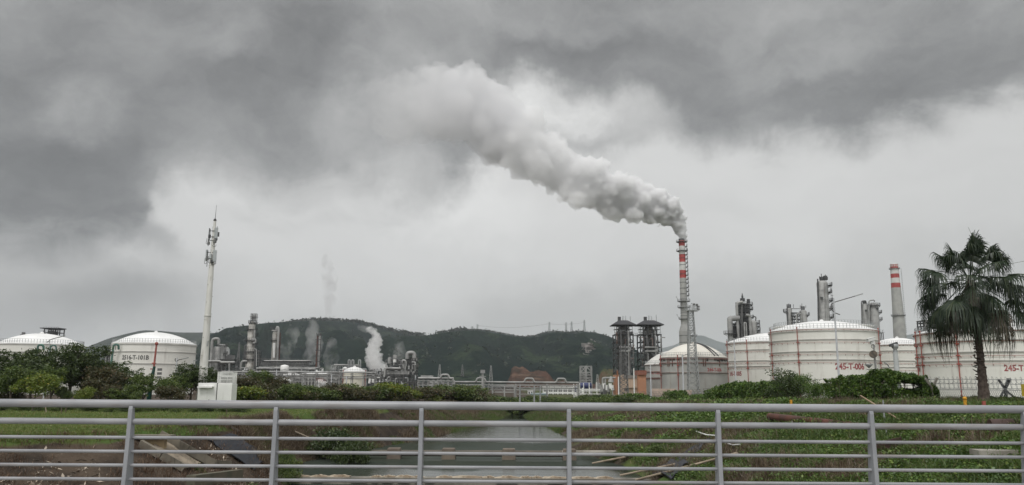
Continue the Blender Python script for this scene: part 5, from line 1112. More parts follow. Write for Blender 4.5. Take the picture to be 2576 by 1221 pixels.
m = MB(); m.tube([(p.x, D, 3.7), (p.x, D, zq(886))], [.34, .26], 12); m.build('pole', pm('pale_pole', (.50, .52, .52)), th); m = MB(); m.lathe((p.x, D, zq(886)), [(.28, 0), (.2, .3), (.36, .5), (.38, .9), (0, .95)], 12); m.build('drum_head', GALV, th)
m = MB(); q = Vector((p.x - .2, D - .1, zq(867))); m.bar(q + Vector((-.45, 0, -.15)), q + Vector((.45, 0, .15)), .34, .3); m.build('camera', STEELD, th)
lamp(2237, 985, 922, 75, [(2237, 926), (2233, 917), (2225, 913)], 'small dark hooked lamp left of the thick camera pole', zb=4.0, r=.03)

# ------------------------------------------------------------------ bridge deck and railing
RP = pm('railing_grey_paint', (.30, .305, .32), (.235, .24, .255), 1.3, .38, streak=.6, sc=(.20, .17, .15), bump=.06, bscale=30, stretch=(.15, 1, 1))
RP2 = pm('railing_post_paint', (.27, .28, .30), (.24, .25, .27), 2.0, .42, streak=.2, sc=(.17, .15, .14))
DY = 10.2
def zr_(off): return CAMZ - off * DY / F
hr = empty('bridge_railing', (0, DY, 4.45), 'grey steel bridge railing with six horizontal bars across the whole foreground', 'railing')
us = [-60, 326, 692, 1059, 1431, 1807, 2193, 2580, 2960]
PX = [W(u, 1130, DY).x for u in us]; PX = [PX[0] - 3.9, PX[0] - 1.95] + PX + [PX[-1] + 2]
for off, r, nm in ((53, .051, 'top_rail'), (95.5, .038, 'second_rail')):
    m = MB(); m.tube([(PX[0], DY - .02, zr_(off)), (0, DY - .02, zr_(off)), (PX[-1], DY - .02, zr_(off))], r, 20); m.build(nm, RP, hr)
for off in (134, 167, 199.5, 232):
    for a, b in zip(PX, PX[1:]): m = MB(); m.tube([(a + .02, DY, zr_(off)), (b - .02, DY, zr_(off))], .021, 12); m.build('bar', RP, hr)
for x in PX:
    m = MB(); z0, z1 = 4.47, zr_(53) - .03; T = .027
    prof = [(z0, .02, .25), (4.8, .01, .20), (5.2, -.01, .14), (5.5, -.03, .10), (z1 - .04, -.045, .07), (z1, -.045, .05)]
    vs = []
    for z, yc, dpt in prof: vs += [(x - T, DY + yc - dpt / 2, z), (x + T, DY + yc - dpt / 2, z), (x + T, DY + yc + dpt / 2, z), (x - T, DY + yc + dpt / 2, z)]
    fs = [(3, 2, 1, 0), tuple(range(len(vs) - 4, len(vs)))]
    for i in range(len(prof) - 1):
        for j in range(4): fs.append((i * 4 + j, i * 4 + (j + 1) % 4, i * 4 + 4 + (j + 1) % 4, i * 4 + 4 + j))
    m.add(vs, fs); m.box((x, DY + .02, 4.465), (.16, .32, .02)); m.build('post', RP2, hr, bevel=.006)
m = MB(); m.box((0, 4.0, 4.20), (400, 12.9, .5)); tag(m.build('bridge_deck', CONC), kind='structure')
m = MB(); m.box((0, 2.0, 4.457), (400, 7.5, .008)); tag(m.build('road', pm('asphalt', (.05, .05, .05), (.06, .06, .06), 3, .9, bump=.3, bscale=40)), kind='structure')

# ------------------------------------------------------------------ weir, pipe crossing, culvert, debris
WX0, WX1 = -15.6, 9.6
m = MB(); m.box(((WX0 + WX1) / 2, 52.0, -.35), (WX1 - WX0, .9, .80)); one('weir', m, pm('wet_weir_concrete', (.13, .12, .10), (.22, .20, .17), .9, .7, bump=.4), 'low wet concrete weir across the canal nearest the railing', 'weir')
rw = random.Random(20); SAND = pm('pale_sandstone', (.46, .39, .30), (.26, .20, .14), 1.5, .8, bump=.3); SLAB = pm('grey_slab', (.25, .25, .23), (.18, .18, .17), .8, .8)
x = WX0 + .8
while x < WX1 - 2:
    L = rw.uniform(.6, 1.9)
    if rw.random() < .75:
        n_ = 9; m = MB(); top = [(x + L * k / n_, rw.uniform(-.1, .1), .06 + .09 * math.sin(math.pi * k / n_) + rw.uniform(0, .06)) for k in range(n_ + 1)]
        vs = [(a, 51.8 + b, 0.0) for a, b, c in top] + [(a, 51.85 + b, c) for a, b, c in top] + [(a, 52.4 + b, c * .8) for a, b, c in top] + [(a, 52.55 + b, 0.0) for a, b, c in top]; fs = [(j * (n_ + 1) + i, j * (n_ + 1) + i + 1, (j + 1) * (n_ + 1) + i + 1, (j + 1) * (n_ + 1) + i) for j in range(3) for i in range(n_)]
        m.add(vs, fs, False); one('stone', m, SAND, 'pale worn sandstone lump lying along the crest of the weir', 'stone', 'pale stones along the weir crest')
    if rw.random() < .6: m = MB(); m.box((x + L / 2, 51.50, -.15), (L * rw.uniform(.5, .9), .14, .18)); one('concrete_block', m, SLAB, 'grey slab set in the front face of the weir', 'block', 'slabs in the weir face')
    x += L
# pipe on piers
Dp = 65.0; XP = [W(u, 1135, Dp).x for u in (852, 992, 1129, 1280, 1432)]
th = empty('pipe_crossing', (XP[2], Dp, -1), 'brown pipe carried on square concrete piers across the canal', 'pipe crossing'); PIER = pm('brown_pier_concrete', (.17, .14, .11), (.13, .105, .085), 1.2, .9, streak=.4, sc=(.09, .07, .05), bump=.3)
for x in XP:
    m = MB(); v0 = [(x - .58, Dp - .5), (x + .58, Dp - .5), (x + .58, Dp + .5), (x - .58, Dp + .5)]
    vs = [(a, b, -1.2) for a, b in v0] + [(x + (a - x) * .93, Dp + (b - Dp) * .9, .5) for a, b in v0] + [(x + (a - x) * .86, Dp + (b - Dp) * .86, .86) for a, b in v0]
    m.add(vs, [(3, 2, 1, 0), (8, 9, 10, 11)] + [(i * 4 + j, i * 4 + (j + 1) % 4, i * 4 + 4 + (j + 1) % 4, i * 4 + 4 + j) for i in range(2) for j in range(4)]); m.build('pier', PIER, th, bevel=.05)
DPI = pm('dull_brown_pipe', (.12, .10, .075), (.08, .07, .055), .6, .6)
xe1 = W(1556, 1130, Dp).x
m = MB(); m.tube([(XP[0] - 4, Dp, .52), (xe1 - 1.2, Dp, .58)], .15, 12); m.tube([(XP[0] - 4, Dp + .3, .30), (xe1 - 4, Dp + .3, .30)], .12, 10); m.build('pipe', DPI, th)
m = MB(); m.tube([(xe1 - 4.6, Dp, .57), (xe1 - .2, Dp, .60)], .17, 12); m.build('pipe_end', CONC, th)
def stick(a, b, r, mat, label, name='pole', cat='pole', group=None, n=6, mid=None):
    P = [Vector(a), Vector(b)] if mid is None else [Vector(a), Vector(mid), Vector(b)]; m = MB(); m.tube(P, [r, r * .8] if mid is None else [r, r * .9, r * .8], n); return one(name, m, mat, label, cat, group, org=a)
DRY = pm('bleached_wood', (.34, .28, .21), (.24, .19, .14), 2, .8, stretch=(1, 1, 1)); DRYD = pm('dark_wet_wood', (.12, .09, .065), (.08, .06, .045), 2, .7)
def Gs(u, v, up=0.0):
    """where the sight line through (u, v) meets the banks"""
    d = ray(u, v); t = 14.0
    while t < 400:
        x, y, z = d.x * t, d.y * t, CAMZ + d.z * t
        if z - up <= max(float(H(x, y)), 0.0 if y > 52 else -.35): return Vector((x, y, z))
        t += .15
    return Vector((d.x * 90, d.y * 90, CAMZ + d.z * 90))
stick(Gs(742, 1086, .5), Gs(878, 1146, .1), .07, DRY, 'long bleached stick sloping down the left bank into the water'); stick(Gs(1573, 1150, .6), Gs(1490, 1166, .1), .09, DRY, 'bleached pole dipping into the water right of the last pier', mid=None)
stick(Gs(1855, 1142, .5), Gs(1600, 1208, .3), .10, DRY, 'long pale beam leaning down the right bank beside the black sheet'); stick(Gs(1750, 1192, .2) + Vector((0, 0, .5)), Gs(1850, 1140, .5), .06, DRY, 'short yellowish stake above the pale beam on the right bank')
stick(Gs(1700, 1168, .3), Gs(1560, 1196, .3), .08, DRY, 'grey plank edge along the top of the black sheet on the right bank')
stick(Gs(1752, 1086, .4), Gs(1800, 1096, .4), .05, WHITEB, 'white bent stick lying in the dry grass of the right bank', mid=Gs(1776, 1094, .5)); stick(Gs(1825, 1115, .4), Gs(1862, 1118, .4), .05, WHITEB, 'white bone like stick on the green part of the right bank', mid=Gs(1844, 1120, .4))
stick(Gs(2165, 996, 1.2), Gs(2262, 1056, .4), .05, pm('bamboo', (.30, .22, .14), (.24, .17, .11), 1, .6), 'long bamboo cane leaning out of the vine hedge behind the railing')
for u, v0, v1, mt, lb in ((2226, 1068, 1010, GALV, 'thin grey stake on the green bank right of the railing post'), (1994, 1085, 1060, CONC, 'short concrete stake in the bushes near the rusty pipe'), (2228 + 3, 1100, 1072, GALV, 'second thin grey stake below the first on the green bank')):
    g = Gs(u, v0); stick(g, g + Vector((0, 0, (v0 - v1) * g.y / F)), .05, mt, lb, 'stake', 'stake')
YEL = pm('yellow_marker_paint', (.62, .30, .02), (.55, .27, .02), 2, .5)
for u, v0, v1, lb in ((1992, 1048, 1026, 'yellow marker post standing by the rusty pipe'), (2749 * 0 + 2750 - 1, 0, 0, ''), (2750, 0, 0, '')):
    if not v0: continue
    g = Gs(u, v0); z = (v0 - v1) * g.y / F; m = MB(); m.box((g.x, g.y, g.z + z / 2 + .25), (.14, .14, z + .5)); one('marker_post', m, YEL, lb, 'marker post', bevel=.01)
g = Gs(2431, 1044); m = MB(); m.box((g.x, g.y, g.z + .38), (.12, .10, .86)); m.ball((g.x, g.y, g.z + .82), .10); one('marker_post', m, YEL, 'yellow round topped marker post below the palm trunk', 'marker post')
g = Gs(2478, 1046); m = MB(); m.box((g.x, g.y, g.z + .25), (.14, .1, .9)); one('marker_post', m, RED, 'small red marker right of the yellow one below the palm', 'marker post')
m = MB(); a, b = Gs(1937, 1052, .3), Gs(2180, 1064, .3); m.tube([a + Vector((0, 0, .1)), b - Vector((0, 0, .25))], .24, 12); one('rusty_pipe', m, RUSTP, 'rusty red pipe lying on the right bank behind the railing', 'pipe', org=a)
m = MB(); a = Gs(2490, 1072, .3); m.tube([a, a + Vector((7, -1, .2))], .3, 12); m.box(a + Vector((4.5, -.8, .0)), (5, .4, .4)); one('rusty_girder', m, pm('dark_rust', (.06, .032, .026)), 'rusty brown girder lying in the green growth at the right edge', 'girder', org=a)
m = MB(); g = Gs(2445, 1100 + 40, .2); m.box(g + Vector((1.2, 0, .1)), (1.5, .45, .2), .2); one('concrete_block', m, pm('pale_slab', (.24, .235, .21)), 'pale concrete slab in the grass at the right edge', 'slab')
m = MB(); g = Gs(2440, 1220 - 45, .2)
g = Gs(2520, 1139, .3); m.box(g, (2.0, .8, .2), -.1); one('concrete_block', m, CONC, 'broken grey slab beside the last railing post at the right', 'slab')
m = MB(); g = Gs(2440, 1115, .2); m.box(g + Vector((0, 0, .2)), (1.1, .7, .35), .3); m.box(g + Vector((.05, -.1, .42)), (1.2, .5, .06), .35); one('rusty_box', m, RUSTP, 'rusty open box half buried in the green bank under the rails', 'box') if 0 else None
g = Gs(2448, 1117, .2); g = Gs(2447 - 0, 1117, .2)
m = MB(); g = Gs(2445, 1117)
m = MB(); g = Gs(2440 - 0, 1120)
m = MB(); g = Gs(1860 + .2779 * 1350, 962.1 + .2779 * 590, .3); m.box(g + Vector((0, 0, .1)), (1.0, .6, .3), .15); m.bar(g + Vector((-.5, -.35, .2)), g + Vector((.5, -.28, .4)), .06, .2); one('rusty_box', m, pm('dark_rust', (.06, .032, .026), (.035, .024, .02), 2, .8), 'rusty open box in the grass right of the sixth railing post', 'box')
# black sheet chutes on both banks
def strip(name, pl, pr, up, mat, label, cat, seed=0, amp=.12):
    """cloth of quads between two bank lines given as picture points"""
    m = MB(); rs = random.Random(seed); n_ = 10; L = [Gs(*p) for p in pl]; R = [Gs(*p) for p in pr]
    def at(P, t): k = t * (len(P) - 1); i = min(int(k), len(P) - 2); return P[i].lerp(P[i + 1], k - i)
    vs = []
    for i in range(n_ + 1):
        for j in range(5):
            q = at(L, i / n_).lerp(at(R, i / n_), j / 4); zz_ = max(float(H(q.x, q.y)), -.3); vs.append((q.x, q.y, max(q.z, zz_) + up + rs.uniform(0, amp)))
    nv = len(vs); vs += [(x, y, z - .06) for x, y, z in vs]; fs = [(i * 5 + j, i * 5 + j + 1, i * 5 + j + 6, i * 5 + j + 5) for i in range(n_) for j in range(4)]; fs += [tuple(reversed([q + nv for q in f])) for f in fs]
    m.add(vs, fs, True); return one(name, m, mat, label, cat)
TARP = pm('black_geotextile', (.030, .033, .042), (.022, .024, .03), 1.2, .7, bump=.4, bscale=3)
strip('black_sheet', [(520, 1108), (560, 1140), (640, 1188)], [(578, 1100), (640, 1132), (700, 1165)], .10, TARP, 'black sheet draped down the left bank between railing posts', 'sheet', 3)
strip('black_sheet', [(1790, 1112), (1700, 1165), (1640, 1200)], [(1770, 1130), (1740, 1172), (1690, 1215)], .12, TARP, 'crumpled black sheet running down the right bank to the water', 'sheet', 5, .3)
# concrete chute with cheek walls on the left bank
CO3 = pm('beige_chute_floor', (.30, .25, .19), (.20, .165, .125), 1, .9, streak=.6, sc=(.08, .065, .05), bump=.3)
CO2 = pm('stained_concrete', (.21, .185, .145), (.13, .115, .09), .8, .9, streak=.7, sc=(.06, .05, .04), bump=.3)
ct = empty('concrete_chute', tuple(Gs(440, 1165)), 'stained concrete drainage chute with sloping walls on the left bank', 'drainage chute')
def beam(ps, w, h, up, nm, mat=None):
    P = [Gs(*p) for p in ps]; m = MB()
    for a, b in zip(P, P[1:]): m.bar(a + Vector((0, 0, up)), b + Vector((0, 0, up)), w, h)
    m.build(nm, mat or CO2, ct)
beam([(400, 1109), (470, 1147), (537, 1183)], .22, .45, .35, 'cheek_wall'); beam([(537, 1183), (578, 1184)], .22, .4, .35, 'cheek_wall'); beam([(352, 1131), (405, 1161), (462, 1193)], .22, .4, .3, 'cheek_wall')
strip_ = strip('floor_slab', [(386, 1130), (400, 1158), (455, 1190)], [(407, 1122), (455, 1146), (505, 1176)], .22, CO3, None, None, 6, .02)
strip_.parent = ct; strip_.location = Vector(strip_.location) - ct.location
m = MB(); a, b = Gs(345, 1124), Gs(402, 1118); c_ = (a + b) / 2; m.box((c_.x, c_.y + .1, c_.z - .1), ((b - a).length, .3, 1.0)); m.build('head_wall', pm('yellowish_concrete', (.34, .26, .15), (.24, .18, .11), 1, .9, streak=.6, sc=(.08, .06, .05)), ct)
m = MB(); m.box((c_.x, c_.y + .0, c_.z + .48), ((b - a).length + .8, .8, .16)); m.build('coping', CO2, ct)
m = MB(); a, b = Gs(478, 1222), Gs(600, 1206); c_ = (a + b) / 2; m.bar(a + Vector((0, 0, .15)), b + Vector((0, 0, .2)), .5, .7); m.build('toe_wall', pm('mossy_concrete', (.085, .085, .06), (.12, .105, .075), 1, .9, bump=.3), ct)
beam([(452, 1074), (560, 1068), (600, 1090)], .12, .16, .12, 'edge_beam')
# ------------------------------------------------------------------ fence along the right bank
def fenceline():
    P = [Vector((26.2, y, 0)) for y in ()]
    pts = [(1560, 1002, 205), (1640, 1006, 170), (1710, 1009, 145), (1800, 1012, 115), (1900, 1014, 96), (2010, 1015, 80), (2120, 1016, 68), (2230, 1016, 60), (2330, 1016, 56)]
    return [(W(u, v, D).x, D) for u, v, D in pts]
FL = fenceline()
fc = empty('perimeter_fence', (FL[4][0], FL[4][1], 3.7), 'long perimeter fence with angled posts and razor wire along the canal', 'fence')
def zf(x, y): return float(H(x, y))
import bisect
def walk(P, st):
    out_ = []
    for (x0, y0), (x1, y1) in zip(P, P[1:]):
        L = math.hypot(x1 - x0, y1 - y0); n_ = max(1, int(L / st))
        out_ += [(x0 + (x1 - x0) * k / n_, y0 + (y1 - y0) * k / n_) for k in range(n_)]
    return out_ + [P[-1]]
fp = walk(FL, 2.8)
for x, y in fp:
    if y > 58:
        z = zf(x, y); m = MB(); m.bar((x, y, z - .3), (x, y, z + 1.7), .13); m.bar((x, y, z + 1.7), (x - .55, y - .15, z + 2.35), .10); m.build('post', CONC, fc)
m = MB()
for (x0, y0), (x1, y1) in zip(fp, fp[1:]):
    for h in (.3, .9, 1.5, 1.68): m.bar((x0, y0, zf(x0, y0) + h), (x1, y1, zf(x1, y1) + h), .025)
    for dx, h in ((-.2, 1.95), (-.5, 2.3)): m.bar((x0 + dx, y0, zf(x0, y0) + h), (x1 + dx, y1, zf(x1, y1) + h), .03)
    n_ = 7
    for k in range(n_): x, y = x0 + (x1 - x0) * k / n_, y0 + (y1 - y0) * k / n_; z = zf(x, y); m.bar((x, y, z + .1), (x, y, z + 1.6), .03)
m.build('wire', STEEL, fc)
m = MB()
for (x0, y0), (x1, y1) in zip(fp, fp[1:]):
    if y0 > 90: z = (zf(x0, y0) + zf(x1, y1)) / 2; m.bar((x0 + .3, y0, z + .35), (x1 + .3, y1, z + .35), .15, 1.5)
one('block_wall', m, pm('fence_panel_concrete', (.24, .235, .215), (.15, .145, .13), .5, .9, streak=.6, sc=(.06, .06, .045)), 'grey panel wall running behind the far part of the perimeter fence', 'wall')
# front fence with Y posts by the palm
FR = [(W(u, 1010, D).x, D) for u, D in ((2330, 56), (2420, 55), (2540, 54), (2700, 52), (3000, 50))]
f2 = empty('roadside_fence', (FR[2][0], FR[2][1], 4.8), 'mesh fence with forked posts and razor wire coils behind the palm', 'fence'); fq = walk(FR, 3.2)
for u in (2346, 2468 + 62, 2345 + 380):
    x = W(u, 990, 55).x; y = 55 if u < 2600 else 52; z = zf(x, y); m = MB(); m.bar((x, y, z - .3), (x, y, z + 1.35), .16); m.bar((x, y, z + 1.3), (x - .42, y, z + 1.95), .12); m.bar((x, y, z + 1.3), (x + .42, y, z + 2.0), .14)
    if 2500 < u < 2600: m.bar((x, y, z + 1.2), (x + 1.3, y - .3, z), .12); m.bar((x - .1, y, z + 1.2), (x - .9, y - .2, z + .1), .1); m.bar((x, y, z + 1.3), (x + .1, y - .3, z + 2.0), .14)
    m.build('forked_post', STEELD if u > 2500 else CONC, f2)
xa, xb = FR[0][0], FR[-1][0]
def yf(x): return float(np.interp(x, [p[0] for p in FR], [p[1] for p in FR]))
m = MB(); x = xa
while x < xb: z = zf(x, yf(x)); m.bar((x, yf(x), z + .1), (x + .55, yf(x), z + 1.2), .014); m.bar((x + .55, yf(x), z + .1), (x, yf(x), z + 1.2), .014); x += .11
for h in (.1, 1.2, 1.3, 1.6, 1.9): m.tube([(x, yf(x), zf(x, yf(x)) + h) for x in np.linspace(xa, xb, 20)], .018, 4)
m.build('wire_mesh', GALV, f2)
for h, R_ in ((1.45, .26), (1.85, .22)):
    m = MB(); P = []
    for k in range(560): t = k / 560; x = xa + (xb - xa) * t; a = k * .62; P.append((x + .12 * math.cos(a), yf(x) + .3 * R_ * math.sin(a * 1.0) - .1, zf(x, yf(x)) + h + R_ * math.sin(a) + .04 * math.sin(k * .21)))
    m.tube(P, .013, 4); m.build('razor_coil', GALV, f2)
# yellow sign at the right edge
D = 52; p = W(2574, 982, D); z = p.z; th = empty('warning_sign', (p.x, D, z - .8), 'yellow warning sign with black bars fixed to the fence at the right edge', 'sign')
m = MB(); m.box((p.x + .2, D - .25, z), (.95, .03, .78)); m.build('board', pm('sign_yellow', (.50, .37, .02), (.44, .33, .03), 2, .5), th); m = MB()
for dz, w in ((.02, .28), (-.09, .28), (.24, .12)): m.box((p.x + (.0 if dz < .2 else .08), D - .275, z + dz), (w, .02, .035))
m.build('marking', INK, th)
# blue sign low in the trees at far left
m = MB(); p = W(16, 1007, 90); m.box(p, (1.1, .1, .45)); one('blue_sign', m, pm('sign_blue', (.10, .24, .48), (.25, .38, .55), 3, .5), 'small blue and white board low between the trunks at the far left', 'sign')
# ------------------------------------------------------------------ vegetation
R0 = np.random.default_rng(77)
L_DARK = leafmat('leaf_dark_green', (0.0259, 0.0444, 0.0126), (0.0454, 0.0696, 0.0168), (0.0907, 0.1206, 0.0273), .9, .12)
L_MID = leafmat('leaf_mid_green', (0.0437, 0.0738, 0.0154), (0.0710, 0.1074, 0.0217), (0.1310, 0.1640, 0.0308), .9, .2)
L_YEL = leafmat('leaf_yellow_green', (0.0857, 0.1248, 0.0168), (0.1310, 0.1704, 0.0231), (0.2822, 0.2400, 0.0231), .9, 0.08)
L_BRN = leafmat('leaf_brownish', (0.0441, 0.0392, 0.0168), (0.0588, 0.0599, 0.0217), (0.1078, 0.0696, 0.0273), .9, .15)
L_FLW = leafmat('leaf_with_yellow_bloom', (0.0577, 0.0869, 0.0168), (0.0840, 0.1132, 0.0231), (0.4200, 0.2665, 0.0231), .9, 0.22)
L_VINE = leafmat('vine_leaf', (0.0442, 0.0820, 0.0154), (0.0756, 0.1396, 0.0216), (0.1638, 0.2271, 0.0385), .8, .15)
L_GRASS = leafmat('grass_blade', (0.091, 0.144, 0.028), (0.133, 0.169, 0.039), (0.280, 0.213, 0.088), .35, .10)
L_REED = leafmat('reed_blade', (0.0560, 0.1011, 0.0232), (0.0840, 0.1224, 0.0292), (0.1568, 0.1386, 0.0495), .2, .12)
L_DRY = leafmat('dry_grass_blade', (0.1360, 0.1000, 0.0624), (0.0935, 0.0672, 0.0440), (0.2380, 0.1886, 0.1200), .35, .2)
L_DBR = leafmat('dead_stalk', (0.084, 0.050, 0.033), (0.119, 0.075, 0.046), (0.364, 0.250, 0.165), .5, .06)
BARK = pm('bark', (.13, .10, .08), (.07, .055, .045), 3, .9, bump=.4, stretch=(1, 1, .2))
def limbs(m, base, h, rg_, n=7, r=.1, spread=.45, crown0=.4):
    b = Vector(base); top = b + Vector((rg_.uniform(-.1, .1) * h, rg_.uniform(-.1, .1) * h, h * .82)); mid = b.lerp(top, .5) + Vector((rg_.uniform(-.05, .05) * h, 0, 0))
    m.tube([b - Vector((0, 0, .3)), b.lerp(mid, .5), mid, top], [r * 1.25, r, r * .75, r * .2], 7)
    for k in range(n):
        t = rg_.uniform(crown0, .9); p = b.lerp(top, t); a = rg_.uniform(0, 6.28); L = h * spread * rg_.uniform(.5, 1) * (1.1 - t); q = p + Vector((math.cos(a) * L, math.sin(a) * L, L * rg_.uniform(.5, 1.1)))
        m.tube([p, p.lerp(q, .5) + Vector((0, 0, L * .08)), q], [r * .5, r * .32, r * .08], 5)
def crown_pts(rng, h, w, z0, ncl, per, cr, lobes=7, shell=.45):
    """clumps of leaves on several uneven lobes, gaps between them"""
    C = []
    lb = [(rng.normal(0, .26) * w, rng.normal(0, .26) * w, z0 + (h - z0) * rng.uniform(.22, .80), rng.uniform(.25, .42) * w) for _ in range(lobes)] + [(rng.normal(0, .06) * w, 0, z0 + (h - z0) * .74, .27 * w)]
    for _ in range(ncl):
        x, y, z, r = lb[rng.integers(len(lb))]; d = rng.normal(size=3); d /= np.linalg.norm(d); rr = r * rng.uniform(shell, 1.08); c = np.array([x, y, z]) + d * rr * np.array([1, 1, .75 * (h - z0) / w])
        if c[2] < z0 * .8: c[2] = z0 * .8 + rng.random() * .3
        if c[2] > h: c[2] = h - rng.random() * .3
        C.append(c)
    C = np.array(C); P = np.repeat(C, per, 0) + rng.normal(size=(ncl * per, 3)) * cr * np.array([1, 1, .6]); return P, C
PROTO = {}
def plant_proto(key, kind, h, w, z0, leaf, ncl, per, cr, size, lobes=7, trunk=True, nl=8, seed=1):
    rng = np.random.default_rng(seed); P, C = crown_pts(rng, h, w, z0, ncl, per, cr, lobes); V, Fq = leaves(rng, P, rng.uniform(.6, 1.2, len(P)) * size, .35, .5)
    me = npmesh('crown', V, Fq, leaf); m = MB(); limbs(m, (0, 0, 0), h, random.Random(seed), nl, .025 * h if trunk else .015 * h, .5, .3 if trunk else .05)
    t = bpy.data.meshes.new('trunk'); t.from_pydata(m.v, [], m.f); t.polygons.foreach_set('use_smooth', m.smooth); t.materials.append(BARK); PROTO[key] = (kind, me, t, h, w)
plant_proto('oakA', 'tree', 6.6, 4.6, 2.3, L_DARK, 260, 30, .22, .14, 11, seed=1)
plant_proto('oakB', 'tree', 5.6, 4.3, 1.9, L_DARK, 230, 30, .22, .14, 10, seed=2)
plant_proto('midA', 'tree', 4.6, 3.6, 1.4, L_MID, 190, 28, .2, .13, 9, seed=3)
plant_proto('midB', 'tree', 5.0, 3.4, 1.3, L_MID, 180, 28, .2, .13, 10, seed=4)
plant_proto('yelA', 'young_tree', 3.8, 2.6, .9, L_YEL, 150, 24, .22, .13, 6, seed=5)
plant_proto('brnA', 'tree', 4.4, 3.8, 1.0, L_BRN, 280, 24, .26, .14, 8, seed=6)
plant_proto('bushG', 'bush', 2.6, 3.4, .2, L_MID, 190, 26, .24, .13, 8, False, seed=7)
plant_proto('bushD', 'bush', 2.8, 3.8, .2, L_BRN, 200, 26, .25, .13, 8, False, seed=8)
plant_proto('bushY', 'bush', 2.0, 2.4, .2, L_FLW, 120, 24, .2, .12, 6, False, seed=9)
plant_proto('bushL', 'bush', 2.3, 3.0, .2, L_YEL, 140, 24, .24, .12, 7, False, seed=10)
plant_proto('shrub', 'shrub', 1.9, 2.6, .1, L_MID, 150, 26, .2, .09, 7, False, seed=11)
plant_proto('shrubD', 'shrub', 2.2, 3.2, .1, L_DARK, 190, 26, .22, .10, 8, False, seed=12)
ri = random.Random(99)
def plant(key, u, vtop, D, label, group=None, ws=1.0, zg_=None, x=None):
    kind, cm, tm, h, w = PROTO[key]; p = W(u, vtop, D); z = float(H(p.x, D)) if zg_ is None else zg_; s = max((p.z - z) / h, .25)
    e = empty(kind, (p.x, D, z - .05), label, kind.replace('_', ' '), group); e.rotation_euler = (0, 0, ri.uniform(0, 6.28)); e.scale = (s * ws * ri.uniform(.92, 1.08), s * ws, s)
    for nm, me in (('crown', cm), ('trunk', tm)): o = bpy.data.objects.new(nm, me); COL.objects.link(o); o.parent = e
    return e
TL = [('oakA', 8, 876, 80, 'dark tree cut by the left edge of the picture', 1.0), ('oakB', 92, 872, 84, 'dark tree in front of the two green pipes of the far left tank', .95), ('oakA', 184, 861, 80, 'biggest dark tree with visible trunk left of the lettered tank', 1.0),
      ('oakB', 238, 893, 83, 'dark tree between the biggest tree and the lettered tank', 1.0), ('oakA', 222, 884, 86, 'tall dark tree right behind the biggest dark tree', 1.0), ('oakA', 282, 906, 85, 'dark airy tree before the left edge of the lettered tank', .9), ('brnA', 262, 918, 79, 'brownish tree at the left foot of the lettered tank', 1.0), ('oakA', 52, 884, 86, 'dark tall tree between the left edge tree and the one before the green pipes', .9), ('oakB', 300, 926, 82, 'dark tree over the lower left wall of the lettered tank', .8),
      ('midA', 40, 915, 76, 'green tree left of the bright yellow green sapling', 1.0), ('yelA', 92, 938, 71, 'bright yellow green young tree on the left lawn edge', 1.1), ('midB', 140, 925, 77, 'green tree just right of the bright yellow green sapling', .9), ('yelA', 212, 972, 73, 'small yellow green sapling below the biggest dark tree', .8),
      ('midA', 330, 962, 76, 'low green tree in front of the lettered tank wall', 1.1), ('midB', 368, 940, 78, 'green tree touching the left side of the thick green pole', .9), ('midA', 412, 946, 78, 'green tree touching the right side of the thick green pole', .9), ('midA', 452, 938, 80, 'green tree under the white street lamp', .95),
      ('oakB', 486, 912, 82, 'dark tree directly left of the white telecom mast', .9), ('oakB', 528, 922, 84, 'dark tree behind the foot of the white telecom mast', .9), ('midB', 346, 985, 73, 'small green tree below the lettered tank near the lawn', .9), ('brnA', 430, 968, 74, 'brownish low tree left of the white cabin', .9), ('brnA', 288, 965, 76, 'brownish low tree under the dark ones', 1.0), ('midA', 160, 968, 78, 'low green tree behind the trunk of the biggest tree', 1.0), ('brnA', 20, 955, 78, 'brownish low tree at the far left', 1.0),
      ('brnA', 612, 942, 95, 'brownish tree right of the barred cage', 1.0), ('midB', 650, 932, 105, 'taller green tree right of the cabin in front of the stepped column', 1.1), ('brnA', 688, 944, 105, 'brownish tree at the right of the taller green one', 1.0), ('midA', 720, 962, 100, 'green tree below the upright white drum', 1.1),
      ]
for k, u, v, D, lb, ws in TL: plant(k, u, v, D, lb, 'trees at the back of the left lawn', ws)
# row of bushes along the far side of the lawn
keys = ['bushD', 'bushG', 'bushL', 'bushG', 'bushD', 'bushY', 'bushG', 'bushD']
desc = {'bushD': 'brownish dark bush in the long row behind the lawn', 'bushG': 'green bush in the long row behind the lawn', 'bushL': 'light yellow green bush in the long row behind the lawn', 'bushY': 'bush dotted with yellow bloom in the long row behind the lawn'}
u = 604
for i in range(42):
    k = keys[i % 8] if i % 3 else ri.choice(keys); v = 968 + ri.uniform(-9, 13) + max(0, (u - 1000) * .04); D = 92 + i * 1.5 + ri.uniform(-4, 4) + (20 if i % 2 else 0)
    if k == 'bushY': v += 14; D -= 14
    plant(k, u, v, D, desc[k], {'bushD': 'brownish bushes', 'bushG': 'green bushes', 'bushL': 'light green bushes', 'bushY': 'yellow blooming bushes'}[k] + ' in the row behind the lawn', 1.25); u += 14.5
u = 1195
for i in range(17):
    plant('bushG' if i % 2 else 'shrubD', u, 994 + 5 * (u > 1240) + ri.uniform(-4, 4), 170 + ri.uniform(-10, 15), 'low dark green bush in the distance under the pipe bridge', 'distant low bushes under the pipe bridge', 1.6); u += 13
for i in range(14):
    plant('shrub' if i % 2 else 'shrubD', 1400 + i * 14, 994 + ri.uniform(-4, 5) + (i < 5) * 7, 150 - i * 2 + ri.uniform(-5, 5), 'small green shrub on the bank edge between the canal and the fence', 'shrubs on the far right bank edge', 1.5)
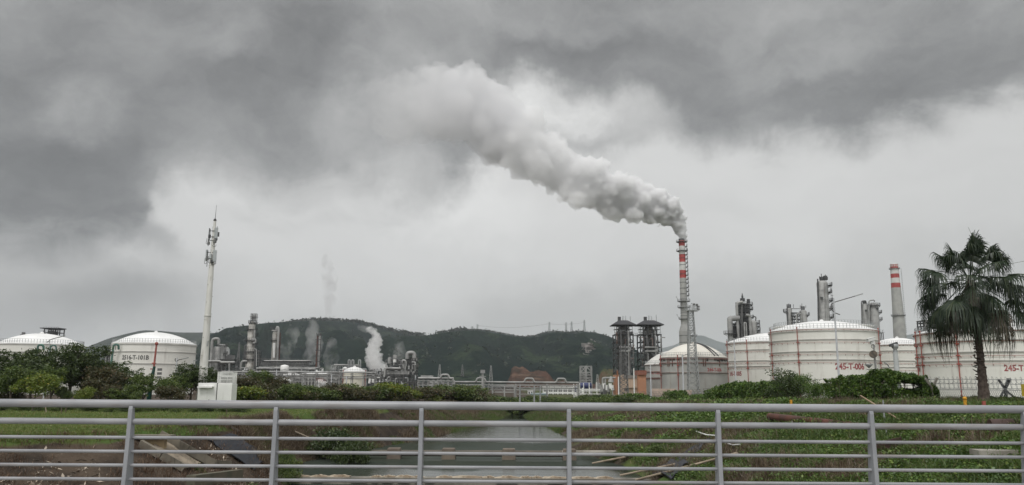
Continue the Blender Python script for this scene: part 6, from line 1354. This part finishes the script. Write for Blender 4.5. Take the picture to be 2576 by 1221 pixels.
# small plants and stakes at the edge of the lawn
for i in range(19): plant('shrub' if i % 3 else 'shrubD', 10 + i * 34 + ri.uniform(-10, 10), 1018 + ri.uniform(-5, 8), 72 + ri.uniform(-2, 2), 'small shrub at the back edge of the left lawn', 'shrubs at the back edge of the left lawn', 1.3)
for i, (u, du) in enumerate(((152 - 2, 1), (112, -6), (160, 8), (690, 3), (570, -4), (700, 2))):
    g = Gs(u, 1078 if i < 3 else 1060); D = 66 + (i % 3); a = W(u, 1080 if i < 3 else 1055, D); a.z = float(H(a.x, D)); b = W(u + du, 1046 if i < 3 else 1040, D); stick(a, (b.x, D, a.z + 1.2), .04, DRY if i % 2 else DRYD, ['pale prop stake of the tripod on the left lawn', 'leaning brown stake left of the tripod on the lawn', 'brown stake leaning against the pale one on the lawn', 'short thin stake at the lawn back right of the cabin', 'short stake just right of the cabin foot', 'thin brown stake beyond the lawn right of the cabin'][i], 'stake', 'stake')
# scattered bushes on the banks
for k, u, v, D, lb, ws in [('shrubD', 866, 1074, 64, 'round dark green shrub on the left bank above the first pier', .75), ('shrubD', 880, 1105, 61, 'dark green shrub hanging to the water at the left end of the pipe', .45), ('shrub', 718, 1128, 52, 'green shrub low on the left bank beside the second railing post', .5), ('shrub', 985, 1073, 84, 'green shrub on the left bank left of the third railing post', 1.2),
                           ('shrub', 1035, 1074, 92, 'green shrub at the waterline right before the third railing post', 1.2), ('shrub', 728, 1168, 51, 'small green shrub at the left end of the weir', .6), ('shrub', 1480, 1075, 90, 'green shrub at the right waterline right of the fourth railing post', 1.3), ('shrubD', 1478, 1030, 118, 'dark round shrub high on the right bank far from the bridge', 1.2), ('shrub', 1530, 1075, 78, 'leafy shrub in the dry grass on the right bank', 1.1),
                           ('shrub', 1752, 1062, 60, 'small dark shrub in the dry grass left of the fifth railing post', .7), ('shrub', 1590, 1118, 62, 'green shrub above the water near the end of the pipe', 1.4), ('shrub', 1655, 1115, 56, 'green shrub above the black sheet on the right bank', 1.0), ('shrub', 1545, 1135, 63, 'low green shrub at the water near the pipe end', 1.2)]:
    plant(k, u, v, D, lb, None, ws)

# ---- hedge of vines over the fence
def vine(name, pts, depth, n, label, seed, size=.10, D0=None, bulge=.4, cat='hedge', hang=0.0):
    """pts: (u, v_top, D) along the fence; leaves fill a ragged curtain down to the ground"""
    rng = np.random.default_rng(seed); T = rng.random(n); k = T * (len(pts) - 1); i = np.minimum(k.astype(int), len(pts) - 2); f = k - i
    tp = np.array([[W(u, v, D).x, D, W(u, v, D).z] for u, v, D in pts]); c = tp[i] * (1 - f)[:, None] + tp[i + 1] * f[:, None]
    gz = H(c[:, 0], c[:, 1]); top = c[:, 2] + (fbm(T * 14, T * 3, 4, seed) - .5) * .9; hgt = np.maximum(top - gz, .4)
    q = rng.random(n) ** .62; side = rng.choice([-1, 1], n, p=[.75, .25]); wid = depth * (.55 + .8 * fbm(T * 11, q * 5, 3, seed + 5)) * np.sqrt(np.clip(1 - (q - .35) ** 2 * 1.2, .05, 1))
    off = np.where(rng.random(n) < .75, 1, rng.random(n)) * wid + rng.normal(0, .07, n)
    d = tp[-1] - tp[0]; d = d / np.linalg.norm(d); nx, ny = d[1], -d[0]
    if ny > 0: nx, ny = -nx, -ny
    P = np.stack([c[:, 0] + nx * off * side * 1.0, c[:, 1] + ny * off * side, gz + q * hgt + rng.normal(0, .05, n)], 1)
    hole = fbm(P[:, 0] * 1.1 + P[:, 1] * .3, P[:, 2] * 1.6, 3, seed + 9) > .31; P = P[hole]; V, Fq = leaves(rng, P, rng.uniform(.6, 1.3, len(P)) * size, .5, .6)
    o = (float(tp[:, 0].mean()), float(tp[:, 1].mean()), float(gz.mean())); e = empty(name, o, label, cat); me = npmesh('foliage', V - np.array(o), Fq, L_VINE); newobj('foliage', me, e)
    m = MB(); rs = random.Random(seed)
    for _ in range(int(n / 450)):
        j = rs.randrange(len(P)); a = P[j]; z = float(H(a[0], a[1])); m.tube([(a[0], a[1], z), (a[0] + rs.uniform(-.3, .3), a[1], (z + a[2]) / 2), (a[0] + rs.uniform(-.4, .4), a[1], a[2] + rs.uniform(0, .15))], [.03, .02, .008], 5)
    m.build('stems', BARK, e); return e
vine('vine_hedge', [(2084, 955, 64), (2125, 950, 62), (2160, 950, 60), (2200, 938, 58), (2270, 938, 57), (2318, 945, 56)], .8, 90000, 'tall vine hedge over the fence left of the palm, below the camera pole', 3, .085)
vine('vine_hedge', [(1812, 973, 100), (1850, 966, 95), (1885, 967, 90), (1918, 964, 86), (1955, 966, 82)], 1.0, 60000, 'long low vine hedge in front of the 005 tank', 5, .11)
vine('vine_hedge', [(1674, 990, 135), (1690, 983, 133), (1715, 984, 130), (1722, 992, 129)], .8, 5000, 'small tuft of vine on the fence before the grey tank', 7, .12)
vine('vine_hedge', [(1630, 1000, 150), (1700, 998, 135), (1760, 996, 120), (1815, 990, 108)], .8, 16000, 'low straggling vine growth along the fence below the rust stained grey tank', 17, .11)
vine('vine_hedge', [(1782, 985, 112), (1800, 976, 109), (1822, 978, 106)], .8, 6000, 'small vine clump on the fence at the left end of the long low hedge', 8, .11)
vine('vine_hedge', [(1564, 1000, 160), (1580, 991, 158), (1605, 992, 155), (1625, 996, 152)], 1.0, 6000, 'low vine clump on the fence below the orange building', 9, .14)
vine('vine_hedge', [(2320, 952, 55.5), (2345, 968, 55.2), (2362, 985, 55)], .45, 4200, 'loose vine runner thinning out beside the forked fence post', 11, .085)
plant_proto('wild', 'bush', 3.6, 4.0, .3, L_VINE, 330, 28, .22, .085, 10, False, 12, seed=31); plant_proto('wildB', 'bush', 3.0, 2.2, .3, L_DARK, 120, 24, .2, .08, 5, False, 16, seed=32)
plant('wild', 2003, 936, 76, 'large wild bush in the middle of the fence line below the largest white tank', None, 1.0); plant('wildB', 1985, 925, 75, 'thin leafy branches sticking up out of the large wild bush', None, 1.2); plant('wild', 2050, 958, 72, 'round wild bush joining the large one on its right', None, .8)
plant('wildB', 1950, 950, 80, 'twiggy bush at the left shoulder of the large wild bush', None, 1.0)
for i in range(16):
    u = 2335 + i * 17; plant('shrub' if i % 2 else 'wildB', u, 1000 + ri.uniform(-9, 6) - (8 if i % 5 == 1 else 0), 53 - (i % 3), 'leafy shrub at the foot of the fence behind the palm', 'shrubs at the foot of the roadside fence', 1.5)
for i in range(9):
    u = 1850 + i * 50; plant('shrub', u, 1020 + ri.uniform(-5, 5), 62 + (8 - i) * 3, 'leafy shrub in front of the vine hedges', 'shrubs in front of the vine hedges', 1.3)

# ---- palm
D = 50.0; cc = W(2440, 706, D); b0 = W(2474, 1003, D); gz = float(H(b0.x, D)); pb = Vector((b0.x + .03, D, gz - .1)); cc = Vector((W(2440, 706, D).x, D, cc.z))
pe = empty('palm_tree', tuple(pb), 'tall fan palm with shaggy drooping crown at the right', 'palm tree')
PT = pm('palm_trunk_bark', (.060, .045, .038), (.11, .085, .07), 6, .95, bump=.8, bscale=14, stretch=(1, 1, 1)); m = MB(); n_ = 60; rs = random.Random(4); tp_ = []; V = []; N_ = 18
for i in range(n_ + 1):
    t = i / n_; c = pb.lerp(cc, t) + Vector((.10 * math.sin(t * 3.1), 0, 0)); r = (.37 - .16 * min(t / .35, 1) + .02 * math.sin(i * 1.9)) if t < .35 else .21 + .06 * max(0, (t - .6)) + .018 * math.sin(i * 2.3)
    for k in range(N_): a = 2 * math.pi * k / N_; rr = r * (1 + rs.uniform(-.07, .09)); V.append((c.x + rr * math.cos(a), c.y + rr * math.sin(a), c.z))
m.add(V, [(i * N_ + k, i * N_ + (k + 1) % N_, (i + 1) * N_ + (k + 1) % N_, (i + 1) * N_ + k) for i in range(n_) for k in range(N_)], True)
for k in range(170):     # broken leaf bases
    t = rs.uniform(.30, .97) if k > 12 else rs.uniform(.12, .4); c = pb.lerp(cc, t); a = rs.uniform(0, 6.28); d = Vector((math.cos(a), math.sin(a), rs.uniform(-.2, .9))); q = c + Vector((math.cos(a) * .2, math.sin(a) * .2, 0)); L = rs.uniform(.06, .16) * (1.6 if t < .4 else 1); m.tube([q, q + d * L * .6, q + d * L], [.05, .035, .006], 4)
m.build('trunk', PT, pe)
PG = leafmat('palm_frond_green', (0.0144, 0.0274, 0.0144), (0.0230, 0.0396, 0.0187), (0.0432, 0.0612, 0.0252), 1.5, .15); PDK = leafmat('palm_frond_old', (0.0324, 0.0288, 0.0158), (0.0540, 0.0432, 0.0252), (0.1008, 0.0792, 0.0504), 1.5, .3); PST = pm('petiole', (.07, .09, .035), (.05, .06, .03), 2, .5)
def frond(az, el, Lp, Rb, droop, mat, seed):
    rs = random.Random(seed); d = Vector((math.cos(az) * math.cos(el), math.sin(az) * math.cos(el), math.sin(el))); s = d.cross(Vector((0, 0, 1))).normalized(); nrm = s.cross(d)
    o = cc + Vector((0, 0, rs.uniform(-.25, .25))); g = Vector((0, 0, -1)); c0 = math.cos(el)
    pts = [o + d * Lp * t + g * (.28 * Lp * t * t * max(c0, .15)) for t in (0, .33, .66, 1)]; e = pts[-1]; dd = (pts[-1] - pts[-2]).normalized(); s = dd.cross(Vector((0, 0, 1))); s = s.normalized() if s.length > .05 else Vector((1, 0, 0)); nrm = s.cross(dd)
    m = MB(); m.tube(pts, [.03, .024, .018, .014], 5, False); st = m.build('stalk', PST, None, tuple(pb)) if 0 else m
    tw = rs.uniform(-.5, .5); s = s * math.cos(tw) + nrm * math.sin(tw); nrm = s.cross(dd); Vv, Ff = [], []; NS = 46
    for k in range(NS):
        a = (k / (NS - 1) - .5) * math.radians(225); L = Rb * (.72 + .28 * math.cos(a * .8)) * rs.uniform(.92, 1.08); v = dd * math.cos(a) + s * math.sin(a) + nrm * (.10 * math.cos(a * 2)); v.normalize(); w_ = v.cross(nrm).normalized()
        prev = None; wd = [.006, .030, .034, .018, .004]; ff = [0, .3, .58, .8, 1.0]; bend = droop * rs.uniform(.6, 1.5); base = len(Vv)
        for f, wi in zip(ff, wd):
            f2 = max(0, f - .45) / .55; p = e + v * L * (f - .35 * f2 * f2 * bend) + g * (L * (.10 * f * f + bend * .62 * f2 ** 1.6)) + Vector((rs.gauss(0, .01), rs.gauss(0, .01), 0)) * (f * 3); lift = nrm * (.012 * (1 if k % 2 else -1)) * (1 - f)
            Vv += [tuple(p + w_ * wi + lift), tuple(p - w_ * wi - lift)]
        for j in range(4): b = base + j * 2; Ff.append((b, b + 1, b + 3, b + 2))
    m.add(Vv, Ff, False); m.build('frond', mat, pe)
rs = random.Random(12); k = 0
for i in range(50):
    t = (i + .5) / 50; el = math.radians(80 - 132 * t ** .9 + rs.uniform(-6, 6)); az = i * 2.39996 + rs.uniform(-.2, .2)
    frond(az, el, 2.15 + rs.uniform(-.3, .5) + .3 * (t > .25), 1.62 + rs.uniform(-.2, .25), .45 + 1.35 * t, PDK if (t > .86 and rs.random() < .6) else PG, 400 + i)
for i in range(11): frond(rs.uniform(0, 6.28), math.radians(rs.uniform(-66, -45)), 1.4, 1.35, 1.8, PDK if i % 2 else PG, 900 + i)
m = MB()
for a, b in (((2500, 650), (2528, 630)), ((2520, 668), (2590, 655)), ((2448, 600), (2436, 572))): m.tube([cc + Vector((.2, 0, .3)), W(*a, D), W(*b, D)], [.02, .014, .008], 5)
m.build('bare_stalks', PST, pe)

# ---- ground cover, each one uncountable mass
def scatter(rng, n, x0f, x1f, y0, y1, pw=1.6, mask=None):
    y = (rng.random(int(n * 1.6)) * (y1 ** (1 - pw) - y0 ** (1 - pw)) + y0 ** (1 - pw)) ** (1 / (1 - pw)); x = x0f(y) + (x1f(y) - x0f(y)) * rng.random(len(y))
    keep = (np.abs(x) < y * .70 + 1.0)
    if mask is not None: keep &= mask(x, y, rng)
    x, y = x[keep][:n], y[keep][:n]; return np.stack([x, y, H(x, y) - .02], 1)
def tufts(rng, C, per, rad, h, w, lean):
    n = len(C); P = np.repeat(C, per, 0); a = rng.uniform(0, 6.28, len(P)); r = rad * np.sqrt(rng.random(len(P))); P = P + np.stack([np.cos(a) * r, np.sin(a) * r, np.zeros(len(P))], 1); P[:, 2] = H(P[:, 0], P[:, 1]) - .03
    hh = np.repeat(rng.uniform(.6, 1.2, n), per) * h * rng.uniform(.5, 1.1, len(P)); return blades(rng, P, hh, w, lean)
def stuff(name, VF, mat, label):
    return tag(newobj(name, npmesh(name, VF[0], VF[1], mat)), label, None, kind='stuff')
g = np.random.default_rng(5)
lawn = lambda x, y, r: (H(x, y) > zleft(y) - .42)
P = scatter(g, 90000, lambda y: -y * .68, lambda y: xle(y) + .8, 37, 84, 1.2, lawn); stuff('grass', blades(g, P, g.uniform(.06, .17, len(P)) * (.7 + .8 * fbm(P[:, 0] * .4, P[:, 1] * .4, 3, 2)), .016, .7), L_GRASS, 'short lawn grass on the left bank top')
# left slopes: dead brown stalks and litter
sl = lambda x, y, r: (fbm(x * .5, y * .5, 3, 41) + r.normal(0, .08, len(x)) > .42)
P = scatter(g, 1500, lambda y: np.maximum(xle(y) - .5, -y * .69), xls, 24, 58, 1.4, sl); stuff('dead_stalks', tufts(g, P, 12, .35, .42, .012, 1.1), L_DBR, 'dead brown stalks on the left slope')
P = scatter(g, 7000, lambda y: np.maximum(xle(y) - .2, -y * .69), xls, 24, 66, 1.4, lambda x, y, r: (fbm(x * .6, y * .3, 3, 51) > .47) & (H(x, y) < 1.9 + r.normal(0, .4, len(x)))); P[:, 2] += .05
FLK = pm('pale_litter', (.36, .31, .25), (.22, .18, .14), 1.5, .9, isl=.6); V, Fq = leaves(g, P, g.uniform(.03, .22, len(P)) * (.6 + .8 * g.random(len(P)) ** 3), 1.2, .3); stuff('litter', (V, Fq), FLK, 'pale dry litter and stone flakes on the left slope')
# left bank along the water: dry tufts, some green
P = scatter(g, 3000, lambda y: xle(y) - .4, lambda y: xls(y) + .3, 50, 165, 1.3, lambda x, y, r: fbm(x * .3, y * .2, 3, 61) > .40); stuff('dry_grass', tufts(g, P, 26, .35, .62, .016, .8), L_DRY, 'dry tan grass along the left waterline')
P = scatter(g, 1100, lambda y: xle(y) - .2, lambda y: xls(y) + .5, 44, 165, 1.3, lambda x, y, r: fbm(x * .3, y * .2, 3, 71) > .50); stuff('weeds', tufts(g, P, 26, .4, .5, .02, .7), L_REED, 'green weeds along the left waterline')
# reeds in the far channel
P = scatter(g, 3200, lambda y: xls(y) - 2.5, lambda y: np.interp(y, [98, 112, 130, 150, 175, 200], [-6.4, -3.8, -2.0, -1.4, 1.5, 3]), 100, 205, 1.1)
P2 = scatter(g, 3200, lambda y: np.interp(y, [98, 112, 130, 150, 175, 200], [6.0, 5.2, 3.2, 2.6, 2.2, 1.2]), lambda y: xrs(y) + 4.0, 100, 205, 1.1); P = np.concatenate([P, P2]); P[:, 2] = np.maximum(P[:, 2], 0)
stuff('reeds', tufts(g, P, 14, .45, .55, .022, .35), L_REED, 'low green reeds filling the far channel')
# right bank
dryz = lambda x, y: (fbm(x * .25, y * .22, 3, 81) + .10 * np.clip((y - 50) / 30, -1, 1) - .07 * np.clip((x - 18) / 8, -1, 1))
P = scatter(g, 150000, lambda y: xrs(y) + .4, lambda y: xre(y) + 16, 24, 62, 1.6, lambda x, y, r: dryz(x, y) < .60 + r.normal(0, .04, len(x))); P[:, 2] += g.random(len(P)) ** 1.5 * (.15 + .55 * fbm(P[:, 0] * .7, P[:, 1] * .7, 3, 91))
stuff('creepers', leaves(g, P, g.uniform(.035, .095, len(P)), .9, .65), L_VINE, 'leafy green creeper covering the right bank')
P = scatter(g, 80000, lambda y: xrs(y) + 1.0, lambda y: xre(y) + 14, 60, 190, 1.5, lambda x, y, r: dryz(x, y) < .52 + r.normal(0, .05, len(x))); P[:, 2] += g.random(len(P)) ** 1.5 * .7; stuff('creepers', leaves(g, P, g.uniform(.07, .16, len(P)), .7, .6), L_VINE, 'green undergrowth farther along the right bank')
P = scatter(g, 1500, lambda y: xrs(y) + .2, lambda y: xre(y) + 10, 24, 75, 1.5, lambda x, y, r: dryz(x, y) < .56); stuff('weeds', tufts(g, P, 30, .32, .75, .015, .9), L_REED, 'long green grass tufts on the right bank')
P = scatter(g, 2600, lambda y: xrs(y) + .2, lambda y: xre(y) + 8, 34, 185, 1.35, lambda x, y, r: dryz(x, y) > .53 + r.normal(0, .03, len(x))); stuff('dry_grass', tufts(g, P, 30, .4, .8, .014, .9), L_DRY, 'dry tan grass tufts on the right bank')
P = scatter(g, 180, lambda y: xrs(y) + .2, lambda y: xre(y), 24, 60, 1.4); stuff('dead_stalks', tufts(g, P, 14, .4, .6, .01, 1.2), L_DBR, 'dead brown stalks among the green of the right bank')
# woods on the hills
L_HILL = leafmat('hill_tree_foliage', (.009, .017, .012), (.018, .030, .018), (.030, .045, .022), .012, .15)
hv = HV[4:].reshape(-1, 3); wv = np.ones(len(hv)); idx = g.integers(0, len(hv), 1500); ridge = HV[np.argmax((HV[:, :, 2] - CAMZ) / HV[:, :, 1], axis=0), np.arange(HV.shape[1])]
C = hv[idx] + g.normal(0, 6, (len(idx), 3)) * np.array([1, 1, 0]); rdx = g.integers(30, 330, 1900); keep = (fbm(rdx / 9.0, rdx * 0.0, 3, 5) > .42) | (rdx < 170); C2 = ridge[rdx[keep]] + g.normal(0, 1.5, (keep.sum(), 3)) * np.array([1, .5, .1])
sz = np.concatenate([g.uniform(2.0, 4.0, len(C)), g.uniform(3.0, 7.0, len(C2)) * np.where(C2[:, 0] < -120, 1, .33)]); C = np.concatenate([C, C2]); P = np.repeat(C, 7, 0) + g.normal(size=(len(C) * 7, 3)) * np.repeat(sz, 7)[:, None] * np.array([.6, .6, .5]) + np.array([0, 0, 1.2]); stuff('woods', leaves(g, P, np.repeat(sz, 7) * .55, .3, .8), L_HILL, 'dense trees covering the hillside and its crest')
# ------------------------------------------------------------------ smoke and steam: volumes inside closed billowing hulls
def volmat(name, dens, col, gx=None, ndetail=None, an=0.0):
    """gx: [(x, density)] along world x; ndetail: (scale, lo, hi) breaks the density up into wisps"""
    m = bpy.data.materials.new(name); m.use_nodes = True; nt = m.node_tree; nt.nodes.clear(); n = NT(nt)
    o = n.n('ShaderNodeOutputMaterial'); p = n.n('ShaderNodeVolumePrincipled'); nt.links.new(p.outputs[0], o.inputs['Volume'])
    p.inputs['Color'].default_value = (*col, 1); p.inputs['Anisotropy'].default_value = an
    d = dens
    if gx or ndetail:
        pos = n.n('ShaderNodeNewGeometry').outputs['Position']
        if gx:
            s = n.n('ShaderNodeSeparateXYZ'); n.put(s.inputs[0], pos); x0, x1 = gx[0][0], gx[-1][0]
            d = gx[0][1]
            for (xa, da), (xb, db) in zip(gx, gx[1:]):
                f = n.mr(s.outputs[0], xa, xb, 0, 1); d = n.m('ADD', d, n.m('MULTIPLY', f, db - da))
        if ndetail:
            sc, lo, hi = ndetail; d = n.m('MULTIPLY', d, n.mr(n.noise(pos, sc, 4, .6, .3), lo, hi))
    n.put(p.inputs['Density'], d); return m
_ico = None
def ico():
    global _ico
    if _ico is None:
        import bmesh
        b = bmesh.new(); bmesh.ops.create_icosphere(b, subdivisions=2, radius=1); b.verts.ensure_lookup_table()
        _ico = (np.array([v.co[:] for v in b.verts]), np.array([[v.index for v in f.verts] for f in b.faces])); b.free()
    return _ico
def hull(name, balls, voxel, disp, mat, label, cat='smoke', dscale=5.0):
    """one closed hull round many balls (x, y, z, r)"""
    V, T = ico(); B = np.array(balls); VV = (V[None] * B[:, 3][:, None, None] + B[:, :3][:, None, :]).reshape(-1, 3)
    FF = (T[None] + (np.arange(len(B)) * len(V))[:, None, None]).reshape(-1, 3)
    o = newobj(name, npmesh(name, VV, FF, mat)); r = o.modifiers.new('remesh', 'REMESH'); r.mode = 'VOXEL'; r.voxel_size = voxel; r.use_smooth_shade = True
    for k, (s, a) in enumerate(((dscale, disp), (dscale * .4, disp * .55))):
        t = bpy.data.textures.new(name + '_billow', 'CLOUDS'); t.noise_scale = s; t.noise_depth = 3; t.noise_basis = 'BLENDER_ORIGINAL'
        d = o.modifiers.new('billow', 'DISPLACE'); d.texture = t; d.strength = a * 2; d.mid_level = .5; d.texture_coords = 'GLOBAL'
    return tag(o, label, cat, kind='stuff')
rp = random.Random(5)
def billows(path, D, k0=16, lv=2, flat=1.0, dyf=.8):
    """path [(u, v, r px)]: balls along it with smaller balls on their skins"""
    m = D / F; out_ = []
    for (u0, v0, r0), (u1, v1, r1) in zip(path, path[1:]):
        L = math.hypot(u1 - u0, v1 - v0); st = max(1, int(L / (.35 * (r0 + r1) / 2)))
        for i in range(st):
            t = i / st; p = W(u0 + (u1 - u0) * t, v0 + (v1 - v0) * t, D); r = (r0 + (r1 - r0) * t) * m
            out_.append((p.x, p.y, p.z, r * .82))
            for _ in range(k0):
                a = Vector((rp.gauss(0, 1), rp.gauss(0, dyf), rp.gauss(0, 1) + .15)).normalized(); q = r * rp.uniform(.18, .42)
                c = Vector((p.x, p.y, p.z)) + a * (r * .78); out_.append((c.x, c.y, c.z, q))
                if lv > 1:
                    for _ in range(3):
                        b = (a + Vector((rp.gauss(0, .6), rp.gauss(0, .6), rp.gauss(0, .6)))).normalized(); e = c + b * q * .9; out_.append((e.x, e.y, e.z, q * rp.uniform(.3, .5)))
    return out_
PD = 600.0
sx = lambda u: W(u, 400, PD).x
pl = billows([(1717, 606, 7), (1716, 592, 12), (1711, 572, 20), (1699, 551, 27), (1670, 527, 37), (1614, 509, 46), (1550, 492, 52), (1501, 476, 58), (1440, 448, 58), (1400, 425, 62), (1340, 385, 76), (1274, 335, 92)], PD, 13)
for u, v, r in ((1690, 520, 24), (1655, 495, 28), (1600, 478, 34), (1560, 462, 34), (1505, 440, 38), (1470, 425, 34), (1400, 395, 44), (1370, 370, 46), (1320, 330, 52), (1640, 545, 24), (1590, 540, 26), (1540, 532, 30), (1450, 505, 30), (1425, 490, 26), (1350, 440, 30), (1285, 395, 36)):
    pl += billows([(u, v, r), (u + 3, v + 2, r)], PD - rp.uniform(0, 14), 14)
for k in range(130):     # ragged strands under the plume
    u = rp.uniform(1225, 1680); v = float(np.interp(u, [1225, 1274, 1350, 1406, 1440, 1501, 1560, 1614, 1667], [398, 428, 462, 480, 520, 530, 548, 557, 564])) - 8; q = rp.uniform(2.5, 6)
    for i in range(rp.randint(2, 6)): a = W(u + rp.uniform(-4, 4), v + i * q * .55, PD - rp.uniform(-6, 6)); pl.append((a.x, a.y, a.z, q * PD / F * (1 - i * .12)))
hull('smoke', pl, .85, 1.1, volmat('steam_plume_dense', .22, (.95, .95, .955), gx=[(sx(1240), .07), (sx(1420), .13), (sx(1600), .34), (sx(1715), .9)]),
     'thick white plume rolling left out of the red and white chimney', dscale=4.0)
pl = billows([(1262, 325, 88), (1215, 285, 92), (1170, 255, 96), (1110, 262, 95), (1030, 275, 92), (940, 290, 85)], PD + 6, 26, 2)
hull('smoke', pl, 1.5, 1.8, volmat('steam_plume_thin', .02, (.90, .90, .91), gx=[(sx(870), .002), (sx(1000), .014), (sx(1120), .04), (sx(1290), .075)]),
     'soft far end of the chimney plume spreading up into the dark cloud', dscale=7.0)
# steam over the process plant
pl = billows([(956, 932, 17), (941, 908, 19), (938, 880, 16), (949, 856, 13), (944, 838, 8), (926, 828, 8)], 400, 22, 2)
hull('steam', pl, .45, 1.3, volmat('steam_white', .3, (.97, .97, .97)), 'bright white steam rising behind the cream tank', 'steam', 2.0)
pl = billows([(946, 846, 9), (932, 832, 8), (915, 826, 9), (900, 824, 6)], 400, 10, 2)
hull('steam', pl, .5, .9, volmat('steam_grey', .06, (.95, .95, .95)), 'torn grey wisp trailing off the top of the white steam', 'steam', 2.0)
pl = billows([(573, 896, 4), (571, 886, 7), (573, 877, 6)], 420, 12, 2)
hull('steam', pl, .3, .4, volmat('steam_small', .25, (.97, .97, .97)), 'small puff of white steam beside the hooped pipe column', 'steam', 2.0)
for i, (pth, dn, lb) in enumerate([
        ([(720, 900, 16), (722, 872, 22), (735, 845, 18), (742, 825, 14)], .05, 'faint grey steam drifting up between the two left columns'),
        ([(785, 905, 20), (790, 870, 24), (786, 838, 20), (788, 812, 14)], .055, 'tall veil of grey steam standing left of the thin rusty stack'),
        ([(832, 925, 18), (834, 890, 22), (838, 858, 16)], .055, 'veil of grey steam standing right of the thin rusty stack'),
        ([(1000, 905, 16), (1004, 880, 18), (1000, 856, 14)], .045, 'grey steam hanging over the pipework right of the bright steam'),
        ([(826, 790, 10), (830, 745, 18), (832, 705, 22), (822, 672, 16), (818, 640, 8)], .09, 'thin dark wisp of vapour high above the wooded hilltop')]):
    hull('steam', billows(pth, 430, 10, 1), 1.2, 1.2, volmat('steam_veil', dn, (.72, .72, .73) if i == 4 else (.9, .9, .9), ndetail=(.11, .42, .60)), lb, 'steam', 4.0)

# ------------------------------------------------------------------ haze
hz = MB(); hz.box((0, 5900, 235), (20000, 12600, 478)); 
m = bpy.data.materials.new('haze_air'); m.use_nodes = True; nt = m.node_tree; nt.nodes.clear(); n = NT(nt)
o = n.n('ShaderNodeOutputMaterial'); p = n.n('ShaderNodeVolumePrincipled'); p.inputs['Density'].default_value = .000075
p.inputs['Color'].default_value = (.90, .95, 1, 1); nt.links.new(p.outputs[0], o.inputs['Volume'])
tag(hz.build('haze', m), kind='stuff')
